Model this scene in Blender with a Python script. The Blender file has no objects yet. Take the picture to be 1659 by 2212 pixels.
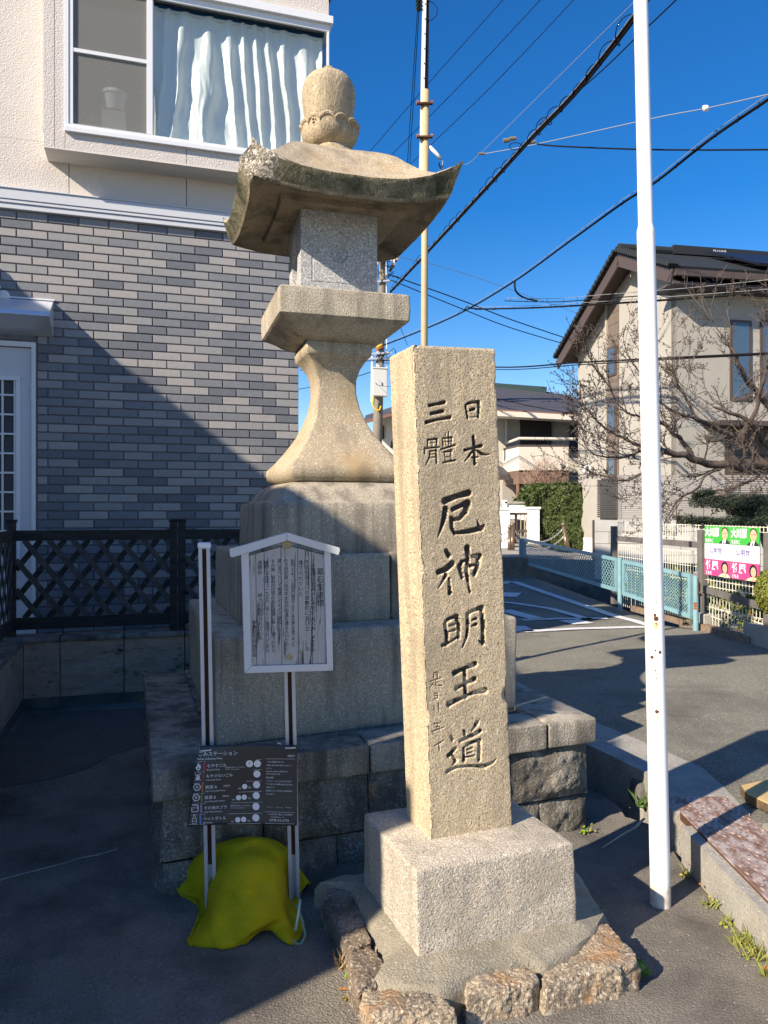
import bpy, bmesh, math, random
import numpy as np
from mathutils import Vector, Matrix, noise
random.seed(7)
scene = bpy.context.scene
C = scene.collection

# ------------------------------------------------------------------ camera, sky, sun, exposure
F = 1655.0; CX = 829.5; HY = 1106.0; EYE = 1.5       # calibrated lens: pixels of a 1659 x 2212 view
cam = bpy.data.cameras.new('camera'); camo = bpy.data.objects.new('camera', cam); C.objects.link(camo)
camo.location = (0, 0, EYE); camo.rotation_euler = (math.radians(90), 0, 0)
cam.sensor_fit = 'VERTICAL'; cam.sensor_height = 36; cam.lens = F / 2212 * 36
cam.clip_start = 0.05; cam.clip_end = 3000
scene.camera = camo

SUN = Vector((.755, .656, -.63)).normalized()         # the way the sunlight travels
world = bpy.data.worlds.new('World'); scene.world = world; world.use_nodes = True
wt = world.node_tree; wt.nodes.clear()
sky = wt.nodes.new('ShaderNodeTexSky'); sky.sky_type = 'NISHITA'; sky.sun_disc = False
sky.sun_elevation = math.asin(-SUN.z); sky.sun_rotation = math.atan2(-SUN.x, -SUN.y) % (2 * math.pi)
sky.altitude = 0; sky.air_density = 1.0; sky.dust_density = 0.15; sky.ozone_density = 4.0
bg = wt.nodes.new('ShaderNodeBackground'); bg.inputs[1].default_value = 0.115
wo = wt.nodes.new('ShaderNodeOutputWorld')
hs = wt.nodes.new('ShaderNodeHueSaturation'); hs.inputs['Saturation'].default_value = 1.42; hs.inputs['Hue'].default_value = .513; wt.links.new(sky.outputs[0], hs.inputs['Color'])
wt.links.new(hs.outputs[0], bg.inputs[0]); wt.links.new(bg.outputs[0], wo.inputs[0])
sl = bpy.data.lights.new('sun', 'SUN'); sl.energy = 4.5; sl.angle = math.radians(.5); sl.color = (1, .995, .985)
so = bpy.data.objects.new('sun', sl); C.objects.link(so); so.rotation_euler = SUN.to_track_quat('-Z', 'Y').to_euler()
scene.view_settings.view_transform = 'Standard'; scene.view_settings.look = 'None'
scene.view_settings.exposure = 0.9; scene.view_settings.gamma = 1; scene.view_settings.use_curve_mapping = False
scene.view_settings.use_white_balance = True; scene.view_settings.white_balance_temperature = 8500; scene.view_settings.white_balance_tint = 13
scene.render.engine = 'CYCLES'; scene.cycles.max_bounces = 8; scene.cycles.transparent_max_bounces = 12

# ------------------------------------------------------------------ measuring helpers
def at_y(dx, dy, Y): return Vector(((dx - CX) * Y / F, Y, EYE + (HY - dy) * Y / F))
def at_z(dx, dy, z):
    Y = (EYE - z) * F / (dy - HY); return Vector(((dx - CX) * Y / F, Y, z))
def on_wall(dx, dy, P, u):
    k = (dx - CX) / F; t = (k * P[1] - P[0]) / (u[0] - k * u[1]); Y = P[1] + t * u[1]
    return t, EYE + (HY - dy) * Y / F
Z = Vector((0, 0, 1))

# ------------------------------------------------------------------ materials
MATS = {}
def mat(name, col, rough=.7, col2=None, scale=8, metal=0, bump=0, bscale=60, lo=.35, hi=.65, spec=.4, detail=6,
        speck=None, sscale=300, slo=.6, shi=.66, stain=None, stscale=2, stlo=.5, sthi=.75, coat=0, stretch=None, em=None, streak=None, sk=.5):
    if name in MATS: return MATS[name]
    m = bpy.data.materials.new(name); m.use_nodes = True; nt = m.node_tree; N = nt.nodes; L = nt.links
    b = N['Principled BSDF']; b.inputs['Roughness'].default_value = rough; b.inputs['Metallic'].default_value = metal
    b.inputs['Specular IOR Level'].default_value = spec; b.inputs['Coat Weight'].default_value = coat
    tc = N.new('ShaderNodeTexCoord'); src = tc.outputs['Object']
    if stretch:
        mp = N.new('ShaderNodeMapping'); mp.inputs['Scale'].default_value = stretch; L.new(src, mp.inputs[0]); src = mp.outputs[0]
    def nz(s, d=detail, off=0):
        n = N.new('ShaderNodeTexNoise'); n.inputs['Scale'].default_value = s; n.inputs['Detail'].default_value = d
        n.inputs['Roughness'].default_value = .6
        L.new(src, n.inputs[0]); return n.outputs[0]
    def ramp(o, a, c):
        r = N.new('ShaderNodeMapRange'); r.inputs[1].default_value = a; r.inputs[2].default_value = c; r.clamp = True
        L.new(o, r.inputs[0]); return r.outputs[0]
    def mix(f, a, c, mode='MIX'):
        x = N.new('ShaderNodeMix'); x.data_type = 'RGBA'; x.blend_type = mode; L.new(f, x.inputs[0])
        for i, v in ((6, a), (7, c)):
            if isinstance(v, tuple): x.inputs[i].default_value = (*v, 1)
            else: L.new(v, x.inputs[i])
        return x.outputs[2]
    cur = col
    if col2: cur = mix(ramp(nz(scale), lo, hi), col, col2)
    if speck:
        for i, sc in enumerate(speck): cur = mix(ramp(nz(sscale * (1, .55, 1.6)[i], 2), slo, shi), cur, sc)
    if stain: cur = mix(ramp(nz(stscale, 8), stlo, sthi), cur, stain)
    if streak:
        mp2 = N.new('ShaderNodeMapping'); mp2.inputs['Scale'].default_value = (9, 9, .9); L.new(tc.outputs['Object'], mp2.inputs[0]); n2 = N.new('ShaderNodeTexNoise'); n2.inputs['Scale'].default_value = 1.5; n2.inputs['Detail'].default_value = 7; L.new(mp2.outputs[0], n2.inputs[0])
        ml = N.new('ShaderNodeMath'); ml.operation = 'MULTIPLY'; ml.inputs[1].default_value = sk; L.new(ramp(n2.outputs[0], .48, .68), ml.inputs[0]); cur = mix(ml.outputs[0], cur, streak)
    if isinstance(cur, tuple): b.inputs['Base Color'].default_value = (*cur, 1)
    else: L.new(cur, b.inputs['Base Color'])
    if bump:
        bp = N.new('ShaderNodeBump'); bp.inputs['Strength'].default_value = min(1, bump); bp.inputs['Distance'].default_value = .01 if bump <= 1 else .01 * bump
        L.new(nz(bscale, 5), bp.inputs['Height']); L.new(bp.outputs[0], b.inputs['Normal'])
    if em: b.inputs['Emission Color'].default_value = (*em, 1); b.inputs['Emission Strength'].default_value = 1
    MATS[name] = m; return m

GR = mat('granite_tan', streak=(.17, .14, .10), sk=0.5, col=(.46, .375, .255), rough=.85, col2=(.39, .325, .235), scale=5, bump=.55, bscale=170, speck=[(.12, .10, .085), (.62, .55, .43)], sscale=210, slo=.57, shi=.64,
         stain=(.40, .27, .13), stscale=3.2, stlo=.5, sthi=.8)
GR2 = mat('granite_grey_tan', streak=(.12, .105, .085), sk=0.75, col=(.42, .36, .27), rough=.85, col2=(.34, .305, .25), scale=4, bump=.5, bscale=190, speck=[(.11, .10, .095), (.56, .52, .45)], sscale=230, slo=.57, shi=.64,
          stain=(.21, .18, .14), stscale=2.2, stlo=.52, sthi=.78)
GRB = mat('granite_base', streak=(.24, .21, .17), sk=0.5, col=(.56, .49, .395), rough=.85, col2=(.48, .425, .345), scale=5, bump=.9, bscale=150, speck=[(.16, .15, .15), (.66, .61, .55)], sscale=190, slo=.56, shi=.63,
          stain=(.33, .29, .23), stscale=3, stlo=.55, sthi=.8)
GRG = mat('granite_grey', (.40, .41, .41), .8, (.34, .35, .355), 9, bump=.25, bscale=200, speck=[(.13, .14, .15), (.58, .59, .6)], sscale=170, slo=.54, shi=.62)
GRW = mat('granite_weathered', streak=(.07, .065, .055), sk=0.8, col=(.33, .295, .245), rough=.9, col2=(.22, .20, .17), scale=6, bump=.9, bscale=90, speck=[(.10, .09, .085), (.46, .42, .36)], sscale=200, slo=.57, shi=.64,
          stain=(.07, .065, .055), stscale=4.5, stlo=.46, sthi=.66)
MOSS = mat('granite_mossy', (.27, .235, .16), .95, (.11, .11, .06), 9, bump=1, bscale=70, speck=[(.06, .06, .04), (.33, .30, .22)], sscale=190, slo=.56, shi=.66,
           stain=(.035, .04, .018), stscale=6, stlo=.44, sthi=.62, stretch=(1, 1, .5))
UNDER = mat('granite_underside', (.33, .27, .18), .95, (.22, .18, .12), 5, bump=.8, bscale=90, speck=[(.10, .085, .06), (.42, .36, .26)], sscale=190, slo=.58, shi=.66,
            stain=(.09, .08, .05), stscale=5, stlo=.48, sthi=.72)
BROKEN = mat('granite_broken', (.42, .38, .31), .95, (.12, .11, .09), 22, bump=1.5, bscale=80, speck=[(.09, .085, .07), (.60, .56, .49)], sscale=110, slo=.52, shi=.6)
ROCK = mat('rough_stone', streak=(.06, .055, .045), sk=0.7, col=(.27, .25, .21), rough=.9, col2=(.13, .12, .10), scale=8, bump=1.1, bscale=70, speck=[(.08, .075, .065), (.36, .34, .30)], sscale=160, slo=.55, shi=.65,
           stain=(.055, .05, .04), stscale=3.5, stlo=.52, sthi=.7)
ORANGE = mat('rough_stone_rusty', (.42, .345, .25), .9, (.19, .155, .12), 13, bump=1, bscale=90, speck=[(.13, .09, .06), (.55, .47, .36)], sscale=150, slo=.54, shi=.64,
             stain=(.38, .20, .085), stscale=7, stlo=.5, sthi=.68)
MORTAR = mat('mortar', (.35, .315, .245), .95, (.25, .225, .175), 6, bump=1, bscale=140, speck=[(.13, .12, .10), (.42, .40, .34)], sscale=150, slo=.6, shi=.68)
JOINT = mat('joint_dark', (.05, .047, .042), .95)
ASPH = mat('forecourt_asphalt', (.30, .272, .228), .95, (.22, .202, .172), 3.5, bump=2.2, bscale=120, speck=[(.065, .06, .055), (.40, .375, .33), (.10, .095, .085)], sscale=210, slo=.59, shi=.68,
           stain=(.12, .11, .095), stscale=2.2, stlo=.47, sthi=.66)
ROAD = mat('road_asphalt', (.255, .245, .20), .95, (.205, .198, .165), 2, bump=2, bscale=110, speck=[(.06, .058, .05), (.38, .37, .32)], sscale=130, slo=.58, shi=.66,
           stain=(.115, .11, .095), stscale=1.4, stlo=.5, sthi=.72)
CONC = mat('concrete', (.36, .345, .31), .9, (.27, .26, .235), 7, bump=.7, bscale=90, speck=[(.17, .16, .14), (.5, .48, .42)], sscale=120, slo=.62, shi=.7, stain=(.33, .27, .16), stscale=4, stlo=.6, sthi=.75)
CONCD = mat('concrete_dark', (.17, .165, .15), .95, (.10, .10, .09), 6, bump=.8, bscale=60, stain=(.04, .04, .035), stscale=2)
BLOCKM = mat('block_wall', (.55, .54, .51), .9, (.47, .465, .44), 4, bump=.5, bscale=60)
PAINT = mat('road_paint', (.68, .69, .70), .8, (.55, .56, .57), 12, bump=.3, bscale=150, speck=[(.3, .3, .3)], sscale=90, slo=.62, shi=.7)
STUCCO = mat('stucco_cream', (.63, .59, .555), .9, (.60, .56, .53), 6, bump=.9, bscale=75, spec=.2)
STUCCO2 = mat('stucco_cream_smooth', (.62, .57, .52), .9, bump=.5, bscale=90, spec=.2)
TRIM = mat('white_trim', (.56, .59, .63), .45, spec=.5)
ALU = mat('white_aluminium', (.70, .73, .76), .35, spec=.6)
ALUG = mat('grey_aluminium', (.42, .45, .5), .4, metal=.3)
BR = [mat('tile_light', (.345, .335, .33), .6, (.315, .305, .30), 20, bump=.2, bscale=120),
      mat('tile_mid', (.20, .215, .235), .6, (.175, .19, .21), 20, bump=.2, bscale=120),
      mat('tile_dark', (.145, .158, .18), .6, (.13, .143, .165), 20, bump=.2, bscale=120),
      mat('tile_grey', (.285, .29, .295), .6, (.26, .265, .27), 20, bump=.2, bscale=120)]
GROUT = mat('tile_grout', (.15, .14, .15), .9)
DWOOD = mat('dark_stained_wood', (.06, .048, .04), .8, (.022, .02, .018), 6, bump=.6, bscale=60, stretch=(1, 1, 6), stain=(.12, .075, .05), stscale=9, stlo=.6, sthi=.8)
DWOOD2 = mat('dark_weathered_slat', (.12, .105, .092), .85, (.06, .052, .045), 12, bump=.6, bscale=70)
RIVEN = mat('riven_stone_tile', (.50, .34, .25), .9, (.42, .29, .215), 4, bump=2.8, bscale=9, stain=(.06, .045, .035), stscale=6, stlo=.6, sthi=.7, stretch=(1, 1, 1.8))
COPE = mat('coping_stone', (.30, .26, .22), .9, (.14, .12, .10), 10, bump=1.2, bscale=30, stain=(.05, .045, .04), stscale=5)
STEEL = mat('galvanised_steel', (.50, .53, .58), .45, (.44, .47, .52), 12, metal=.35, spec=.5)
RUST = mat('rust', (.11, .045, .025), .9, (.07, .03, .02), 15, bump=.5)
RUSTY = mat('rusty_streak', (.40, .19, .06), .9, (.2, .08, .03), 20)
WPOLE = mat('white_pole_paint', (.83, .83, .83), .35, spec=.5, stain=(.62, .60, .56), stscale=5, stlo=.66, sthi=.85)
BPIPE = mat('beige_pipe_paint', (.45, .36, .22), .55, (.40, .32, .19), 14)
CPOLE = mat('utility_pole_concrete', (.22, .19, .15), .9, (.18, .16, .13), 4, bump=.3)
BLACK = mat('black_cable', (.008, .008, .009), .8, spec=.1)
GREYW = mat('grey_wire', (.25, .27, .28), .5)
CERAM = mat('white_ceramic', (.8, .8, .78), .25)
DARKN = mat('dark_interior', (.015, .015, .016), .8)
INK = mat('black_ink', (.012, .011, .012), .6)
TANH = mat('tan_stucco', (.365, .35, .315), .9, (.34, .325, .295), 5, bump=1, bscale=40, spec=.15)
BROWN = mat('brown_trim', (.075, .055, .05), .5)
SIDING = mat('brown_siding', (.17, .135, .11), .6, (.14, .11, .09), 6)
RTILE = mat('black_roof_tile', (.022, .027, .03), .7, spec=.25)
LOUV = mat('silver_louvre', (.62, .59, .56), .4, metal=.15)
LOUV_SHADED = mat('shaded_louvre', (.12, .115, .115), .5)  # louvre colour darkened to carry the shade of the end return
LBLUE = mat('light_blue_paint', (.19, .37, .41), .5, (.15, .31, .36), 9, stain=(.30, .13, .06), stscale=7, stlo=.68, sthi=.72)
WMESH = mat('cream_wire_coating', (.75, .74, .60), .5)
GPOST = mat('grey_plastic_post', (.15, .14, .13), .7, (.11, .105, .10), 8, bump=.4)
LEAFD = mat('pine_needles', (.035, .06, .035), .8, (.02, .035, .02), 14)
LEAFH = mat('hedge_leaf', (.07, .10, .02), .6, (.025, .042, .012), 18)
LEAFB = mat('shrub_leaf', (.20, .22, .035), .7, (.08, .10, .02), 20)
LEAFW = mat('weed_leaf', (.22, .36, .03), .5, (.11, .2, .02), 30)
BARK = mat('plum_bark', (.12, .09, .075), .9, (.06, .045, .038), 14, bump=.8, bscale=60)
TWIG = mat('plum_twig', (.085, .065, .055), .8)
DRYL = mat('dry_leaf', (.42, .19, .07), .8, (.28, .12, .04), 30)
LGREY = mat('box_grey_paint', (.62, .63, .60), .5)
YEL = mat('yellow_cable_cover', (.75, .45, .04), .5)
HWALL = mat('far_house_wall', (.56, .53, .47), .9)
HWALLD = mat('far_house_wall_beige', (.45, .42, .36), .9)
SLATE = mat('slate_roof', (.075, .075, .085), .7, (.055, .055, .062), 12, bump=.5, bscale=25)
WPAINT = mat('white_wall_paint', (.80, .79, .77), .8)
BRONZE = mat('bronze_post', (.20, .145, .105), .4, metal=.6)
CHAIN = mat('chain_steel', (.45, .45, .43), .4, metal=.7)

def glass_mat(name, tint, gloss=.12):
    m = bpy.data.materials.new(name); m.use_nodes = True; nt = m.node_tree; N = nt.nodes; L = nt.links; N.clear()
    tr = N.new('ShaderNodeBsdfTransparent'); tr.inputs[0].default_value = (*tint, 1)
    gl = N.new('ShaderNodeBsdfGlossy'); gl.inputs['Roughness'].default_value = .02
    lw = N.new('ShaderNodeLayerWeight'); lw.inputs[0].default_value = .5
    pw = N.new('ShaderNodeMath'); pw.operation = 'POWER'; pw.inputs[1].default_value = 4; L.new(lw.outputs['Facing'], pw.inputs[0])
    fr = N.new('ShaderNodeMath'); fr.operation = 'MULTIPLY_ADD'; fr.inputs[1].default_value = .7; fr.inputs[2].default_value = .03; L.new(pw.outputs[0], fr.inputs[0])
    mx = N.new('ShaderNodeMixShader'); o = N.new('ShaderNodeOutputMaterial')
    L.new(fr.outputs[0], mx.inputs[0]); L.new(tr.outputs[0], mx.inputs[1]); L.new(gl.outputs[0], mx.inputs[2]); L.new(mx.outputs[0], o.inputs[0])
    return m
GLASS = glass_mat('window_glass', (.90, .94, .94))
def screen_mat():
    m = bpy.data.materials.new('insect_screen'); m.use_nodes = True; nt = m.node_tree; N = nt.nodes; L = nt.links; N.clear()
    tr = N.new('ShaderNodeBsdfTransparent'); df = N.new('ShaderNodeBsdfDiffuse'); df.inputs[0].default_value = (.30, .30, .285, 1)
    mx = N.new('ShaderNodeMixShader'); mx.inputs[0].default_value = .38; o = N.new('ShaderNodeOutputMaterial')
    L.new(tr.outputs[0], mx.inputs[1]); L.new(df.outputs[0], mx.inputs[2]); L.new(mx.outputs[0], o.inputs[0]); return m
SCREEN = screen_mat()
WGLASS = mat('dark_reflecting_glass', (.05, .09, .14), .06, spec=1)

# ------------------------------------------------------------------ object helpers
def tag(o, label=None, cat=None, group=None, kind=None):
    if label: o['label'] = label
    if cat: o['category'] = cat
    if group: o['group'] = group
    if kind: o['kind'] = kind
    return o
def thing(name, loc, label, cat, group=None):
    o = bpy.data.objects.new(name, None); C.objects.link(o); o.location = loc; o.empty_display_size = .1
    return tag(o, label, cat, group)
def parent(o, p):
    if p is not None:
        o.parent = p
        w = Vector(); q = p
        while q is not None: w += Vector(q.location); q = q.parent
        if p.type == 'EMPTY' or Vector(p.location).length: o.matrix_parent_inverse = Matrix.Translation(-world_loc(p))
    return o
def world_loc(p):
    # every parent in this scene is either an unrotated Empty or a mesh whose own origin is the world origin
    return Vector(p.location) if p.type == 'EMPTY' else Vector((0, 0, 0))
def mobj(name, V, Fc, m, p=None, smooth=False, mi=None):
    me = bpy.data.meshes.new(name); me.from_pydata([tuple(v) for v in V], [], Fc)
    for x in (m if isinstance(m, (list, tuple)) else [m]): me.materials.append(x)
    if mi is not None: me.polygons.foreach_set('material_index', mi)
    if smooth: me.polygons.foreach_set('use_smooth', [True] * len(me.polygons))
    me.update()
    o = bpy.data.objects.new(name, me); C.objects.link(o)
    return parent(o, p)
def link_copy(o, loc, p=None, rot=None):
    c = o.copy(); C.objects.link(c); c.location = loc
    if rot is not None: c.rotation_euler = rot
    if p is not None: parent(c, p)
    return c
class MB:
    def __init__(s): s.V = []; s.F = []; s.I = []
    def add(s, V, Fc, i=0):
        n = len(s.V); s.V += [Vector(v) for v in V]; s.F += [tuple(k + n for k in f) for f in Fc]; s.I += [i] * len(Fc); return s
    def hexa(s, b, t, i=0):
        return s.add(list(b) + list(t), [(3, 2, 1, 0), (4, 5, 6, 7), (0, 1, 5, 4), (1, 2, 6, 5), (2, 3, 7, 6), (3, 0, 4, 7)], i)
    def box(s, o, a, b, c, i=0):
        o, a, b, c = map(Vector, (o, a, b, c))
        if a.cross(b).dot(c) < 0: a, b = b, a
        return s.hexa([o, o + a, o + a + b, o + b], [o + c, o + a + c, o + a + b + c, o + b + c], i)
    def bar(s, p, q, w, h, i=0, up=Z):
        p, q = Vector(p), Vector(q); d = (q - p).normalized(); x = d.cross(up)
        x = x.normalized() if x.length > 1e-4 else Vector((1, 0, 0)); y = x.cross(d)
        return s.box(p - x * w / 2 - y * h / 2, x * w, y * h, q - p, i)
    def tube(s, pts, r, n=8, i=0, cap=True):
        pts = [Vector(p) for p in pts]; R = r if isinstance(r, (list, tuple)) else [r] * len(pts)
        V = []; ref = None
        for k, p in enumerate(pts):
            d = (pts[min(k + 1, len(pts) - 1)] - pts[max(k - 1, 0)]).normalized()
            if ref is None: ref = d.orthogonal().normalized()
            ref = (ref - d * ref.dot(d)); ref = ref.normalized() if ref.length > 1e-5 else d.orthogonal().normalized()
            y = d.cross(ref)
            V += [p + (ref * math.cos(a) + y * math.sin(a)) * R[k] for a in [2 * math.pi * j / n for j in range(n)]]
        Fc = [(k * n + j, k * n + (j + 1) % n, (k + 1) * n + (j + 1) % n, (k + 1) * n + j) for k in range(len(pts) - 1) for j in range(n)]
        if cap: Fc += [tuple(range(n))[::-1], tuple(range((len(pts) - 1) * n, len(pts) * n))]
        return s.add(V, Fc, i)
    def prism(s, poly, d, i=0):
        d = Vector(d); n = len(poly); P = [Vector(p) for p in poly]
        return s.add(P + [p + d for p in P], [tuple(range(n))[::-1], tuple(range(n, 2 * n))] + [(k, (k + 1) % n, (k + 1) % n + n, k + n) for k in range(n)], i)
    def loft(s, loops, i=0, capb=True, capt=True, idx=None):
        n = len(loops[0]); V = [v for l in loops for v in l]
        m0 = len(s.V); s.V += [Vector(v) for v in V]
        for k in range(len(loops) - 1):
            for j in range(n):
                s.F.append((m0 + k * n + j, m0 + k * n + (j + 1) % n, m0 + (k + 1) * n + (j + 1) % n, m0 + (k + 1) * n + j)); s.I.append(idx[k] if idx else i)
        if capb: s.F.append(tuple(m0 + j for j in range(n))[::-1]); s.I.append(idx[0] if idx else i)
        if capt: s.F.append(tuple(m0 + (len(loops) - 1) * n + j for j in range(n))); s.I.append(idx[-1] if idx else i)
        return s
    def build(s, name, m, p=None, smooth=False, fix=False):
        o = mobj(name, s.V, s.F, m, p, smooth, s.I if isinstance(m, (list, tuple)) else None)
        if fix:
            bm = bmesh.new(); bm.from_mesh(o.data); bmesh.ops.recalc_face_normals(bm, faces=bm.faces[:]); bm.to_mesh(o.data); bm.free()
        return o
def bevel(o, w, seg=2, angle=40):
    b = o.modifiers.new('bevel', 'BEVEL'); b.width = w; b.segments = seg; b.limit_method = 'ANGLE'; b.angle_limit = math.radians(angle)
    return o
def autosmooth(o, deg=40):
    o.data.polygons.foreach_set('use_smooth', [True] * len(o.data.polygons))
    bm = bmesh.new(); bm.from_mesh(o.data)
    for e in bm.edges:
        if len(e.link_faces) == 2 and e.calc_face_angle(0) > math.radians(deg): e.smooth = False
    bm.to_mesh(o.data); bm.free(); return o
def nse(p, s, seed=0): return noise.fractal(Vector(p) * s + Vector((seed * 7.3, seed * 3.1, seed)), 1.0, 2.1, 4)
def quadloop(c, r, n, z=None, amp=0, s=9, seed=0):
    """closed loop of points round a quad with rounded corners"""
    out = []; m = len(c)
    for k in range(m):
        P, Q, R = Vector(c[k - 1]), Vector(c[k]), Vector(c[(k + 1) % m])
        a = (P - Q).normalized(); b = (R - Q).normalized()
        s0 = Q + a * r; s1 = Q + b * r
        for j in range(4):
            t = j / 3; out.append((s0 * (1 - t) ** 2 + Q * 2 * t * (1 - t) + s1 * t * t))
        e = R - b * r
        for j in range(1, n): out.append(s1.lerp(e, j / n))
    if z is not None: out = [Vector((p.x, p.y, z)) for p in out]
    if amp:
        cen = sum(out, Vector()) / len(out)
        res = []
        for p in out:
            d = (p - cen); d.z = 0; d.normalize(); res.append(p + d * amp * nse(p, s, seed))
        out = res
    return out
def block(name, b4, t4, m, p, r=.012, n=14, lv=8, amp=.002, s=9, seed=0, top_r=None):
    """stone block: rounded edges, slightly uneven faces, corners b4 (bottom) and t4 (top) given as points"""
    tr = top_r or r; H = (Vector(t4[0]) - Vector(b4[0])).length
    loops = []
    ts = [(0, 1)] + [(tr * .3 / H, .35), (tr / H, 0)] + [(tr / H + (1 - 2 * tr / H) * k / lv, 0) for k in range(1, lv)] + [(1 - tr / H, 0), (1 - tr * .3 / H, .35), (1, 1)]
    for t, ins in ts:
        c = [Vector(b).lerp(Vector(q), t) for b, q in zip(b4, t4)]
        cen = sum(c, Vector()) / len(c)
        if ins:
            c = [x + (cen - x).normalized() * ins * tr * 1.2 for x in c]
        loops.append(quadloop(c, r, n, None, amp, s, seed))
    mb = MB(); mb.loft(loops)
    return autosmooth(mb.build(name, m, p), 50)
def P3(x, y, z): return Vector((x, y, z))
def text_tris(body, size, align='CENTER', spacing=1.0, line=1.0, bold=0, res=2):
    c = bpy.data.curves.new('t', 'FONT'); c.body = body; c.size = size; c.align_x = align; c.align_y = 'CENTER'
    c.space_character = spacing; c.space_line = line; c.offset = bold; c.resolution_u = res
    o = bpy.data.objects.new('t', c); C.objects.link(o)
    dg = bpy.context.evaluated_depsgraph_get(); dg.update()
    me = bpy.data.meshes.new_from_object(o.evaluated_get(dg))
    me.calc_loop_triangles()
    V = [v.co.copy() for v in me.vertices]; Fc = [tuple(t.vertices) for t in me.loop_triangles]
    bpy.data.objects.remove(o); bpy.data.curves.remove(c); bpy.data.meshes.remove(me)
    return V, Fc
class Print:
    """flat print gathered on a surface given by a mapping (x, y) -> world point"""
    def __init__(s, f, lift=.0008): s.f = f; s.mb = {}; s.lift = lift
    def text(s, key, body, x, y, size, align='LEFT', bold=0, spacing=1.0, line=1.0, sx=1.0):
        V, Fc = text_tris(body, size, align, spacing, line, bold)
        s.mb.setdefault(key, MB()).add([s.f(x + v.x * sx, y + v.y, s.lift) for v in V], Fc)
    def poly(s, key, pts, lift=None):
        n = len(pts); s.mb.setdefault(key, MB()).add([s.f(x, y, lift or s.lift) for x, y in pts], [tuple(range(n))])
    def rect(s, key, x0, y0, x1, y1, lift=None, n=1):
        for k in range(n):
            a = x0 + (x1 - x0) * k / n; b = x0 + (x1 - x0) * (k + 1) / n
            s.poly(key, [(a, y0), (b, y0), (b, y1), (a, y1)], lift)
    def disc(s, key, x, y, r, lift=None, n=20, ry=None):
        s.poly(key, [(x + r * math.cos(2 * math.pi * k / n), y + (ry or r) * math.sin(2 * math.pi * k / n)) for k in range(n)], lift)
    def line(s, key, pts, w, lift=None):
        for (x0, y0), (x1, y1) in zip(pts, pts[1:]):
            dx, dy = x1 - x0, y1 - y0; l = math.hypot(dx, dy) or 1; nx, ny = -dy / l * w / 2, dx / l * w / 2
            s.poly(key, [(x0 - nx, y0 - ny), (x1 - nx, y1 - ny), (x1 + nx, y1 + ny), (x0 + nx, y0 + ny)], lift)
    def build(s, mats, p, names=None):
        for k, mb in s.mb.items():
            mb.build((names or {}).get(k, 'lettering'), mats[k], p)

# ------------------------------------------------------------------ ground, kerb, road
def slab(name, poly, z0, m, p=None, zf=None, kind='structure', label=None):
    top = [P3(x, y, (zf(x, y) if zf else z0[1])) for x, y in poly]; bot = [P3(x, y, z0[0]) for x, y in poly]
    n = len(poly); mb = MB()
    mb.add(bot + top, [tuple(range(n))[::-1], tuple(range(n, 2 * n))] + [(k, (k + 1) % n, (k + 1) % n + n, k + n) for k in range(n)])
    o = mb.build(name, m, p, fix=True)
    if p is None: o['kind'] = kind
    return o
gm = mat('ground_earth', (.26, .23, .19), .95, (.20, .18, .15), 2, bump=.5, bscale=10)
mobj('ground', [(-900, -900, -1.25), (900, -900, -1.25), (900, 900, -1.25), (-900, 900, -1.25)], [(0, 1, 2, 3)], gm)['kind'] = 'structure'
K = [(1.30, -2.5), (1.30, 2.4), (1.30, 3.35), (1.36, 4.02), (1.20, 4.46), (.92, 5.1), (.52, 6.2), (.05, 7.6), (-.5, 9.5), (-1.0, 15.6)]   # front edge of the kerb
def rz(x, y):
    s = min(1, max(0, (y - 4.3) / 3.5)); return .135 + .075 * s * s * (3 - 2 * s)
# forecourt: one gently uneven sheet that ends at the ditch before the kerb
def gz(x, y):
    z = -.035 * min(1, max(0, (x - .35) / .6)) * (1 if y > 2.9 else max(0, (y - 2.2) / .7)) + .02 * min(1, max(0, -x - .5)) 
    return z + .006 * nse((x, y, 0), 1.6)
def inside_k(y):
    for (xa, ya), (xb, yb) in zip(K, K[1:]):
        if ya <= y <= yb: return xa + (xb - xa) * (y - ya) / (yb - ya)
    return K[-1][0]
V = []; Fc = []; ys = [-2.5 + .12 * k for k in range(100)]; nx = 70
for y in ys:
    x1 = inside_k(y) - (0 if y < 3.75 else .0 if y < 3.85 else .13); x0 = -9
    for j in range(nx + 1):
        t = j / nx; x = x1 - (x1 - x0) * (t ** 1.8); V.append((x, y, gz(x, y)))
for a in range(len(ys) - 1):
    for j in range(nx): k = a * (nx + 1) + j; Fc.append((k + 1, k, k + nx + 1, k + nx + 2))
# skirt so that the sheet has an edge towards the ditch
n0 = len(V)
for a in range(len(ys)): v = V[a * (nx + 1)]; V.append((v[0], v[1], -.9))
for a in range(len(ys) - 1): Fc.append((a * (nx + 1), n0 + a, n0 + a + 1, (a + 1) * (nx + 1)))
mobj('forecourt', V, Fc, ASPH, smooth=True)['kind'] = 'structure'
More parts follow.
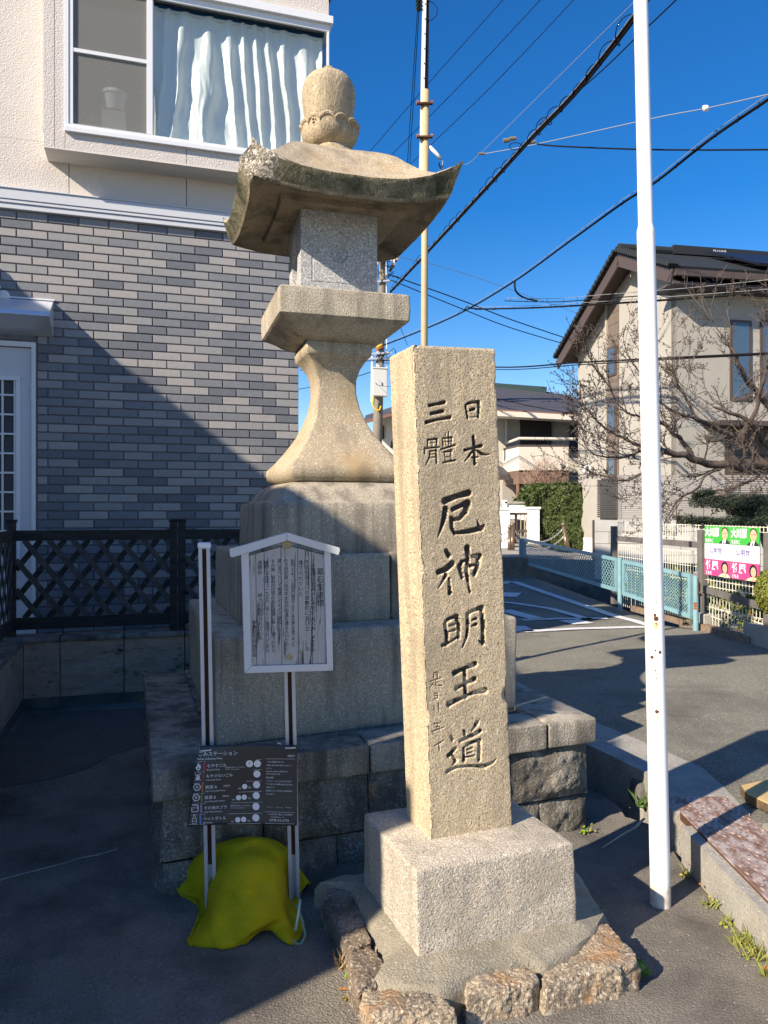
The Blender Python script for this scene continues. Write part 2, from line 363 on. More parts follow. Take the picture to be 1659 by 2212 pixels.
# a worn pale concrete patch band near the camera (bottom right of the forecourt) and an old repair at the back left
def sheet(name, pts, dz, m, zf=gz, sub=.1):
    bm = bmesh.new(); f = bm.faces.new([bm.verts.new((x, y, 0)) for x, y in pts])
    bmesh.ops.triangulate(bm, faces=[f])
    for _ in range(3): bmesh.ops.subdivide_edges(bm, edges=[e for e in bm.edges if e.calc_length() > sub], cuts=1)
    bmesh.ops.triangulate(bm, faces=bm.faces[:])
    for v in bm.verts: v.co.z = zf(v.co.x, v.co.y) + dz
    me = bpy.data.meshes.new(name); bm.to_mesh(me); bm.free(); me.materials.append(m)
    o = bpy.data.objects.new(name, me); C.objects.link(o); return o
PG = lambda lst, z=0: [tuple(at_z(x, y, z)[:2]) for x, y in lst]
o = sheet('forecourt_repair', PG([(60, 1548), (330, 1535), (332, 1610), (235, 1640), (190, 1668), (120, 1690), (0, 1712), (0, 1640)]), .004,
          mat('dark_repair_asphalt', (.115, .105, .09), .95, (.09, .085, .075), 4, bump=.8, bscale=120, speck=[(.05, .05, .045), (.2, .19, .17)], sscale=140, slo=.62, shi=.7)); o['kind'] = 'structure'

seam = [(0, 1912), (60, 1896), (120, 1880), (165, 1864), (210, 1856), (262, 1840)]
SP_ = [at_z(x, y, 0) for x, y in seam]; SL_ = []; 
for a_, b_ in zip(SP_, SP_[1:]): SL_ += [a_.lerp(b_, k / 8) for k in range(8)]
V = []; 
for k, p in enumerate(SL_): w_ = .006 + .004 * nse(p, 20); p = P3(p.x, p.y + .012 * nse(p, 9), 0); V += [(p.x, p.y - w_, gz(p.x, p.y) + .003), (p.x, p.y + w_, gz(p.x, p.y) + .005)]
mobj('forecourt_seam', V, [(2 * k, 2 * k + 2, 2 * k + 3, 2 * k + 1) for k in range(len(SL_) - 1)], CONC)['kind'] = 'structure'
# kerb
def offs(L, d):
    out = []
    for k, (x, y) in enumerate(L):
        a = L[max(0, k - 1)]; b = L[min(len(L) - 1, k + 1)]; dx, dy = b[0] - a[0], b[1] - a[1]; l = math.hypot(dx, dy)
        out.append((x + dy / l * d, y - dx / l * d))
    return out
def strip(mb, L0, L1, z0, zt, i=0):
    for k in range(len(L0) - 1):
        a, b, c, d = L0[k], L0[k + 1], L1[k + 1], L1[k]
        mb.hexa([P3(*a, z0), P3(*d, z0), P3(*c, z0), P3(*b, z0)], [P3(*a, zt(*a)), P3(*d, zt(*d)), P3(*c, zt(*c)), P3(*b, zt(*b))], i)
kz = lambda x, y: rz(x, y) + .004
def dens(L, s=.12):
    out = []
    for a, b in zip(L, L[1:]):
        n = max(1, int(math.dist(a, b) / s)); out += [(a[0] + (b[0] - a[0]) * k / n, a[1] + (b[1] - a[1]) * k / n) for k in range(n)]
    return out + [L[-1]]
Kd = dens(K); K1 = offs(Kd, .065); K2 = offs(Kd, .34)
near = [k for k, (x, y) in enumerate(Kd) if y <= 3.42]; far = [k for k, (x, y) in enumerate(Kd) if y >= 3.36]
mb = MB()
def wob(q, j, far_=False): return (q[0] + .006 * nse((q[0], q[1], j), 5), q[1])
strip(mb, [wob(Kd[k], 0) for k in near], [K1[k] for k in near], -.9, lambda x, y: .128)
strip(mb, [wob(Kd[k], 0) for k in far], [K2[k] for k in far], -.9, kz)
kerb = autosmooth(mb.build('kerb', CONC), 35); kerb['kind'] = 'structure'
mb = MB(); strip(mb, [K1[k] for k in near], [(1.655, Kd[k][1]) for k in near], -.9, lambda x, y: .085)
o = mb.build('gutter', CONCD); o['kind'] = 'structure'
mb = MB(); strip(mb, [(1.655, Kd[k][1]) for k in near], [(1.90 + .05 * nse((0, Kd[k][1], 0), 2), Kd[k][1]) for k in near], -.9, lambda x, y: .138)
o = mb.build('gutter_margin', CONC); o['kind'] = 'structure'
# road surface (starts behind the kerb), one sheet with its real rise
RL = []
V = []; Fc = []; rys = [-2.5 + .3 * k for k in range(61)]; m = 40
def kx(y):
    for (xa, ya), (xb, yb) in zip(K, K[1:]):
        if ya <= y <= yb: return xa + (xb - xa) * (y - ya) / (yb - ya)
    return K[-1][0]
def rright(y): return 14 if y < 7.6 else max(2.95, 4.2 - (y - 7.6) * .9) if y < 9.0 else 3.22 - (y - 9.0) * .045
for y in rys:
    y = min(y, 15.6); xl = kx(y) + .32; xr = rright(y)
    for j in range(m + 1):
        x = xl + (xr - xl) * (j / m) ** 1.5; V.append((x, y, rz(x, y) + .004 * nse((x, y, 3), 1.2) - (.06 if x < kx(y) + .40 and y < 3.4 else 0)))
for a in range(len(rys) - 1):
    for j in range(m): k = a * (m + 1) + j; Fc.append((k, k + 1, k + m + 2, k + m + 1))
n0 = len(V)
for a in range(len(rys)): v = V[a * (m + 1) + m]; V.append((v[0], v[1], -1.2))
for a in range(len(rys) - 1): Fc.append((a * (m + 1) + m, n0 + a, n0 + a + 1, (a + 1) * (m + 1) + m))
mobj('road', V, Fc, ROAD, smooth=True)['kind'] = 'structure'
# painted lines, given as pixels of the photograph turned into points on the road
def road_pt(dx, dy):
    z = .2
    for _ in range(4): p = at_z(dx, dy, z); z = rz(p.x, p.y)
    return p
def paint(pts, w0, w1=None, name='road_marking'):
    w1 = w1 or w0; P = [road_pt(*q) for q in pts]; D = []
    for a, b in zip(P, P[1:]):
        n = max(1, int((b - a).length / .3)); D += [a.lerp(b, k / n) for k in range(n)]
    D.append(P[-1]); V = []; Fc = []
    for k, p in enumerate(D):
        d = (D[min(k + 1, len(D) - 1)] - D[max(k - 1, 0)]); d.z = 0; d.normalize(); nn = Vector((-d.y, d.x, 0)); w = w0 + (w1 - w0) * k / (len(D) - 1)
        for s in (-1, 1): q = p + nn * s * w / 2; V.append((q.x, q.y, rz(q.x, q.y) + .010))
    for k in range(len(D) - 1): Fc.append((2 * k + 1, 2 * k, 2 * k + 2, 2 * k + 3))
    o = mobj(name, V, Fc, PAINT); o['kind'] = 'structure'
paint([(1086, 1262), (1100, 1257), (1112, 1258), (1210, 1292), (1325, 1331), (1372, 1343), (1418, 1357)], .15, .13)
paint([(1086, 1302), (1110, 1304), (1190, 1316), (1272, 1339)], .13)
paint([(1090, 1319), (1130, 1330), (1164, 1339)], .2)
paint([(1128, 1341), (1200, 1338), (1312, 1337)], .12)
paint([(1228, 1341), (1262, 1349)], .28)
paint([(1116, 1354), (1136, 1366)], .2)
paint([(1131, 1366), (1230, 1360), (1372, 1356), (1395, 1356)], .13)
paint([(1084, 1290), (1096, 1281)], .45)

# yard right of the road, far bank, far ground
slab('yard', [(3.62, 3.0), (3.66, 7.6), (3.55, 8.6), (4.6, 9.6), (4.6, 14.2), (24, 14.2), (24, 3.0)], (-1.2, .19), gm, zf=lambda x, y: .19 if y > 7 else .22)
slab('far_bank', [(-14, 15.6), (1.6, 15.6), (2.9, 16.2), (4.1, 16.6), (4.1, 40), (-14, 40)], (-1.2, .56), CONC)
slab('far_bank_right', [(4.1, 15.3), (40, 15.3), (40, 60), (4.1, 60)], (-1.2, .42), CONC)
w = thing('canal_wall', (2.5, 15.5, -1), 'dark concrete retaining wall along the canal beyond the light blue railing', 'retaining wall')
MB().hexa([P3(-9, 15.35, -1.2), P3(1.6, 15.35, -1.2), P3(1.6, 15.6, -1.2), P3(-9, 15.6, -1.2)], [P3(-9, 15.35, .62), P3(1.6, 15.35, .62), P3(1.6, 15.6, .62), P3(-9, 15.6, .62)]) \
    .hexa([P3(1.6, 15.35, -1.2), P3(6.4, 14.75, -1.2), P3(6.4, 15.0, -1.2), P3(1.6, 15.6, -1.2)], [P3(1.6, 15.35, .62), P3(6.4, 14.75, .48), P3(6.4, 15.0, .48), P3(1.6, 15.6, .62)]).build('wall', CONCD, w)
MB().box((-9, 15.3, .62), (10.6, 0, 0), (0, .9, 0), (0, 0, .05)).build('coping', CONC, w)

# ------------------------------------------------------------------ stone lantern
LAN = thing('stone_lantern', (-.285, 4.4, 0), 'tall granite lantern with curved roof and onion finial on stepped blocks behind the carved signpost', 'stone lantern')
def pts4(L, z): return [P3(x, y, z) for x, y in L]
def scaleq(L, k):
    cx = sum(p[0] for p in L) / 4; cy = sum(p[1] for p in L) / 4
    return [(cx + (x - cx) * k, cy + (y - cy) * k) for x, y in L]
cap = [(-.89, 2.95), (1.033, 3.72), (.45, 5.55), (-1.494, 4.76)]
def bil(L, u, v):
    a, b, c, d = [Vector(p) for p in L]; q = a.lerp(b, u).lerp(d.lerp(c, u), v); return (q.x, q.y)
def q4(L, u0, u1, v0, v1): return [bil(L, u0, v0), bil(L, u1, v0), bil(L, u1, v1), bil(L, u0, v1)]
core = scaleq(cap, .93)
MB().hexa(pts4(core, -.2), pts4(core, .37)).build('core', JOINT, LAN)
MB().hexa(pts4(scaleq(cap, .80), .36), pts4(scaleq(cap, .80), .478)).build('platform_slab', GRW, LAN)
# cap stones
seed = 0
def cap_stone(u0, u1, v0, v1, z=.5, m=GRW):
    global seed; seed += 1
    b = pts4(q4(cap, u0, u1, v0, v1), .38); t = pts4(q4(cap, u0, u1, v0, v1), z)
    return block('cap_stone', b, t, m, LAN, r=.008, n=14, lv=3, amp=.005, s=8, seed=seed)
CAPL = mat('granite_cap', streak=(.12, .105, .085), sk=0.7, col=(.42, .38, .31), rough=.9, col2=(.36, .33, .275), scale=6, bump=1, bscale=110, speck=[(.12, .11, .10), (.56, .52, .45)], sscale=200, slo=.56, shi=.64, stain=(.12, .11, .095), stscale=3, stlo=.52, sthi=.72)
w = .115
cap_stone(0, .43, 0, w, .50, GRW); cap_stone(.434, .865, 0, w, .50, CAPL); cap_stone(.869, 1, 0, .35, .50, CAPL)
cap_stone(0, w, w + .003, .5, .498); cap_stone(0, w, .504, 1); cap_stone(.869, 1, .354, 1, .5, CAPL); cap_stone(w + .003, .866, 1 - w, 1)
# rough wall stones under the cap
def rock_face(name, A, B, z0, z1, m, p, out, thick=.12, amp=.02, n=30, seed=0, lean=.0):
    """split-faced stone: front from A to B (xy), pillowed outward along out, with rough relief"""
    A, B, out = Vector((*A, 0)), Vector((*B, 0)), Vector((*out, 0)).normalized()
    nv = max(5, int(n * (z1 - z0) / max(.05, (B - A).length))); V = []; Fc = []
    for j in range(nv + 1):
        for i in range(n + 1):
            u, v = i / n, j / nv; e = min(1, min(u, 1 - u) * 7) * min(1, min(v, 1 - v) * 5)
            P = A.lerp(B, u) + Z * (z0 + (z1 - z0) * v)
            d = e * amp * (.75 + .9 * nse(P, 5, seed) + .45 * nse(P, 15, seed) + .2 * nse(P, 45, seed)) - (1 - e) * .004
            V.append(P + out * (d + lean * (1 - v)))
    for j in range(nv):
        for i in range(n): k = j * (n + 1) + i; Fc.append((k, k + 1, k + n + 2, k + n + 1))
    # back
    nb = len(V); C4 = [(A, z0), (B, z0), (B, z1), (A, z1)]
    V += [P + Z * z - out * thick for P, z in C4]
    edge = [[i for i in range(n + 1)], [(j) * (n + 1) + n for j in range(nv + 1)], [nv * (n + 1) + n - i for i in range(n + 1)], [(nv - j) * (n + 1) for j in range(nv + 1)]]
    for k, E in enumerate(edge):
        b0, b1 = nb + k, nb + (k + 1) % 4
        for a, b in zip(E, E[1:]): Fc.append((b, a, b0))
        Fc.append((E[-1], b0, b1))
    return autosmooth(mobj(name, V, Fc, m, p), 60)
wl = scaleq(cap, .965)
def wall_stones(a, b, rows, out, m=ROCK, lean=.012):
    a, b = Vector(a), Vector(b); s = 40
    for z0, z1, cuts in rows:
        cs = [0] + cuts + [1]
        for u0, u1 in zip(cs, cs[1:]):
            g = .003 / (b - a).length; s += 1
            A, B = a.lerp(b, u0 + g), a.lerp(b, u1 - g)
            rock_face('wall_stone', A, B, z0 + .003, z1 - .003, m, LAN, out, n=max(14, int((B - A).length / .011)), amp=.024, seed=s, lean=lean)
u_ = (Vector(cap[1]) - Vector(cap[0])).normalized()
wall_stones(wl[0], wl[1], [(-.15, .125, [.1, .36, .52, .70, .865]), (.13, .378, [.2, .43, .61, .785])], (u_.y, -u_.x))
v_ = (Vector(cap[3]) - Vector(cap[0])).normalized()
wall_stones(wl[3], wl[0], [(-.15, .125, [.2, .45, .74]), (.13, .378, [.3, .62])], (-v_.y, v_.x))
# the stepped blocks
T1b = [(-.723, 3.32), (.684, 3.96), (.195, 5.46), (-1.225, 4.83)]; T1t = [(-.738, 3.335), (.700, 4.03), (.19, 5.44), (-1.236, 4.84)]
block('base_tier', pts4(T1b, .476), pts4(T1t, .95), GR2, LAN, r=.014, n=24, lv=10, amp=.003, seed=2)
FL, FR = (-.666, 3.63), (.47, 4.125); BR_, BL_ = (.03, 5.20), (-1.05, 4.76)
T2 = [FL, FR, BR_, BL_]
uc = .62
b = q4(T2, 0, uc - .003, 0, 1); block('tier_stone', pts4(b, .945), pts4(scaleq(b, .995), 1.29), GR2, LAN, r=.014, n=20, lv=8, amp=.003, seed=3)
b = q4(T2, uc + .003, 1, 0, 1); block('tier_stone', pts4(b, .945), pts4(scaleq(b, .995), 1.292), GR2, LAN, r=.016, n=16, lv=8, amp=.003, seed=4)
def sq(cx, cy, a, th, z, r=None, n=8, amp=0, s=9, seed=0):
    c, s_ = math.cos(th), math.sin(th); u, v = Vector((c, s_, 0)), Vector((-s_, c, 0)); O = P3(cx, cy, z)
    return quadloop([O - u * a - v * a, O + u * a - v * a, O + u * a + v * a, O - u * a + v * a], r if r is not None else a * .06, n, None, amp, s, seed)
th0 = math.radians(20)
def shoulder():
    prof = [(1.288, .472, .014), (1.296, .476, .014), (1.40, .474, .014), (1.50, .472, .014), (1.540, .471, .014), (1.549, .464, .02), (1.552, .440, .035), (1.566, .424, .045), (1.600, .405, .06),
            (1.630, .378, .08), (1.652, .335, .08), (1.662, .30, .08)]
    MBx = MB(); MBx.loft([sq(-.276, 4.40, a, th0, z, r, 12, .0025, 8, 5) for z, a, r in prof]); return autosmooth(MBx.build('shoulder_block', GR2, LAN), 40)
shoulder()
def stem():
    prof = [(1.660, .290), (1.665, .312), (1.685, .333), (1.715, .338), (1.744, .332), (1.752, .322), (1.80, .279), (1.857, .235), (1.93, .186), (2.0, .152), (2.08, .125), (2.17, .110), (2.24, .112),
            (2.30, .130), (2.345, .158), (2.364, .176), (2.372, .184), (2.40, .187), (2.428, .186), (2.440, .176)]
    L = []
    for z, a in prof:
        t = (z - 1.66) / .78; L.append(sq(-.282 - .016 * t, 4.4, a, math.radians(20 - 3.5 * t), z, max(.012, a * .06), 10, .002, 8, 6))
    mb = MB(); mb.loft(L); return autosmooth(mb.build('stem', GR, LAN), 45)
stem()
th1 = math.radians(16.5); UX = -.30
def slabm():
    prof = [(2.438, .19, .05), (2.450, .225, .05), (2.470, .262, .05), (2.490, .285, .045), (2.510, .315, .03), (2.528, .345, .02), (2.538, .356, .015), (2.60, .359, .012), (2.672, .356, .012), (2.680, .349, .02)]
    mb = MB(); mb.loft([sq(UX, 4.4, a, th1, z, r, 14, .0022, 8, 7) for z, a, r in prof]); return autosmooth(mb.build('firebox_table', GR, LAN), 38)
o = slabm(); o.data.materials.clear(); o.data.materials.append(mat('granite_table', streak=(.16, .14, .11), sk=0.6, col=(.47, .42, .325), rough=.85, col2=(.42, .37, .29), scale=6, bump=.7, bscale=150, speck=[(.12, .11, .095), (.60, .55, .46)], sscale=200, slo=.57, shi=.64, stain=(.26, .21, .14), stscale=3, stlo=.55, sthi=.8))
# firebox: four walls with a round opening on the left face, moon recess on the front
thb = math.radians(15.5); cu, su = math.cos(thb), math.sin(thb); BU, BV = Vector((cu, su, 0)), Vector((-su, cu, 0)); BO = P3(UX, 4.4, 0); ha = .213
def face_grid(name, O, U, W, H, z0, nrm, hole_c, hole_r, depth, panel=None, n=44):
    """front sheet with a round recess of the given depth; grid displaced inward"""
    V = []; Fc = []; nv = int(n * H / W)
    for j in range(nv + 1):
        for i in range(n + 1):
            s, t = W * i / n, H * j / nv; d = math.hypot(s - hole_c[0], t - hole_c[1]); off = 0
            if depth and d < hole_r: off = depth * (min(1, (hole_r - d) / (.35 * hole_r))) ** .5 if depth < .03 else depth
            if panel:
                e = min(abs(s - panel[0]), abs(s - panel[1])) if panel[2] <= t <= panel[3] else 9
                f = min(abs(t - panel[2]), abs(t - panel[3])) if panel[0] <= s <= panel[1] else 9
                if min(e, f) < .0035: off = max(off, .003)
            V.append(O + U * s + Z * (z0 + t) - nrm * off)
    for j in range(nv):
        for i in range(n): k = j * (n + 1) + i; Fc.append((k, k + 1, k + n + 2, k + n + 1))
    return mobj(name, V, Fc, GRG, LAN)
FZ0, FH = 2.676, .465
a0 = BO - BU * ha - BV * ha
face_grid('firebox_front', a0, BU, 2 * ha, FH, FZ0, -BV, (ha * .99, .235), .047, .024, (.062, .375, .075, .40), n=150)
MB().box(a0 + BU * .003 + BV * .02 + Z * FZ0, BU * (2 * ha - .006), BV * (2 * ha - .02), Z * .02).box(a0 + BU * .003 + BV * .02 + Z * (FZ0 + FH - .02), BU * (2 * ha - .006), BV * (2 * ha - .02), Z * .02) \
    .box(a0 + BU * (2 * ha - .05) + BV * .001 + Z * FZ0, BU * .05, BV * (2 * ha), Z * FH).box(a0 + BV * (2 * ha - .05) + Z * FZ0, BU * (2 * ha - .05), BV * .05, Z * FH) \
    .box(a0 + BU * .002 + BV * .018 + Z * FZ0, BU * (2 * ha - .055), BV * .03, Z * FH).build('firebox_wall', GRG, LAN)
# left wall with its tall oval opening: ring of quads between the rectangle and the ellipse, with thickness
def left_wall():
    W, H = 2 * ha, FH; n = 48; mb = MB(); c = (W * .5, H * .52); rx, ry = .095, .155
    outer = []; inner = []
    for k in range(n):
        a = 2 * math.pi * k / n; dx, dy = math.cos(a), math.sin(a)
        inner.append((c[0] + rx * dx, c[1] + ry * dy))
        t = min((W - c[0]) / dx if dx > 1e-6 else (-c[0] / dx if dx < -1e-6 else 9), (H - c[1]) / dy if dy > 1e-6 else (-c[1] / dy if dy < -1e-6 else 9)); outer.append((c[0] + t * dx, c[1] + t * dy))
    O = BO - BU * ha + BV * ha; g = lambda s, t, d: O - BV * s + BU * d + Z * (FZ0 + t)
    for cn in ((0, 0), (W, 0), (W, H), (0, H)):
        k = min(range(n), key=lambda q: math.dist(outer[q], cn)); outer[k] = cn
    V = [g(*p, 0) for p in outer] + [g(*p, 0) for p in inner] + [g(*p, .05) for p in inner] + [g(*p, .05) for p in outer]
    for k in range(n):
        j = (k + 1) % n
        mb.F += [(k, j, n + j, n + k), (n + k, n + j, 2 * n + j, 2 * n + k), (2 * n + k, 2 * n + j, 3 * n + j, 3 * n + k)]; mb.I += [0] * 3
    mb.V = V; return mb.build('firebox_side', GRG, LAN)
left_wall()
# roof
def roof():
    N = 4 * 26; mb = MB(); rnd = []
    hipz = lambda a: float(np.interp(a, [.10, .20, .28, .34, .40, .45, .50, .54, .578], [3.515, 3.503, 3.458, 3.40, 3.34, 3.31, 3.303, 3.312, 3.335]))
    midz = lambda a: float(np.interp(a, [.10, .20, .28, .34, .40, .45, .50, .54, .578], [3.515, 3.498, 3.440, 3.37, 3.30, 3.255, 3.222, 3.205, 3.196]))
    def ring(a, zf, amp=.003):
        L = []
        for k in range(N):
            sd, t = divmod(k, N // 4); t = -1 + 2 * t / (N // 4)
            U, Vv = [(BU1, BV1), (BV1, -BU1), (-BU1, -BV1), (-BV1, BU1)][sd]
            # the eave bows slightly in plan towards the corners
            aa = a * (1 + (.0 if a < .3 else -.03 * (1 - t * t)))
            p = RO + U * (a * t) - Vv * aa; z = zf(a, abs(t)); p = P3(p.x, p.y, z)
            dg = (-(BU1 + BV1)).normalized(); dd = (p - RO).dot(dg) if True else 0
            lim = .715 + .018 * nse(p, 9, 3)
            hd = Vector((p.x - RO.x, p.y - RO.y, 0)).dot(dg)
            if hd > lim: p -= dg * (hd - lim) * .97; p.z += .012 * nse(p, 22, 1)
            # small chip on the rear left tip
            d2 = (-BU1 + BV1).normalized(); h2 = Vector((p.x - RO.x, p.y - RO.y, 0)).dot(d2)
            if h2 > .80: p -= d2 * (h2 - .80) * .9
            L.append(p + Vector((nse(p, 12, 1), nse(p, 12, 2), nse(p, 12, 3))) * amp)
        return L
    th = math.radians(16.5); BU1, BV1 = Vector((math.cos(th), math.sin(th), 0)), Vector((-math.sin(th), math.cos(th), 0)); RO = P3(UX, 4.4, 0)
    c4 = lambda t: abs(t) ** 3
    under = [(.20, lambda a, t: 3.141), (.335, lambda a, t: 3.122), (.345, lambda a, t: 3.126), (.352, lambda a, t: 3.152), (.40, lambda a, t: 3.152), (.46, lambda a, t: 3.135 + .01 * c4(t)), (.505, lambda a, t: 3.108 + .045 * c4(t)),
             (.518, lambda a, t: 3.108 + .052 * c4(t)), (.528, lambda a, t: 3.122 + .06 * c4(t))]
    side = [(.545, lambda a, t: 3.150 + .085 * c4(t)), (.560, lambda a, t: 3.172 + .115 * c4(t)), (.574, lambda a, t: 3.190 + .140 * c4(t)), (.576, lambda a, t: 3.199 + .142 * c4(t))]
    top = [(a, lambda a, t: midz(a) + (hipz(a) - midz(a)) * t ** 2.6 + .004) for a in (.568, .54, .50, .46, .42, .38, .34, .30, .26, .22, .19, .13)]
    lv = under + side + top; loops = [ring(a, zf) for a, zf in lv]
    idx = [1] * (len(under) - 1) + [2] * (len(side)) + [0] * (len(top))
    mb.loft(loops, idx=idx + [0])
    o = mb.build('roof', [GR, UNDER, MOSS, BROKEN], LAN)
    dg = (-(BU1 + BV1)).normalized()
    for f in o.data.polygons:
        h = Vector((f.center.x - RO.x, f.center.y - RO.y, 0)).dot(dg)
        if h > .672 + .03 * nse(f.center, 14, 4) and abs(f.normal.z) < .97 and f.center.z > 3.14: f.material_index = 3
    return autosmooth(o, 50)
rf = roof()
# finial
def lathe(name, prof, cx, cy, m, p, n=48, rot=0, mod=None):
    mb = MB(); L = []
    for z, r in prof:
        L.append([P3(cx + (r + (mod(r, z, 2 * math.pi * k / n)[0] if mod else 0)) * math.cos(2 * math.pi * k / n + rot), cy + (r + (mod(r, z, 2 * math.pi * k / n)[0] if mod else 0)) * math.sin(2 * math.pi * k / n + rot),
                      z + (mod(r, z, 2 * math.pi * k / n)[1] if mod else 0)) for k in range(n)])
    mb.loft(L); return autosmooth(mb.build(name, m, p), 40)
fx, fy = -.30, 4.40
FIN = mat('granite_finial', streak=(.17, .14, .10), sk=0.6, col=(.46, .375, .255), rough=.9, col2=(.38, .31, .21), scale=10, bump=.8, bscale=80, speck=[(.12, .10, .08), (.56, .47, .33)], sscale=170, slo=.58, shi=.66, stretch=(1, 1, .45))
lathe('finial_plate', [(3.495, .13), (3.50, .145), (3.528, .145), (3.54, .135), (3.545, .11)], -.288, fy, FIN, LAN)
lathe('finial_neck', [(3.535, .122), (3.555, .112), (3.58, .100), (3.60, .094), (3.62, .09)], -.297, fy, FIN, LAN)
lathe('finial_bowl', [(3.575, .085), (3.580, .104), (3.600, .130), (3.630, .150), (3.658, .158), (3.684, .159), (3.692, .159), (3.698, .168), (3.708, .171), (3.718, .166), (3.716, .150), (3.690, .118)], -.312, fy, FIN, LAN, n=144,
      mod=lambda r, z, a: (.005 * math.cos(4 * a + .4) if z > 3.60 else 0, (.026 * abs(math.cos(6 * a)) ** .6 - .022) if z > 3.688 else 0))
for k in range(4):
    a = k * math.pi / 2 - math.radians(30); c = P3(-.312 + .163 * math.cos(a), fy + .163 * math.sin(a), 3.678); t = Vector((-math.sin(a), math.cos(a), 0))
    MB().tube([c + (t * math.cos(q) + Z * math.sin(q)) * (.016 - .0012 * j) for j, q in enumerate([j * math.pi / 5 for j in range(10)])], .0045, 6).build('finial_curl', FIN, LAN, smooth=True)
lathe('finial_bulb', [(3.68, .110), (3.71, .126), (3.75, .138), (3.80, .147), (3.86, .152), (3.90, .1535), (3.935, .148), (3.965, .133), (3.985, .116), (4.000, .092), (4.009, .062), (4.014, .044), (4.030, .038), (4.044, .032), (4.054, .022), (4.060, .006)], -.318, fy, FIN, LAN, n=64)

# ------------------------------------------------------------------ carved signpost
SP = thing('stone_signpost', (.35, 2.7, 0), 'tan granite signpost carved with large black Japanese characters on a base ringed by rough stones', 'stone signpost')
Bb = [at_z(904, 2072, .12), at_z(1249, 1991, .12), None, at_z(787, 1911, .12)]
Bb[2] = Bb[1] + Bb[3] - Bb[0]
Bt = [at_z(897, 1881, .39), at_z(1241, 1821, .39), None, at_z(785, 1756, .39)]; Bt[2] = Bt[1] + Bt[3] - Bt[0]
Bb = [p + Z * -.04 for p in Bb]
block('base_block', Bb, Bt, GRB, SP, r=.009, n=40, lv=22, amp=.004, s=14, seed=11)
# bulging front mortar etc. is added below; first the pillar as a fine height field
PFL = Vector((.159, 2.595, .39)); ang = math.radians(21.8); PU = Vector((math.cos(ang), math.sin(ang), 0)); PV = Vector((-math.sin(ang), math.cos(ang), 0))
PW, PD, PH = .319, .207, 1.672
til = math.radians(2.35); PZ = (Z * math.cos(til) - PU * math.sin(til)); PU2 = (PU * math.cos(til) + Z * math.sin(til))
def px2st(x, y):
    xl = 887 + 44 * (y - 750) / 1064; xr = 1064.7 + 42.9 * (y - 753.7) / 1028.3; u = (x - xl) / (xr - xl)
    yt, yb = 750 + 3.7 * u, 1814 - 32 * u; return u * PW, PH * (1 - (y - yt) / (yb - yt))
def zoom(ox, oy, sc): return lambda x, y: ((ox + x / sc) / 1.82275, (oy + y / sc) / 1.82275, 1 / sc / 1.82275)
SA, SB, SC_, SD = zoom(1600, 1500, 2.38), zoom(1650, 1900, 2.117), zoom(1550, 1500, 1.3825), zoom(1650, 2500, 1.954)
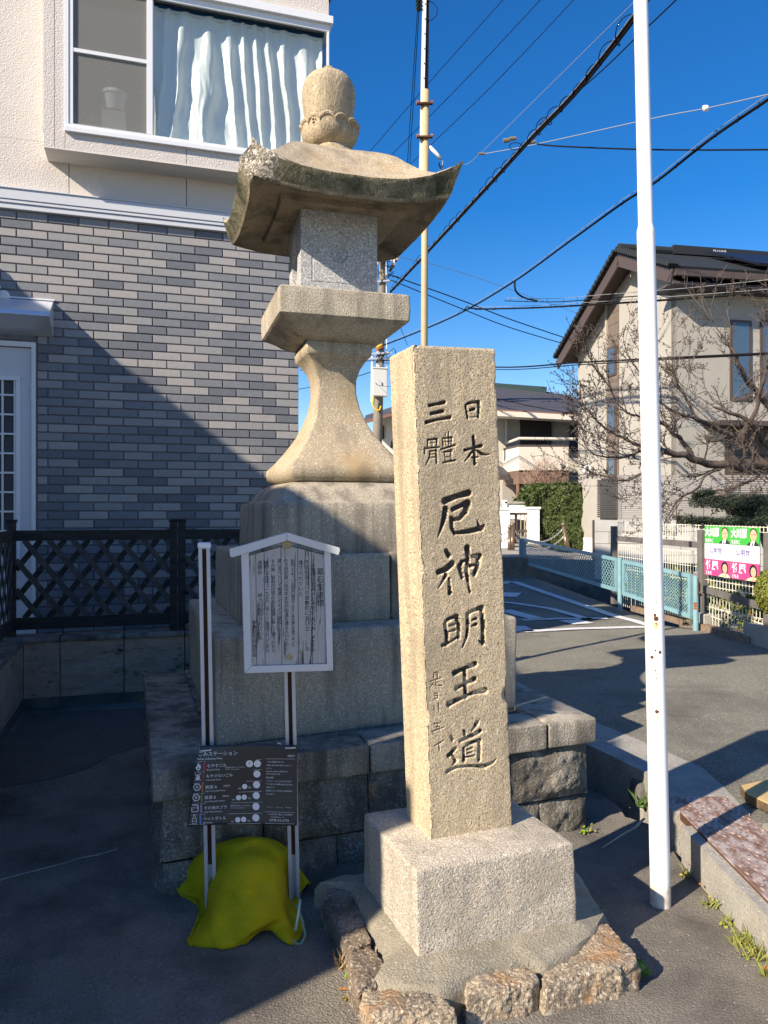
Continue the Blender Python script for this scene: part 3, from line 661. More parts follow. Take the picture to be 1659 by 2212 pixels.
strokes = [
 (SA, 1.0, ["530,235,10 540,300,9 550,355,10", "545,222,11 600,205,13 655,203,15", "655,205,15 655,280,12 652,345,10", "575,278,12 612,270,14", "560,346,4 650,342,5",
   "525,655,13 600,635,10 680,612,17", "605,530,15 614,650,13 622,780,15", "600,660,10 565,710,9 525,758,5", "630,650,8 690,690,14 720,696,11 768,690,4", "592,722,8 650,718,8",
   "200,242,15 265,228,12 330,212,17", "215,318,14 320,293,16", "170,400,15 270,372,12 385,350,16",
   "185,560,7 183,625,6", "183,562,7 268,552,9 262,625,6", "205,592,5 245,585,5", "226,565,4 226,620,4", "158,642,8 156,692,6", "158,642,8 290,628,8", "206,660,7 200,725,7 170,792,5", "206,666,7 262,658,8 266,775,8", "212,696,5 255,690,5", "212,728,5 255,720,5",
   "318,548,6 325,622,6", "318,548,7 405,535,8 398,604,6", "343,500,5 350,610,5", "372,488,6 375,606,5", "325,580,5 400,570,5", "303,650,8 435,608,9", "325,672,6 410,650,7", "335,677,6 342,722,5", "335,677,6 400,665,8 393,715,5", "342,722,5 395,716,5", "340,735,5 352,765,6", "402,728,6 385,760,6", "325,772,8 435,750,9"]),
 (SB, 1.0, ["200,158,26 300,118,20 395,92,26", "205,222,22 195,300,20 172,380,13 145,455,5", "265,228,18 330,198,18 385,172,24", "388,178,26 370,245,22 320,305,17 255,318,14", "252,300,16 256,380,16 280,430,12", "290,425,14 400,412,20 505,385,22 525,362,10", "485,378,14 468,318,6",
   "212,572,16 235,612,20", "150,750,20 210,728,24 262,680,24", "212,775,16 150,882,5", "236,805,11 245,925,17", "345,660,14 320,705,18 345,800,12", "386,548,24 392,640,16 380,740,16 395,840,13 410,920,9", "345,665,12 400,640,12", "425,618,12 488,618,22", "482,630,22 478,690,18 445,770,18", "415,700,16 455,690,10"]),
 (SC_, 1.0, ["272,1325,10 284,1390,10 278,1440,9", "276,1310,9 300,1295,9 330,1284,11", "334,1285,12 346,1340,10 346,1400,9", "296,1334,6 322,1328,8", "296,1366,6 324,1358,8", "262,1440,10 300,1425,8 344,1395,6", "394,1270,10 396,1350,9 388,1400,8 368,1452,5", "400,1264,9 435,1250,9 470,1238,13", "470,1244,12 479,1330,11 479,1430,11", "480,1436,10 455,1418,4", "418,1306,6 440,1298,8", "416,1338,6 440,1329,9"]),
 (SD, 1.0, ["266,298,20 345,262,14 420,232,20", "342,282,14 344,380,13 350,488,14", "280,415,17 340,388,12 415,348,19", "224,535,22 345,482,12 420,450,16 500,438,22",
   "335,742,8 345,772,12", "440,682,16 420,715,12 395,748,6", "310,822,12 400,785,16 462,752,16", "360,848,9 460,822,14", "336,880,10 338,978,12", "340,872,7 400,845,9 455,826,9", "460,830,14 455,972,16", "362,892,8 402,880,8", "362,920,7 402,912,7", "350,952,8 420,940,8", "238,782,9 252,812,13", "224,932,16 275,878,13", "275,880,9 245,925,9 278,972,15 252,1006,6", "214,1055,15 285,1025,11 400,1020,12 500,1028,18 560,1000,12 588,972,5",
   "106,295,3.5 109,330,3", "105,293,3.5 138,288,4 135,328,3", "108,312,2.5 135,308,2.5", "80,358,3.5 165,332,4", "122,342,3.5 124,390,3", "125,368,3 150,362,3", "108,365,3.5 78,408,2.5", "95,382,3 130,392,4 172,392,4",
   "112,452,3.5 138,448,3.5 136,490,3", "112,470,3 135,468,3", "112,491,3 136,488,3", "112,545,3 112,580,3", "143,530,4 146,592,3", "112,685,4 160,678,4", "140,685,3.5 130,738,3.5", "118,712,3 155,705,3.5 152,732,3", "98,745,4 185,712,4.5", "115,855,4 180,818,5", "148,838,4 153,892,4"])]
seg = []
for fz, k, lst in strokes:
    for stxt in lst:
        P = []
        for q in stxt.split():
            x, y, wv = map(float, q.split(',')); X, Y, u = fz(x, y); s_, t_ = px2st(X, Y); P.append((s_, t_, wv * u * PW / 177.0 * (1.12 if wv > 6 else 1.0)))
        for a, b_ in zip(P, P[1:]): seg.append((*a, *b_))
NU, NV = 132, 690
su_ = np.linspace(0, PW, NU + 1); tv_ = np.linspace(0, PH, NV + 1); SS, TT = np.meshgrid(su_, tv_)
ins = np.full(SS.shape, -1.0)
for x0, y0, w0, x1, y1, w1 in seg:
    dx, dy = x1 - x0, y1 - y0; L2 = dx * dx + dy * dy + 1e-12
    q = np.clip(((SS - x0) * dx + (TT - y0) * dy) / L2, 0, 1); d = np.hypot(SS - x0 - q * dx, TT - y0 - q * dy)
    ins = np.maximum(ins, w0 + (w1 - w0) * q - d)
big = np.clip(ins * 3.2 + .0012, 0, .0135)
DEP = np.where(ins > -.0004, big, 0)
# shallow weathered lettering on the left face, rasterised from glyph triangles
def raster(body, size, s0, t0, SSx, TTx, line=1.0):
    V, Fc = text_tris(body, size, 'CENTER', 1, line, .004); M_ = np.zeros(SSx.shape, bool)
    hs = SSx[0, 1] - SSx[0, 0]; ht = TTx[1, 0] - TTx[0, 0]
    for f in Fc:
        (ax, ay), (bx, by), (cx, cy) = [(V[k].x + s0, V[k].y + t0) for k in f]
        i0, i1 = int((min(ax, bx, cx)) / hs), int(max(ax, bx, cx) / hs) + 2; j0, j1 = int(min(ay, by, cy) / ht), int(max(ay, by, cy) / ht) + 2
        i0, j0 = max(i0, 0), max(j0, 0)
        X = SSx[j0:j1, i0:i1]; Y = TTx[j0:j1, i0:i1]
        if X.size == 0: continue
        d = (bx - ax) * (cy - ay) - (cx - ax) * (by - ay)
        if abs(d) < 1e-12: continue
        u = ((X - ax) * (cy - ay) - (cx - ax) * (Y - ay)) / d; v = ((bx - ax) * (Y - ay) - (X - ax) * (by - ay)) / d
        M_[j0:j1, i0:i1] |= (u >= -.05) & (v >= -.05) & (u + v <= 1.05)
    return M_
NL = 84
sl_ = np.linspace(0, PD, NL + 1); SL, TL = np.meshgrid(sl_, tv_)
LM = raster('武\n庫\n郡\n大\n社\n村\n廣\n田', .045, .138, .927, SL, TL, 1.25) | raster('大\n正\n四\n年\n十\n一\n月', .042, .078, .635, SL, TL, 1.4)
LD = np.where(LM, .0028, 0)
def pillar():
    V = []; rb = .005
    ring = []           # (s, d, nx, ny, kind, i)
    per = []
    for i in range(NU + 1): per.append(('F', i))
    for i in range(1, 12): per.append(('R', i / 12))
    for i in range(0, 16): per.append(('B', i / 16))
    for i in range(NL + 1): per.append(('L', i))
    rng = np.random.default_rng(3)
    n = len(per); lv = list(range(NV + 1))
    for j in lv:
        z = tv_[j]; e = max(0, (z - (PH - .012)) / .012); sh = .006 * e * e     # rounded top edge
        for kd, i in per:
            if kd == 'F':
                s, d = su_[i], DEP[j, i]; q = Vector((s, z, 0)); c = min(s, PW - s); d += max(0, (rb - c)) ** 2 / rb * .9
                d += .0008 * nse((s, z, 0), 26) + .0003 * nse((s, z, 0), 90)
                # chipped arris
                ch = nse((1 if s > PW / 2 else 0, z, 0), 16, 5); d += max(0, .010 - c) * max(0, ch - .15) * 1.6
                cx_ = math.hypot(s - PW, (z - .455) * .8); d += max(0, .026 - cx_) * .8
                P = (s, d + sh)
            elif kd == 'L':
                g = PD * (1 - i / NL); jj = i; s = max(0, (rb - min(g, PD - g))) ** 2 / rb * .9 + LD[j, jj] + .0008 * nse((3, z, g), 26) + .0003 * nse((3, z, g), 90)
                ch = nse((0, z, 0), 16, 5); s += max(0, .010 - g) * max(0, ch - .15) * 1.6
                P = (s + sh, g)
            elif kd == 'R': P = (PW - sh + .001 * nse((7, z, i), 10), PD * i)
            else: P = (PW * (1 - i), PD - sh)
            V.append(PFL + PU2 * P[0] + PV * P[1] + PZ * (z - .03 * (j == 0)))
    Fc = []
    for j in range(NV):
        for k in range(n): a, b = j * n + k, j * n + (k + 1) % n; Fc.append((a, b, b + n, a + n))
    m0 = len(V); base = NV * n
    cen = sum((V[base + k] for k in range(n)), Vector()) / n + PZ * .003; V.append(cen)
    for k in range(n): Fc.append((base + k, base + (k + 1) % n, m0))
    return mobj('pillar', V, Fc, PILM, SP, smooth=True)
PILM = mat('granite_pillar', streak=(.26, .215, .155), sk=0.6, col=(.545, .435, .285), rough=.85, col2=(.47, .385, .265), scale=4, bump=.45, bscale=160, speck=[(.16, .125, .09), (.66, .56, .41)], sscale=180, slo=.56, shi=.64,
           stain=(.35, .285, .20), stscale=4, stlo=.52, sthi=.78)
# traces of black paint stay only inside the cuts of the upper characters
pil = pillar()
me = pil.data; me.materials.append(mat('old_black_paint', (.05, .043, .038), .9, (.16, .12, .085), 30, lo=.5, hi=.62))
nper = (NU + 1) + 11 + 16 + (NL + 1)
idx = np.zeros(len(me.polygons), np.int32)
for j in range(NV):
    row = DEP[j]
    for i in range(NU):
        if row[i] > .007 or row[i + 1] > .007:
            t = tv_[j]; s = su_[i]
            if t > .95 or (.25 + .5 * nse((s, t, 0), 30) > .18 + (.95 - t) * .18): idx[j * nper + i] = 1
me.polygons.foreach_set('material_index', idx)
# mortar bed and the ring of rough stones
ZB = .085
outl = [(756, 1902), (780, 1950), (800, 1992), (838, 2050), (842, 2086), (815, 2118), (880, 2132), (960, 2142), (1003, 2118), (1060, 2096), (1120, 2082), (1165, 2092), (1210, 2066), (1258, 2030), (1292, 1985), (1262, 1940), (1235, 1890)]
ol = [at_z(x, y, ZB) for x, y in outl]; ol = [P3(p.x, p.y, ZB + .006 * nse(p, 6)) for p in ol]
back = Bb[2] + (PV * .10 + PU * .06); backl = Bb[3] + PV * .1 - PU * .12
ol += [P3(back.x, back.y, ZB), P3(backl.x, backl.y, ZB)]
def bed():
    N = 160; inn = []; out = []
    tot = [0]
    for a, b in zip(ol, ol[1:] + ol[:1]): tot.append(tot[-1] + (b - a).length)
    cen = (Bb[0] + Bb[2]) / 2
    cm_ = sum(ol, Vector()) / len(ol); big_ = [P3(cm_.x + (p.x - cm_.x) * 1.09, cm_.y + (p.y - cm_.y) * 1.09, p.z) for p in ol]
    def ray_poly(poly, th):
        d = Vector((math.cos(th), math.sin(th))); best = None
        for a, b in zip(poly, poly[1:] + poly[:1]):
            ax, ay = a.x - cen.x, a.y - cen.y; ex, ey = b.x - a.x, b.y - a.y; den = d.x * ey - d.y * ex
            if abs(den) < 1e-9: continue
            t = (ax * ey - ay * ex) / den; u = (ax * d.y - ay * d.x) / den
            if t > 0 and -1e-6 <= u <= 1 + 1e-6 and (best is None or t > best): best = t
        return best
    blk = list(Bb); V = []; R = 9
    for r in range(R + 1):
        for k in range(N):
            th = 2 * math.pi * k / N; a = ray_poly(blk, th) * .97; b = ray_poly(big_, th); t = r / R
            rad = a + (b - a) * t; z = .128 - .034 * t ** 1.2 + .004 * nse((rad * math.cos(th), rad * math.sin(th), 0), 14, 9)
            if r == R: z -= .03
            V.append(P3(cen.x + rad * math.cos(th), cen.y + rad * math.sin(th), z))
    for k in range(N): v = V[R * N + k]; V.append(P3(v.x, v.y, -.05))
    Fc = [(r * N + k, (r + 1) * N + k, (r + 1) * N + (k + 1) % N, r * N + (k + 1) % N) for r in range(R + 1) for k in range(N)]
    return autosmooth(mobj('mortar_bed', V, Fc, MORTAR, SP), 50)
bed()
def rough_stone(name, poly, ztop, m, p, amp=.012, seed=0, dome=.012, flare=.018):
    """low irregular stone: outline (world xy), rounded broken top edge, uneven top"""
    N = 190; pts = [Vector((x, y, 0)) for x, y in poly]; cen = sum(pts, Vector()) / len(pts); pts = [cen + (q - cen) * 1.045 for q in pts]
    L = [0]
    for a, b in zip(pts, pts[1:] + pts[:1]): L.append(L[-1] + (b - a).length)
    loop = []
    for k in range(N):
        d = L[-1] * k / N; i = max(q for q in range(len(L)) if L[q] <= d); i = min(i, len(pts) - 1)
        a, b = pts[i], pts[(i + 1) % len(pts)]; loop.append(a.lerp(b, (d - L[i]) / max(1e-6, L[i + 1] - L[i])))
    for _ in range(7): loop = [loop[k] * .5 + (loop[k - 1] + loop[(k + 1) % N]) * .25 for k in range(N)]
    lv = [(-.06, 1.03), (.0, 1.03), (ztop * .25, 1.025), (ztop * .5, 1.02), (ztop * .72, 1.012), (ztop * .88, 1.0), (ztop * .97, .975), (ztop, .94), (ztop + dome * .2, .82), (ztop + dome * .3, .6), (ztop + dome * .35, .4), (ztop + dome * .35, .2)]
    lv = [(float(np.interp(t_, range(len(lv)), [q[0] for q in lv])), float(np.interp(t_, range(len(lv)), [q[1] for q in lv]))) for t_ in np.linspace(0, len(lv) - 1, 40)]
    loops = []
    for z, k in lv:
        ring = []
        for q in loop:
            v = cen + (q - cen) * k; d = (q - cen).normalized(); w_ = Vector((v.x, v.y, z))
            v = v + d * amp * (.7 * nse(w_, 11, seed) + .6 * nse(w_, 34, seed) + .25 * nse(w_, 95, seed)); zz = z + (amp * (.35 * nse(w_, 9, seed) + .3 * nse(w_, 34, seed) + .2 * nse(w_, 95, seed)) if z > ztop * .5 else 0)
            ring.append(P3(v.x, v.y, zz))
        loops.append(ring)
    mb = MB(); mb.loft(loops, capb=False); return autosmooth(mb.build(name, m, p, fix=True), 75)
DSTONE = mat('rough_stone_brown', (.24, .185, .135), .9, (.12, .095, .075), 10, bump=1, bscale=90, speck=[(.07, .055, .045), (.40, .34, .27)], sscale=150, slo=.56, shi=.65)
for k, (pl, zt, m_) in enumerate([
    ([(790, 2130), (880, 2132), (950, 2141), (972, 2156), (984, 2172), (900, 2180), (800, 2184), (786, 2152)], .105, ORANGE),
    ([(1004, 2110), (1060, 2090), (1115, 2080), (1152, 2086), (1166, 2103), (1150, 2118), (1080, 2132), (1012, 2144)], .10, ORANGE),
    ([(1172, 2096), (1255, 2048), (1280, 2012), (1290, 1986), (1312, 1988), (1350, 2030), (1376, 2060), (1340, 2078), (1280, 2092), (1180, 2120)], .10, ORANGE),
    ([(757, 2050), (800, 2032), (838, 2086), (806, 2115), (775, 2128), (756, 2095)], .105, DSTONE),
    ([(738, 2012), (790, 1992), (800, 2028), (757, 2047)], .10, DSTONE),
    ([(696, 1925), (720, 1910), (762, 1900), (792, 1985), (738, 2008), (712, 1965)], .10, ROCK),
    ([(1252, 1945), (1272, 1962), (1300, 1985), (1291, 1990), (1262, 1960)], .09, ROCK)]):
    rough_stone('edge_stone', [tuple(at_z(x, y, zt)[:2]) for x, y in pl], zt - .012, m_, SP, seed=20 + k, amp=.012)

# ------------------------------------------------------------------ white pole
wp = thing('white_pole', (1.083, 3.0, 0), 'tall white painted steel pole with rust spots standing between the signpost and the kerb', 'pole')
mb = MB(); prof = [(-.1, .0385), (.0, .0385), (1.2, .0365), (2.60, .0345), (2.612, .0345), (2.625, .031), (2.64, .0285), (4.2, .0265), (6.2, .025)]
ax = lambda z: P3(1.083 - .018 * max(0, z), 3.0 + .012 * max(0, z), z)
mb.tube([ax(z) for z, r in prof], [r for z, r in prof], 40)
autosmooth(mb.build('shaft', WPOLE, wp), 30)
def patch_on(p, z, ang, r, m, name, k=0, drip=0):
    rr = float(np.interp(z, [a for a, b in prof], [b for a, b in prof])) + (.0004 if k > 1.5 else .0008); c = ax(z); mb = MB(); pts = []
    n = 12
    for j in range(n):
        q = 2 * math.pi * j / n; w_ = r * (1 + .45 * nse((j, z * 9, k), 1.3)); a = ang + w_ * math.cos(q) / rr; zz = z + w_ * math.sin(q) * (1.0 if math.sin(q) > 0 else 1 + drip)
        if drip and math.sin(q) < -.5: a = ang + (a - ang) * .5
        cc = ax(zz); pts.append(P3(cc.x + rr * math.cos(a), cc.y + rr * math.sin(a), zz))
    cen = P3(c.x + (rr + .0012) * math.cos(ang), c.y + (rr + .0012) * math.sin(ang), z)
    mb.add([cen] + pts, [(0, 1 + j, 1 + (j + 1) % n) for j in range(n)]); return mb
SPOT = mat('rust_spot', (.10, .04, .025), .9); DRIP = mat('rust_drip', (.62, .33, .12), .8, (.72, .60, .45), 40)
m1, m2 = MB(), MB()
for zz, da, r, dr in [(1.085, .15, .010, 1.5), (1.10, .05, .006, 0), (1.065, .15, .004, 0), (1.13, -.1, .003, 0), (1.15, .25, .0025, 0), (.955, .5, .006, 0), (.962, .05, .004, 0), (.935, -.32, .007, 0), (.92, -.35, .003, 0), (.885, .0, .003, 0), (.875, .1, .0025, 0), (.855, .05, .003, 0), (.795, -.35, .0025, 0), (.725, .05, .008, 1.4), (1.18, .3, .002, 0), (1.04, -.25, .002, 0), (.90, -.28, .002, 0)]:
    A = -math.pi / 2 - .35 + da; q = patch_on(wp, zz, A, r, None, '', zz); m1.add(q.V, q.F)
    if dr: q = patch_on(wp, zz - r * 2.1, A, r * .9, None, '', zz + 2, dr * 1.3); m2.add([v - Vector((0, -.0, 0)) for v in q.V], q.F)
gr_ = MB(); n_ = 40; top_ = [.045 + .02 * nse((math.cos(2 * math.pi * k / n_) * .6, math.sin(2 * math.pi * k / n_) * .6, 0), 3) for k in range(n_)]
gr_.add([P3(1.083 + .0391 * math.cos(2 * math.pi * k / n_), 3.0 + .0391 * math.sin(2 * math.pi * k / n_), -.05) for k in range(n_)] + [P3(1.083 - .018 * top_[k] + .0391 * math.cos(2 * math.pi * k / n_), 3.0 + .0391 * math.sin(2 * math.pi * k / n_), top_[k]) for k in range(n_)], [(k, (k + 1) % n_, (k + 1) % n_ + n_, k + n_) for k in range(n_)])
gr_.build('grime_ring', mat('pole_grime', (.50, .46, .38), .9, (.70, .68, .64), 30), wp, smooth=True)
m2.build('rust_streak', DRIP, wp); o = m1.build('rust_spot', SPOT, wp)

# ------------------------------------------------------------------ notice board on its post
NB = thing('notice_board', (-.353, 2.941, 0), 'small roofed notice board of weathered white planks with vertical black lettering on a post', 'notice board')
ya = math.radians(10); NU_, NN = Vector((math.cos(ya), math.sin(ya), 0)), Vector((math.sin(ya), -math.cos(ya), 0)); NZ = (Z - NU_ * .020).normalized()
NO = at_y(528, 1453, 2.875); kk = .333 / 1138
def nb(zx, zy, d=0):
    f = min(1, max(0, zy / 1885)); x = (zx - 340) * kk + (1885 - zy) * kk * .018 * .6; y = (1885 - .006 * (zx - 340) * f - zy) * kk
    return NO + NU_ * x + NZ * y + NN * d
def nprism(name, pts, d0, d1, m, p=NB):
    P = [nb(x, y, d0) for x, y in pts]; o = MB().prism(P, NN * (d1 - d0)).build(name, m, p, fix=True); return bevel(o, .0015, 2)
PLANK = mat('peeling_white_planks', (.52, .53, .55), .8, (.10, .095, .09), 13, bump=.8, bscale=60, lo=.56, hi=.63, stretch=(9, 9, .55), detail=8)
js = [408, 497, 603, 818, 1033, 1215, 1392]
for a, b_ in zip(js, js[1:]):
    top = lambda x: 255 + abs(x - 895) * .27
    nprism('plank', [(a + 3, 1795), (b_ - 3, 1795), (b_ - 3, top(b_)), (a + 3, top(a))] if not (a < 895 < b_) else [(a + 3, 1795), (b_ - 3, 1795), (b_ - 3, top(b_)), (895, top(895)), (a + 3, top(a))], -.004, .001, PLANK)
nprism('backing_board', [(350, 1850), (1460, 1850), (1450, 400), (895, 250), (345, 400)], -.016, -.0045, DWOOD)
nprism('frame_side', [(340, 1885), (430, 1795), (408, 330), (312, 350)], -.018, .010, TRIM)
nprism('frame_side', [(1478, 1885), (1460, 330), (1376, 330), (1396, 1795)], -.018, .010, TRIM)
nprism('frame_bottom', [(342, 1887), (1477, 1887), (1398, 1797), (430, 1797)], -.018, .0105, TRIM)
nprism('roof_board', [(895, 90), (895, 190), (195, 405), (170, 375), (170, 300)], -.030, .022, TRIM)
nprism('roof_board', [(897, 90), (1575, 290), (1578, 330), (1560, 386), (897, 190)], -.030, .022, TRIM)
KN = mat('knot_wood', (.45, .36, .22), .8, (.3, .22, .13), 40)
for cx_, cy_, r in ((895, 252, 62), (915, 1700, 46)):
    nprism('knot', [(cx_ + r * (1 + .15 * math.sin(5 * q + cy_)) * math.cos(q), cy_ + r * .9 * (1 + .15 * math.sin(3 * q)) * math.sin(q)) for q in [2 * math.pi * j / 14 for j in range(14)]], .001, .004, KN)
pr = Print(lambda x, y, l: nb(x, -y, .0018))
for x, y0, y1, tx in [(1228, 445, 1640, 'この道標は阪急門戸厄神駅から西へ約　メートル'), (1150, 445, 1640, '西国街道沿いの常夜灯に並び立　　　の'), (1072, 450, 930, '建てられていた'), (965, 440, 1570, '昭和二十年（一九四五）頃まではそこは一面の田畑であった'),
                      (882, 432, 1615, 'ので信仰厚い田中宇太吉が街道を通る人のために'), (798, 432, 1275, '道しるべとして寄進したものである'), (715, 440, 1640, 'その後、駅前の住宅のある道端に新しく建てられた'),
                      (635, 455, 1640, '昭和三十四年（一九五九）頃ここに増設されひと月の'), (548, 450, 1480, '道標は　　　　移され保存されている'), (470, 1220, 1695, '甲東文化財保存会')]:
    n = len(tx); pitch = (y1 - y0) / n; sz = min(64, pitch * 1.1)
    pr.text('ink', '\n'.join(tx), x, -(y0 + y1) / 2, sz, 'CENTER', bold=.04, line=pitch / sz)
pr.text('ink', '\n'.join('墓石型道標'), 1325, -810, 98, 'CENTER', bold=.05, line=1.04)
pr.build({'ink': INK}, NB)
def c_post(name, root, base, z0, z1, lean, m=STEEL):
    """lipped channel post, open side to the viewer, with a rusty slot"""
    U, N_ = NU_, NN; mb = MB(); rs = MB(); O = Vector(base); zz = lambda z: O + U * lean * z + Z * z
    w_, t_, dp, lip = .042, .0025, .021, .013
    def pc(u0, u1, d0, d1, i=0, a=z0, b=z1):
        b4 = [zz(a) + U * u0 + N_ * d0, zz(a) + U * u1 + N_ * d0, zz(a) + U * u1 + N_ * d1, zz(a) + U * u0 + N_ * d1]; up = zz(b) - zz(a)
        (rs if i else mb).hexa(b4, [q + up for q in b4])
    pc(-w_ / 2, w_ / 2, -dp, -dp + t_); pc(-w_ / 2, -w_ / 2 + t_, -dp + t_, 0); pc(w_ / 2 - t_, w_ / 2, -dp + t_, 0); pc(-w_ / 2 + t_, -w_ / 2 + lip, -t_, 0); pc(w_ / 2 - lip, w_ / 2 - t_, -t_, 0)
    mb.build(name, m, root, fix=True); pc(-w_ / 2 + lip + .0005, w_ / 2 - lip - .0005, -dp + t_ + .0004, -dp + t_ + .0012, 1, z0 + .22, z1 - .005)
    rs.build('rusty_slot', RUST, root, fix=True); return zz
c_post('post', NB, P3(-.345, 2.958, 0) , -.05, 1.2, -.022)
MP = thing('metal_post', (-.654, 2.867, 0), 'bare grey steel channel post with a white cap left of the notice board', 'post')
z_ = c_post('post', MP, P3(-.650, 2.875, 0), -.05, 1.365, -.018)
q = z_(1.362); o = MB().box(q - NU_ * .0245 - NN * .024, NU_ * .049, NN * .028, Z * .024).build('cap', ALU, MP, fix=True); bevel(o, .007, 3)

# ------------------------------------------------------------------ refuse collection sign
RS = thing('refuse_sign', (-.5, 2.86, .5), 'curled black refuse collection sheet with white Japanese lettering tied across two steel posts', 'sign')
cTL, cTR, cBR, cBL = at_y(433, 1611, 2.825), at_y(642, 1607, 2.905), at_y(641, 1780, 2.890), at_y(404, 1785, 2.775)
RN = (cTR - cTL).cross(Z).normalized()
def rs(x, y, l=0):
    v = (y - 168) / 1007; xl = 285 - 170 * max(0, v) ** 1.15; u = (x - xl) / (1500 - xl)
    p = cTL.lerp(cTR, u).lerp(cBL.lerp(cBR, u), v)
    return p + RN * (l + .007 * math.sin(u * 6.3 + .6 * v) * (1 - .3 * v) + .004 * math.sin(v * 5 + u * 3)) + Z * (.004 * math.sin(u * 5.2))
NX, NY = 48, 34; V = []; Fc = []
for side in (0, 1):
    for j in range(NY + 1):
        v = j / NY; y = 168 + 1007 * v
        for i in range(NX + 1): xl = 285 - 170 * v ** 1.15; V.append(rs(xl + (1500 - xl) * i / NX, y, -.0016 * side))
W1 = NX + 1; H1 = (NY + 1) * W1
for j in range(NY):
    for i in range(NX): k = j * W1 + i; Fc += [(k, k + W1, k + W1 + 1, k + 1), (k + H1, k + H1 + 1, k + H1 + W1 + 1, k + H1 + W1)]
bd = [i for i in range(NX + 1)] + [j * W1 + NX for j in range(1, NY + 1)] + [NY * W1 + i for i in range(NX - 1, -1, -1)] + [j * W1 for j in range(NY - 1, 0, -1)]
for a, b_ in zip(bd, bd[1:] + bd[:1]): Fc.append((a, b_, b_ + H1, a + H1))
SHEET = mat('black_plastic_sheet', (.020, .025, .032), .38, spec=.5)
mobj('panel', V, Fc, SHEET, RS, smooth=True)
pr = Print(lambda x, y, l: rs(x, -y, l), .0012)
W_ = 'white'
def T(body, x, y, s, align='LEFT', bold=.012, key=W_, sx=1): pr.text(key, body, x, -y, s, align, bold, sx=sx)
T('ごみステーション', 258, 275, 61, bold=.015); T('Refuse Collection Point', 250, 332, 37, sx=.86); T('西宮市', 1377, 310, 31)
for k, (y, jp, en, sz, xs) in enumerate([(425, 'もやすごみ', 'Burnable Refuse', 48, 370), (555, 'もやさないごみ', 'Unburnable Refuse', 47, 358), (697, '資源 A', 'Type A Recyclable Refuse', 50, 345), (830, '資源 B', 'Type B Recyclable Refuse', 50, 333), (962, 'その他のプラ', 'Other Plastic Materials', 48, 325), (1096, 'ペットボトル', 'PET Bottles', 48, 312)]):
    T(jp, xs, y, sz, bold=.02); T(en, xs, y + 48, 27, bold=.005, sx=.9)
    pr.rect(('red', 'wine', 'orange', 'green', 'purple', 'blue')[k], xs - 42, -(y + 55), xs - 22, -(y - 52))
    pr.line(W_, [(xs - 50 + 50 - 42 + 0, -(y - 62)), (1052, -(y - 66))], 3); pr.line(W_, [(xs - 140, -(y - 60)), (xs - 60, -(y - 60))], 3)
pr.line(W_, [(272, -1158), (1035, -1155)], 3); pr.line(W_, [(130, -1152), (255, -1158)], 3)
for yy in (348, 1012, 1152): pr.line(W_, [(1100 if yy < 1000 else 1088, -yy), (1472, -yy)], 3)
T('指定袋で出してください', 595, 455, 22); T('Put them in designated garbage bag', 595, 478, 14, sx=.9); T('新聞 等', 570, 690, 25); T('雑誌 等', 558, 822, 25); T('指定袋で出してください', 655, 945, 23); T('Put them in designated garbage bag', 655, 972, 14, sx=.95)
for cx_, cy_, ch, en in [(895, 412, '火', 'Tue'), (995, 412, '金', 'Fri'), (990, 545, '水', 'Wed'), (985, 682, '木', 'Thu'), (980, 818, '水', 'Wed'), (975, 953, '月', 'Mon'), (972, 1090, '木', 'Thu')]:
    pr.disc(W_, cx_, -cy_, 45); pr.text('ink', ch, cx_, -(cy_ - 6), 48, 'CENTER', .012); pr.text('ink', en, cx_, -(cy_ + 31), 16, 'CENTER', .01)
for cx_, cy_, ch in [(835, 705, '1'), (757, 845, '1'), (828, 840, '3'), (743, 1118, '2'), (817, 1113, '4')]:
    pr.disc(W_, cx_, -cy_, 33); pr.text('ink', ch, cx_, -cy_, 50, 'CENTER', .012)
for x, y in ((752, 730), (675, 872), (658, 1140)): T('毎月', x, y, 20)
for x, y in ((878, 720), (873, 855), (863, 1130)): T('回目', x, y, 20)
for x, y, s_, tx, b_ in [(1112, 388, 24, 'ごみと資源の出し方', .04), (1110, 432, 21, '収集日当日の朝８時までに出してく', .02), (1110, 472, 22, 'ださい。', .02), (1107, 508, 25, 'Deposit refuse by 8:00AM on', .01), (1107, 540, 25, 'each collection day.', .01), (1105, 590, 24, '禁止事項', .04),
                     (1105, 632, 21, 'ごみステーションに出された古紙・', .02), (1103, 672, 21, 'アルミ缶など資源物の持ち去り行為', .02), (1103, 712, 21, 'は禁止です。', .02), (1103, 753, 21, '違反者には２０万円以下の罰金が科', .02), (1103, 795, 21, 'せられます。', .02),
                     (1115, 957, 15, 'ごみアプリ', .01), (1222, 955, 15, 'ごみカレンダー', .01), (1350, 950, 14, 'Multilanguage', .01), (1125, 1040, 23, 'ごみの分別・粗大ごみの問合せ', .02), (1155, 1074, 16, '【ごみ電話受付センター】', .01), (1148, 1112, 44, '0798-33-6776', .012)]: T(tx, x, y, s_, bold=b_, sx=.92 if s_ == 25 else 1)
def ring(cx_, cy_, r, w_, a0, a1, key=W_):
    pr.line(key, [(cx_ + r * math.cos(a0 + (a1 - a0) * k / 12), -cy_ + r * math.sin(a0 + (a1 - a0) * k / 12)) for k in range(13)], w_)
flame = [(0, 50), (-22, 38), (-30, 15), (-24, -8), (-14, 5), (-10, -30), (2, -52), (8, -30), (14, -10), (22, -25), (28, 0), (28, 22), (16, 42)]
pr.poly(W_, [(265 + x, -(425 + y)) for x, y in flame]); pr.poly('dark', [(265 + x * .4, -(440 + y * .45)) for x, y in flame], .0016)
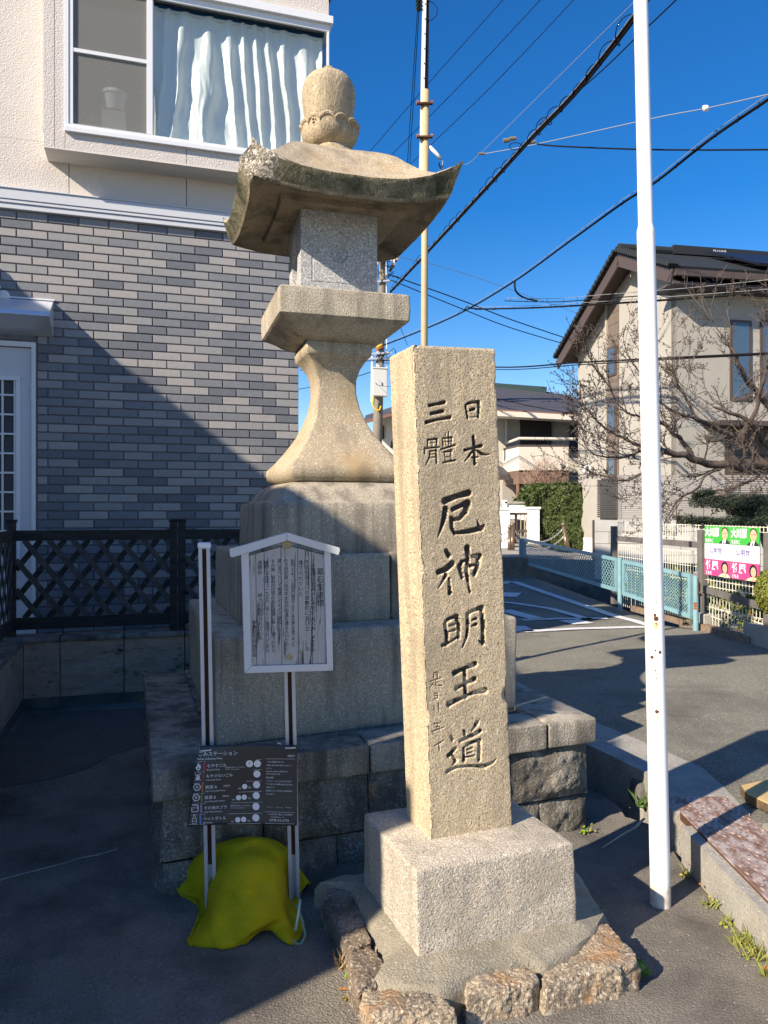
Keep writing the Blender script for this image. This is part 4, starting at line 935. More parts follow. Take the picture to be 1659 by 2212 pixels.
pr.poly(W_, [(258 + x * .85, -(560 + y * .8)) for x, y in flame]); pr.line('dark', [(225, -515), (292, -600)], 12, .0016); pr.line('dark', [(292, -515), (225, -600)], 12, .0016); pr.line(W_, [(222, -512), (294, -602)], 6, .002); pr.line(W_, [(294, -512), (222, -602)], 6, .002)
for cx_, cy_, ch in ((248, 687, 'A'), (235, 820, 'B')):
    for a in (0.15, 2.25, 4.35): ring(cx_, cy_, 40, 8, a, a + 1.6); pr.poly(W_, [(cx_ + 40 * math.cos(a - .15) + 13 * math.cos(a + q), -cy_ + 40 * math.sin(a - .15) + 13 * math.sin(a + q)) for q in (0, 2.1, 4.2)])
    T(ch, cx_, cy_, 50, 'CENTER', .03)
pr.line(W_, [(182, -915), (250, -915), (256, -925), (256, -990), (246, -998), (184, -998), (178, -990), (178, -940)], 8); T('プラ', 218, 957, 38, 'CENTER', .03)
pr.line(W_, [(198, -1040), (216, -1040), (218, -1062), (230, -1085), (230, -1138), (222, -1145), (190, -1145), (182, -1138), (182, -1085), (196, -1062), (198, -1040)], 5); pr.line(W_, [(182, -1085), (230, -1085)], 4); pr.line(W_, [(182, -1115), (230, -1115)], 4)
fl = lambda n, c: mat('print_' + n, c, .5)
pr.build({'white': fl('white', (.72, .73, .76)), 'ink': INK, 'dark': SHEET, 'red': fl('red', (.5, .02, .03)), 'wine': fl('wine', (.25, .04, .05)), 'orange': fl('orange', (.45, .13, .03)), 'green': fl('green', (.04, .25, .06)), 'purple': fl('purple', (.30, .2, .42)), 'blue': fl('blue', (.04, .22, .55))}, RS,
         {'red': 'colour_bar', 'wine': 'colour_bar', 'orange': 'colour_bar', 'green': 'colour_bar', 'purple': 'colour_bar', 'blue': 'colour_bar', 'dark': 'icon_detail'})
for x0, x1, y in ((275, 412, 228), (1345, 1472, 205)):
    MB().tube([rs(x0, y, .004), rs((x0 + x1) / 2, y - 3, .006), rs(x1, y - 6, .004), rs(x1 + 4, y - 6, -.02)], .0025, 6).build('cable_tie', ALU, RS, smooth=True)
MB().tube([rs(1300, 172, -.01), rs(1270, 150, .0), rs(1245, 135, .004)], .0018, 6).build('cable_tie', ALU, RS, smooth=True)

# ------------------------------------------------------------------ yellow net over the refuse
NT = [[(372, 1860, 3.16), (440, 1850, 3.14), (500, 1830, 3.15), (560, 1822, 3.16), (620, 1840, 3.16), (650, 1885, 3.14), (668, 1912, 3.10)],
      [(378, 1886, 3.08), (438, 1836, 3.05), (500, 1813, 3.03), (560, 1808, 3.03), (612, 1826, 3.04), (646, 1876, 3.05), (671, 1908, 3.02)],
      [(376, 1896, 3.03), (425, 1868, 2.99), (496, 1850, 2.93), (560, 1848, 2.91), (606, 1862, 2.95), (636, 1896, 3.01), (662, 1914, 2.99)],
      [(381, 1922, 2.99), (424, 1915, 2.95), (478, 1905, 2.83), (552, 1905, 2.80), (606, 1905, 2.86), (628, 1935, 2.99), (648, 1930, 2.97)],
      [(398, 1942, 2.97), (436, 1948, 2.92), (470, 1950, 2.755), (548, 1950, 2.72), (606, 1948, 2.77), (622, 1970, 2.82), (645, 1955, 2.93)],
      [(425, 1958, 2.95), (440, 1985, 2.80), (455, 1995, 2.69), (530, 1998, 2.665), (604, 1985, 2.71), (630, 2003, 2.74), (652, 1995, 2.83)],
      [(432, 2000, 2.80), (408, 2030, 2.69), (442, 2042, 2.63), (510, 2036, 2.635), (572, 2002, 2.70), (618, 2032, 2.67), (656, 2034, 2.68)],
      [(440, 1995, 2.84), (410, 2044, 2.668), (440, 2056, 2.635), (505, 2050, 2.645), (568, 2010, 2.74), (618, 2042, 2.69), (655, 2042, 2.70)]]
NETM = mat('yellow_net', (.62, .53, .010), .8, (.50, .43, .008), 9, spec=.2)
nt = NETM.node_tree; b = nt.nodes['Principled BSDF']; tc = nt.nodes.new('ShaderNodeTexCoord'); wv = []
uvn = nt.nodes.new('ShaderNodeUVMap')
for ax_ in ('X', 'Y'):
    w1 = nt.nodes.new('ShaderNodeTexWave'); w1.bands_direction = ax_; w1.inputs['Scale'].default_value = 26; w1.inputs['Distortion'].default_value = .6; nt.links.new(uvn.outputs[0], w1.inputs[0]); wv.append(w1)
mm = nt.nodes.new('ShaderNodeMath'); mm.operation = 'MAXIMUM'; nt.links.new(wv[0].outputs[1], mm.inputs[0]); nt.links.new(wv[1].outputs[1], mm.inputs[1])
bp = nt.nodes.new('ShaderNodeBump'); bp.inputs['Strength'].default_value = .6; bp.inputs['Distance'].default_value = .003; nt.links.new(mm.outputs[0], bp.inputs['Height']); nt.links.new(bp.outputs[0], b.inputs['Normal'])
mc = nt.nodes.new('ShaderNodeMix'); mc.data_type = 'RGBA'; mc.inputs[6].default_value = (.36, .26, .006, 1); mc.inputs[7].default_value = (.66, .48, .012, 1); nt.links.new(mm.outputs[0], mc.inputs[0]); nt.links.new(mc.outputs[2], b.inputs['Base Color'])
def crom(a, b_, c, d, t): return .5 * ((2 * b_) + (-a + c) * t + (2 * a - 5 * b_ + 4 * c - d) * t * t + (-a + 3 * b_ - 3 * c + d) * t ** 3)
G = [[at_y(*q) for q in r] for r in NT]; sub = 10
def up(rows):
    out = []
    for r in rows:
        o_ = []
        for i in range(len(r) - 1):
            P = [r[max(0, i - 1)], r[i], r[i + 1], r[min(len(r) - 1, i + 2)]]
            for k in range(sub): o_.append(crom(*P, k / sub))
        o_.append(r[-1]); out.append(o_)
    return out
G = up(G); G = list(map(list, zip(*up(list(map(list, zip(*G)))))))
V = []; nr, ncn = len(G), len(G[0])
for j in range(nr):
    for i in range(ncn):
        p = G[j][i]; u, v = i / (ncn - 1), j / (nr - 1)
        f = (.042 * (abs(math.sin(u * 9.5 + 1.3 * math.sin(v * 3.2 + u * 3) + .4)) ** .7 - .6) + .016 * math.sin(u * 27 + 3 * math.sin(v * 5))) * max(0, v - .15) ** .7 + .030 * nse(p, 5, 2) + .014 * nse(p, 14, 3)
        p = p + Vector((.25, -.9, .35)) * f; p.z = max(p.z, gz(p.x, p.y) + .003 + .004 * (j == nr - 1)); V.append(p)
Fc = [(j * ncn + i, (j + 1) * ncn + i, (j + 1) * ncn + i + 1, j * ncn + i + 1) for j in range(nr - 1) for i in range(ncn - 1)]
NET = thing('refuse_net', (-.5, 2.85, 0), 'yellow mesh refuse net heaped over the foot of the two sign posts', 'net')
o = mobj('netting', V, Fc, NETM, NET, smooth=True); uvl = o.data.uv_layers.new(name='UVMap')
for lp in o.data.loops: j_, i_ = divmod(lp.vertex_index, ncn); uvl.data[lp.index].uv = (i_ / (ncn - 1), j_ / (nr - 1) * 1.1)
sd = o.modifiers.new('thickness', 'SOLIDIFY'); sd.thickness = .005; sd.offset = -1
hem = mat('net_hem_green', (.16, .33, .20), .7)
pts = [at_y(x, y, Y) for x, y, Y in [(640, 1955, 2.80), (652, 1985, 2.74), (660, 2020, 2.69), (652, 2038, 2.66), (640, 2040, 2.66), (632, 2030, 2.67)]]
MB().tube(pts, .005, 7).build('hem_cord', hem, NET, smooth=True)
MB().tube([at_y(648, 1944, 2.70), at_y(644, 1975, 2.66), at_y(638, 2010, 2.64)], .005, 7).build('pull_tab', mat('pale_green_plastic', (.42, .52, .40), .5), NET, smooth=True)

# ------------------------------------------------------------------ the brick-tiled house
WO, WUv = (-3.308, 6.6), (.955, .298); WU = Vector((.9546, .2979, 0)); WN = Vector((.2979, -.9546, 0)); WOv = P3(-3.308, 6.6, 0)
def wp_(t, z, d=0): return WOv + WU * t + WN * d + Z * z
HS = thing('tiled_house', (-3.3, 6.6, 0), 'two storey house with grey brick tiles, cream stucco above and a white corner bay window', 'house')
TE = 2.603; ZB0, ZB1 = 4.11, 4.2875
def wbox(mb, t0, t1, z0, z1, d0, d1, i=0): return mb.box(wp_(t0, z0, d0), WU * (t1 - t0), WN * (d1 - d0), Z * (z1 - z0), i)
dT = .285                                       # right edge of the door frame
mb = MB(); wbox(mb, dT, TE, -.1, 4.2, -1.3, -.006); wbox(mb, -4, dT, 2.98, 4.2, -1.3, -.006); wbox(mb, -4, -.75, -.1, 2.98, -1.3, -.006); wbox(mb, -.75, dT, -.1, 2.98, -3.5, -.15)
mb.build('wall', GROUT, HS)
# brick tiles: individual pieces, the nearest 300 one by one, the rest joined
TP, TR_, TH, TT_ = .251, .0765, .069, .243
def tile_mesh(wd, m):
    b = MB(); e = .004; w2 = wd
    b.add([(0, 0, 0), (w2, 0, 0), (w2, 0, TH), (0, 0, TH), (e, -.010, e), (w2 - e, -.010, e), (w2 - e, -.010, TH - e), (e, -.010, TH - e)], [(4, 5, 6, 7), (0, 1, 5, 4), (1, 2, 6, 5), (2, 3, 7, 6), (3, 0, 4, 7)])
    me = bpy.data.meshes.new('brick'); me.from_pydata([tuple(v) for v in b.V], [], b.F); me.materials.append(m); return me
cache = {}; pieces = []
rr = random.Random(5)
nrow = int((ZB0 - .42) / TR_)
for r in range(nrow):
    z = ZB0 - (r + 1) * TR_ + .004; t = -.62 - (TP / 2 if r % 2 else 0)
    while t < TE - .02:
        a, b_ = t, min(t + TT_, TE)
        lo = dT + .012 if z < 2.98 else -.62
        if z < 2.98 and a < lo < b_: a = lo
        if b_ > lo + .02 and a >= lo - 1e-6: pieces.append((a, z, round(b_ - a, 3), rr.choices([0, 1, 2, 3], [3, 3, 2, 2.6])[0]))
        t += TP
pieces.sort(key=lambda q: (q[1] < .95, q[0] > 2.2, q[0]))
rot = Matrix((WU, -WN, Z)).transposed().to_euler()
rest = MB(); first = True
for k, (a, z, wd, c) in enumerate(pieces):
    if k < 300:
        key = (wd, c)
        if key not in cache: cache[key] = tile_mesh(wd, BR[c])
        o = bpy.data.objects.new('brick', cache[key]); C.objects.link(o); o.location = wp_(a, z, -.006); o.rotation_euler = rot; parent(o, HS)
    else:
        n = len(rest.V); e = .004
        q = [wp_(a + x, z + y, d - .006) for x, y, d in [(0, 0, 0), (wd, 0, 0), (wd, TH, 0), (0, TH, 0), (e, e, .010), (wd - e, e, .010), (wd - e, TH - e, .010), (e, TH - e, .010)]]
        rest.add(q, [(4, 5, 6, 7), (0, 1, 5, 4), (1, 2, 6, 5), (2, 3, 7, 6), (3, 0, 4, 7)], c)
o = rest.build('brickwork', BR, HS); o['kind'] = 'stuff'
# dark soldier course over the door
for k in range(9):
    a = dT - .012 - (k + 1) * .105; o = wbox(MB(), a, a + .098, 2.99, 3.06 + .0, -.008, .004).build('header_brick', BR[2], HS)
# band between the storeys
mb = MB(); wbox(mb, -4, TE + .02, ZB0, ZB0 + .045, -.05, .045); wbox(mb, -4, TE + .02, ZB0 + .047, ZB0 + .075, -.05, .055); wbox(mb, -4, TE + .02, ZB0 + .077, ZB1 - .012, -.05, .062); wbox(mb, -4, TE + .02, ZB1 - .012, ZB1, -.05, .072)
bevel(mb.build('band', TRIM, HS), .003)
# upper wall with panel joints
pj = [on_wall(322 / 2.1601, 800 / 2.1601, WO, WUv)[0], on_wall(870 / 2.1601, 900 / 2.1601, WO, WUv)[0]]
# bay window
BO2 = (WO[0] + WN.x * .268, WO[1] + WN.y * .268)
def bay(dx, dy): return on_wall(dx, dy, BO2, WUv)
BL0 = bay(95, 300)[0]; BR0 = bay(708, 300)[0]; BZ0 = 4.586; DP = .268
fz = bay(140, 278)[1]; fz2 = bay(527, 331)[1]; fz = (fz + fz2) / 2
tL0, tL1 = bay(117, 200)[0], bay(140, 200)[0]
jt = bay(870 / 2.1601, 330)[0]
tS0, tS1 = bay(149, 200)[0], bay(330, 200)[0]                      # sash outer
tG0, tG1 = bay(158, 200)[0], bay(317, 200)[0]; zG = bay(158, 267)[1]; zR = bay(158, 107)[1]
zT = bay(420, 14)[1]                                               # underside of the head frame
print('bay', BL0, BR0, fz, fz2, zT, zR, tS0, tS1)
cuts = [-4, pj[0], pj[1], TE]
for a, b_ in zip(cuts, cuts[1:]): wbox(MB(), a + .003, b_ - .003, ZB1 - .05, fz - .02 if a > 0 or 1 else 7, -.12, .0).build('upper_wall', STUCCO if a < 0 else STUCCO2, HS)
wbox(MB(), -4, TE - .01, ZB1 - .05, fz - .03, -1.28, -.125).build('upper_backing', GROUT, HS)
wbox(MB(), -4, BL0 + .02, fz - .018, 6.5, -.12, .0).build('upper_wall', STUCCO, HS)
for a, b_ in ((BL0, tL0), (tL0 + .004, tL1)): wbox(MB(), a, b_, BZ0 + .002, 6.5, -.0, DP).build('bay_side_panel', STUCCO, HS)
for a, b_ in ((tL1 + .003, jt), (jt + .004, BR0 + .03)): wbox(MB(), a, b_, BZ0, fz - .03, .0, DP).build('bay_panel', STUCCO, HS)
wbox(MB(), BL0, BR0 + .03, BZ0 - .012, BZ0 - .001, -.02, DP + .004).build('bay_soffit', mat('soffit_cream', (.66, .62, .55), .6), HS)
wbox(MB(), TE - .15, BR0 + .03, BZ0 + .001, fz - .03, -1.3, -.002).build('bay_return', STUCCO, HS)
mb = MB(); wbox(mb, tL1, BR0 + .035, fz - .03, fz + .012, .0, DP + .035); wbox(mb, tL1, BR0 + .02, fz + .012, fz + .045, .0, DP + .012)
bevel(mb.build('window_sill', ALU, HS), .003)
mb = MB(); wbox(mb, tL1, BR0 + .02, zT, zT + .06, .0, DP + .01); wbox(mb, tL1, BR0 + .045, zT + .06, zT + .13, .0, DP + .045)
bevel(mb.build('window_head', ALU, HS), .003)
wbox(MB(), BL0, BR0 + .01, zT + .13, 6.5, -.02, DP).build('bay_upper_panel', STUCCO, HS)
P_ = lambda t, z: wp_(t, z, 0)
MB().prism([P_(2.78, 6.57), P_(-2, 8.4), P_(-4, 10.0), P_(-6.5, 11.3), P_(-7.5, 11.3), P_(-7.5, 6.57)], WN * -1.3).build('upper_shade_caster', STUCCO2, HS, fix=True)  # unseen upper mass added to throw shade on the canal railing
wbox(MB(), -7.5, -4.002, -.1, 6.56, -1.3, -.002).build('wing_shade_caster', STUCCO2, HS)  # unseen wall added below the shade-casting mass
wbox(MB(), BL0 - .2, BR0 + .1, 6.5, 6.56, -1, DP + .12).build('eave_board', BROWN, HS)
for q_ in ((tL1, tL1 + .03, .0, DP + .012), (BR0 - .008, BR0 + .012, DP - .012, DP + .008), (tS1 - .03, tS1 + .01, DP - .10, DP - .03)): wbox(MB(), q_[0], q_[1], fz + .045, zT, q_[2], q_[3]).build('window_frame', ALU, HS)
mb = MB(); wbox(mb, tS0, tG0, fz + .05, zT - .002, DP - .028, DP + .006); wbox(mb, tG1, tS1, fz + .05, zT - .002, DP - .028, DP + .006); wbox(mb, tG0, tG1, fz + .05, zG, DP - .028, DP + .006); wbox(mb, tG0, tG1, zR - .016, zR + .016, DP - .026, DP + .004)
bevel(mb.build('screen_sash', ALU, HS), .002)
wbox(MB(), tG0, tG1, zG, zT, DP - .014, DP - .012).build('insect_screen', SCREEN, HS)
wbox(MB(), tS0, tS1, fz + .05, zT, DP - .060, DP - .055).build('window_pane', GLASS, HS)
wbox(MB(), tS1 + .01, BR0 - .008, fz + .045, zT, DP - .035, DP - .030).build('window_pane', GLASS, HS)
MB().box(wp_(BR0 - .004, fz + .045, DP - .02), WN * -1.2, WU * .005, Z * (zT - fz - .045)).build('window_pane', GLASS, HS)
# room behind the bay
RW = mat('room_wall', (.58, .56, .51), .9)
mb = MB(); wbox(mb, BL0 + .03, BR0 - .02, fz - .029, fz + .010, -1.3, DP - .06); wbox(mb, BL0 + .03, BR0 - .02, zT, zT + .05, -1.3, DP - .012); wbox(mb, BL0 + .03, BR0 - .25, fz + .011, zT - .001, -1.34, -1.3); wbox(mb, BL0 - .01, BL0 + .029, fz - .029, zT - .001, -1.3, DP - .004)
mb.build('room_interior', RW, HS)
wbox(MB(), -4, BR0 - .1, zT + .06, 6.5, -1.3, -.025).build('upper_backing', STUCCO2, HS)
# folded satin curtain
CUR = thing('curtain', wp_(1.7, fz, .15), 'pale blue satin curtain hanging in loose folds behind the bay window glass', 'curtain')
cm = mat('satin_curtain', (.80, .80, .79), .35, spec=.6); cm.node_tree.nodes['Principled BSDF'].inputs['Sheen Weight'].default_value = .4
def curtain():
    t0, t1 = tS1 - .01, BR0 - .035; nt_, nz_ = 260, 60; z0, z1 = fz + .014, zT - .004; V = []
    for j in range(nz_ + 1):
        v = j / nz_                         # 0 bottom, 1 top
        for i in range(nt_ + 1):
            u = i / nt_; ph = 2 * math.pi * (u * 10.5 + .35 * math.sin(u * 11) + (1 - v) * .8 * math.sin(u * 6 + 1) + .10 * (1 - v) * math.sin(v * 7 + u * 20) + .12 * nse((u * 3, v * 2, 0), 2))
            fold = math.sin(ph); fold = math.copysign(abs(fold) ** .75, fold)
            amp = .016 + .040 * (1 - v) ** .8 * (.7 + 1.2 * nse((u * 5, v * 1.5, 5), 1.5)) ; d = DP - .105 + fold * amp
            d += .012 * nse((u * 10, v * 3, 1), 1.5) * (1 - v)
            if v < .09: d += .035 * (1 - v / .09) * (.5 + .5 * math.sin(ph * .5 + 2)) ; 
            z = z0 + (z1 - z0) * v + (.016 * abs(math.cos(ph / 2)) * -1 + .01) * (v > .97) + .012 * max(0, nse((u * 8, 0, 0), 2)) * (v < .02)
            V.append(wp_(t0 + (t1 - t0) * u + .018 * math.cos(ph) * (1 - v), z, min(d, DP - .042)))
    Fc = [(j * (nt_ + 1) + i, j * (nt_ + 1) + i + 1, (j + 1) * (nt_ + 1) + i + 1, (j + 1) * (nt_ + 1) + i) for j in range(nz_) for i in range(nt_)]
    return mobj('cloth', V, Fc, cm, CUR, smooth=True)
curtain()
mb = MB(); wbox(mb, tS1, BR0 - .03, zT - .03, zT - .012, DP - .115, DP - .095); mb.build('curtain_rail', ALU, CUR)
# things on the bay shelf: potted bare bonsai on a box, small orange cat
def bt(dx, dy): return on_wall(dx, dy, (WO[0] + WN.x * .12, WO[1] + WN.y * .12), WUv)
tp, zb = bt(247, 248); shelf = fz + .012; zs = bt(247, 272)[1]
BX = thing('plant_box', wp_(tp, shelf, .12), 'pale square box under the white flower pot in the bay window', 'box')
bz1 = zb; bevel(wbox(MB(), tp - .10, tp + .10, shelf, bz1, .02, .20).build('box_body', mat('pale_card', (.50, .50, .47), .8), BX), .004)
PT = thing('potted_bonsai', wp_(tp, bz1, .11), 'white pot with a bare twisted bonsai standing on a box in the bay window', 'potted plant')
pc = wp_(tp, 0, .11)
lathe('saucer', [(bz1, .075), (bz1 + .02, .09), (bz1 + .025, .085)], pc.x, pc.y, mat('terracotta', (.42, .16, .08), .8), PT, 28)
lathe('pot', [(bz1 + .022, .072), (bz1 + .16, .098), (bz1 + .162, .108), (bz1 + .19, .112), (bz1 + .192, .10), (bz1 + .17, .09)], pc.x, pc.y, mat('white_pot', (.75, .78, .77), .4), PT, 28)
mb = MB(); rb = random.Random(11)
def twig(p, d, l, r, dep, mb, rb, bend=.5, child=3, minr=.0012, up_=.25, sides=5):
    n = 5; pts = [Vector(p)]; dd = Vector(d).normalized()
    for k in range(n):
        dd = (dd + Vector((rb.gauss(0, 1), rb.gauss(0, 1), rb.gauss(0, 1) + up_)) * bend / n).normalized(); pts.append(pts[-1] + dd * l / n)
    mb.tube(pts, [max(minr, r * (1 - .55 * k / n)) for k in range(n + 1)], sides if r > .004 else 3, cap=False)
    if dep <= 0: return
    for k in range(child):
        q = rb.uniform(.25, 1); i = min(n - 1, int(q * n)); b0 = pts[i].lerp(pts[i + 1], q * n - i)
        a = (dd + Vector((rb.gauss(0, 1), rb.gauss(0, 1), rb.gauss(0, 1) + up_)) * .75).normalized(); twig(b0, a, l * rb.uniform(.5, .8), r * .55, dep - 1, mb, rb, bend, child, minr, up_, sides)
twig(wp_(tp, bz1 + .17, .11), WU * -.25 + Z, .28, .014, 3, mb, rb, .6, 3); mb.build('bonsai', mat('pale_bark', (.42, .38, .33), .9), PT)
# cat, sitting, facing out
ct, cz = bt(196, 258)
CT = thing('orange_cat', wp_(ct, shelf, .13), 'small orange cat peering out low at the left of the bay window', 'cat')
def skin_chain(name, verts, edges, radii, m, p, sub=2):
    me = bpy.data.meshes.new(name); me.from_pydata([tuple(v) for v in verts], edges, []); o = bpy.data.objects.new(name, me); C.objects.link(o); parent(o, p)
    sk = o.modifiers.new('skin', 'SKIN'); sk.use_smooth_shade = True
    for k, r in enumerate(radii): me.skin_vertices[0].data[k].radius = r if isinstance(r, tuple) else (r, r)
    me.skin_vertices[0].data[0].use_root = True
    s_ = o.modifiers.new('sub', 'SUBSURF'); s_.levels = sub; s_.render_levels = sub; me.materials.append(m); return o
catm = mat('orange_fur', (.45, .26, .13), .9, (.60, .42, .27), 30, bump=.6, bscale=120)
g = lambda u, d, z: wp_(ct + u, shelf + z, .13 + d)
skin_chain('body', [g(0, -.09, .05), g(0, -.03, .075), g(0, .02, .10), g(0, .035, .145), g(0, .05, .175), g(0, .068, .168), g(-.035, .06, .03), g(-.038, .075, .01), g(.035, .06, .03), g(.038, .075, .01), g(-.024, .045, .208), g(.024, .045, .208), g(.06, -.10, .03), g(.11, -.05, .02)],
           [(0, 1), (1, 2), (2, 3), (3, 4), (4, 5), (2, 6), (6, 7), (2, 8), (8, 9), (4, 10), (4, 11), (0, 12), (12, 13)], [.045, .055, .048, .03, .040, .020, .018, .016, .018, .016, .007, .007, .016, .011], catm, CT)
for s_ in (-1, 1): MB().tube([g(s_ * .015, .078, .186), g(s_ * .015, .083, .186)], .005, 8).build('eye', INK, CT)
MB().tube([g(0, .086, .170), g(0, .092, .169)], .004, 6).build('nose', mat('pink_nose', (.4, .15, .13), .6), CT)
# door and its canopy
DM = mat('door_paint', (.60, .62, .66), .4)
mb = MB(); wbox(mb, -.75, dT - .03, 2.93, 2.975, -.06, .03); wbox(mb, dT - .035, dT, -.1, 2.975, -.06, .03); bevel(mb.build('door_frame', ALU, HS), .003)
dl, dr = -.45, dT - .04; gx0, gx1 = on_wall(-40, 900, WO, WUv)[0], on_wall(35, 900, WO, WUv)[0]; gz1 = on_wall(33, 822, WO, WUv)[1]; gz0 = 1.0
mb = MB(); wbox(mb, dl, gx0, .1, 2.925, -.04, -.005); wbox(mb, gx1, dr, .1, 2.925, -.04, -.005); wbox(mb, gx0, gx1, gz1, 2.925, -.04, -.005); wbox(mb, gx0, gx1, .1, gz0, -.04, -.005)
door = mb.build('door', DM, HS)
mb = MB(); wbox(mb, gx1, gx1 + .035, gz0, gz1 + .035, -.005, .012); wbox(mb, gx0, gx1 + .035, gz1, gz1 + .035, -.005, .014); mb.build('door_moulding', ALU, door)
z = gz0
while z < gz1: wbox(MB(), gx0, gx1, z - .008, z + .008, -.02, -.002).build('muntin', ALU, door); z += .168
for k in range(5): t = gx1 - .012 - k * .096; wbox(MB(), t - .008, t + .008, gz0, gz1, -.021, -.001).build('muntin', ALU, door)
wbox(MB(), gx0, gx1, gz0, gz1, -.034, -.030).build('door_glass', mat('dark_door_glass', (.07, .08, .085), .5, spec=.2), door)
wbox(MB(), dr - .012, dr + .012, 2.45, 2.58, -.004, .010).build('hinge', ALUG, door)
# canopy wedge over the door
tc_ = on_wall(116, 690, WO, WUv)[0]; zc1 = on_wall(116, 651, WO, WUv)[1]; zc0 = on_wall(116, 729, WO, WUv)[1]
pr_ = .30; P = lambda t, z, d: wp_(t, z, d)
CN = mat('canopy_metal', (.62, .66, .72), .32, metal=.35)
prof = [(0, zc1), (pr_ * .95, zc0 + .155), (pr_, zc0 + .115), (0, zc0)]
o = MB().prism([P(-1.6, z, d) for d, z in prof], WU * (tc_ + 1.6)).build('canopy', CN, HS, fix=True); bevel(o, .004)
MB().box(P(-1.6, zc1, 0), WU * (tc_ + 1.61), WN * .02, Z * .012).build('canopy_flashing', ALU, HS)
q0, q1 = wp_(-.02, 3.36, .10), wp_(-.62, 3.95, .24); d_ = q1 - q0
o = MB().bar(q0, q1, .12, .12).build('canopy_arm', ALU, HS); bevel(o, .006)
MB().tube([wp_(.03, 3.36, -.002), wp_(.03, 3.36, .015)], .05, 20).build('arm_flange', ALU, HS)

# ------------------------------------------------------------------ low tiled garden wall and lattice fence
GW = thing('garden_wall', (-2.7, 5.74, 0), 'low wall faced with pink riven stone tiles in front of the brick-tiled house', 'garden wall')
GU, GN = Vector((.957, .29, 0)), Vector((.29, -.957, 0)); GO = P3(-2.707, 5.74, 0)
gt = lambda dx: on_wall(dx, 1450, (GO.x, GO.y), (GU.x, GU.y))[0]
GE = 2.55      # end of the front run, hidden behind the lantern
MB().box(GO - GU * .25 - GN * .2 + Z * -.1, GU * (GE + .25), GN * .19, Z * .60).box(GO - GU * .18 + GN * .01 - Z * .1, GU * .17, GN * 5.2, Z * .6).box(GO + GU * (GE - .2) - Z * .1 - GN * .01, GU * .19, GN * 1.05, Z * .6).build('core', JOINT, GW)
MB().box(GO + GN * -.012 + Z * -.05, GU * GE, GN * .016, Z * .145).box(GO - GU * .012 + GN * .02 - Z * .05, GU * .016, GN * 5, Z * .145).build('footing', CONCD, GW)
def riven(A, U, N_, w_, z0, z1, seed):
    n = max(6, int(w_ / .02)); nv = int((z1 - z0) / .02); V = []; Fc = []
    for j in range(nv + 1):
        for i in range(n + 1):
            u, v = i / n, j / nv; e = min(1, min(u, 1 - u) * 14) * min(1, min(v, 1 - v) * 12); P = A + U * (w_ * u) + Z * (z0 + (z1 - z0) * v)
            ca, sa = math.cos(seed * 1.7), math.sin(seed * 1.7); q = P3((P.dot(U) * ca + P.z * sa) * .35, (P.z * ca - P.dot(U) * sa) * 2.6, seed)
            s_ = nse(q, 3.0, seed); stp = math.floor(s_ * 5) / 5 * .7 + s_ * .3
            V.append(P + N_ * (.006 + .016 * stp * e + .002 * nse(P, 30)))
    for j in range(nv):
        for i in range(n): k = j * (n + 1) + i; Fc.append((k, k + 1, k + n + 2, k + n + 1))
    nb = len(V); V += [A + Z * z0 - N_ * .01, A + U * w_ + Z * z0 - N_ * .01, A + U * w_ + Z * z1 - N_ * .01, A + Z * z1 - N_ * .01]
    edge = [list(range(n + 1)), [j * (n + 1) + n for j in range(nv + 1)], [nv * (n + 1) + n - i for i in range(n + 1)], [(nv - j) * (n + 1) for j in range(nv + 1)]]
    for k, E in enumerate(edge):
        for a, b_ in zip(E, E[1:]): Fc.append((b_, a, nb + k))
        Fc.append((E[-1], nb + k, nb + (k + 1) % 4))
    return autosmooth(mobj('stone_tile', V, Fc, RIVEN, GW), 30)
ts = [.004, gt(130), gt(268), gt(399), gt(399) + .5, gt(399) + 1.0, GE]
for k, (a, b_) in enumerate(zip(ts, ts[1:])): riven(GO + GU * (a + .004), GU, GN, b_ - a - .008, .10, .515, k + 1)
for k in range(5): riven(GO + GN * (.02 + k * .52 + .516), -GN, GU, .508, .10, .515, k + 11)
for a, b_ in zip([-.2] + ts[1:], ts[1:]): block('coping', [GO + GU * (a + .003) + GN * .025 + Z * .517, GO + GU * (b_ - .003) + GN * .025 + Z * .517, GO + GU * (b_ - .003) - GN * .21 + Z * .517, GO + GU * (a + .003) - GN * .21 + Z * .517],
      [GO + GU * (a + .003) + GN * .025 + Z * .556, GO + GU * (b_ - .003) + GN * .025 + Z * .556, GO + GU * (b_ - .003) - GN * .21 + Z * .556, GO + GU * (a + .003) - GN * .21 + Z * .556], COPE, GW, r=.008, n=10, lv=2, amp=.004, seed=k)
for k in range(5): s0 = GO + GN * (.03 + k * .9); Q = [s0 - GU * .20, s0 + GN * .894 - GU * .20, s0 + GN * .894 + GU * .025, s0 + GU * .025]; Q = Q[::-1]; block('coping', [q + Z * .517 for q in Q], [q + Z * .556 for q in Q], COPE, GW, r=.008, n=10, lv=2, amp=.004, seed=k + 5)
LF = thing('lattice_fence', (-2.77, 5.8, .556), 'dark stained wooden lattice fence standing on the low stone wall before the house', 'fence')
fo = GO - GN * .09 - GU * .09
def post(p, h=1.42, w_=.058):
    o = MB().box(p - GU * w_ / 2 + GN * w_ / 2 + Z * .55, GU * w_, -GN * w_, Z * (h - .55)).build('post', DWOOD, LF); bevel(o, .003)
    MB().box(p - GU * (w_ / 2 + .006) + GN * (w_ / 2 + .006) + Z * h, GU * (w_ + .012), -GN * (w_ + .012), Z * .022).build('post_cap', DARKN, LF)
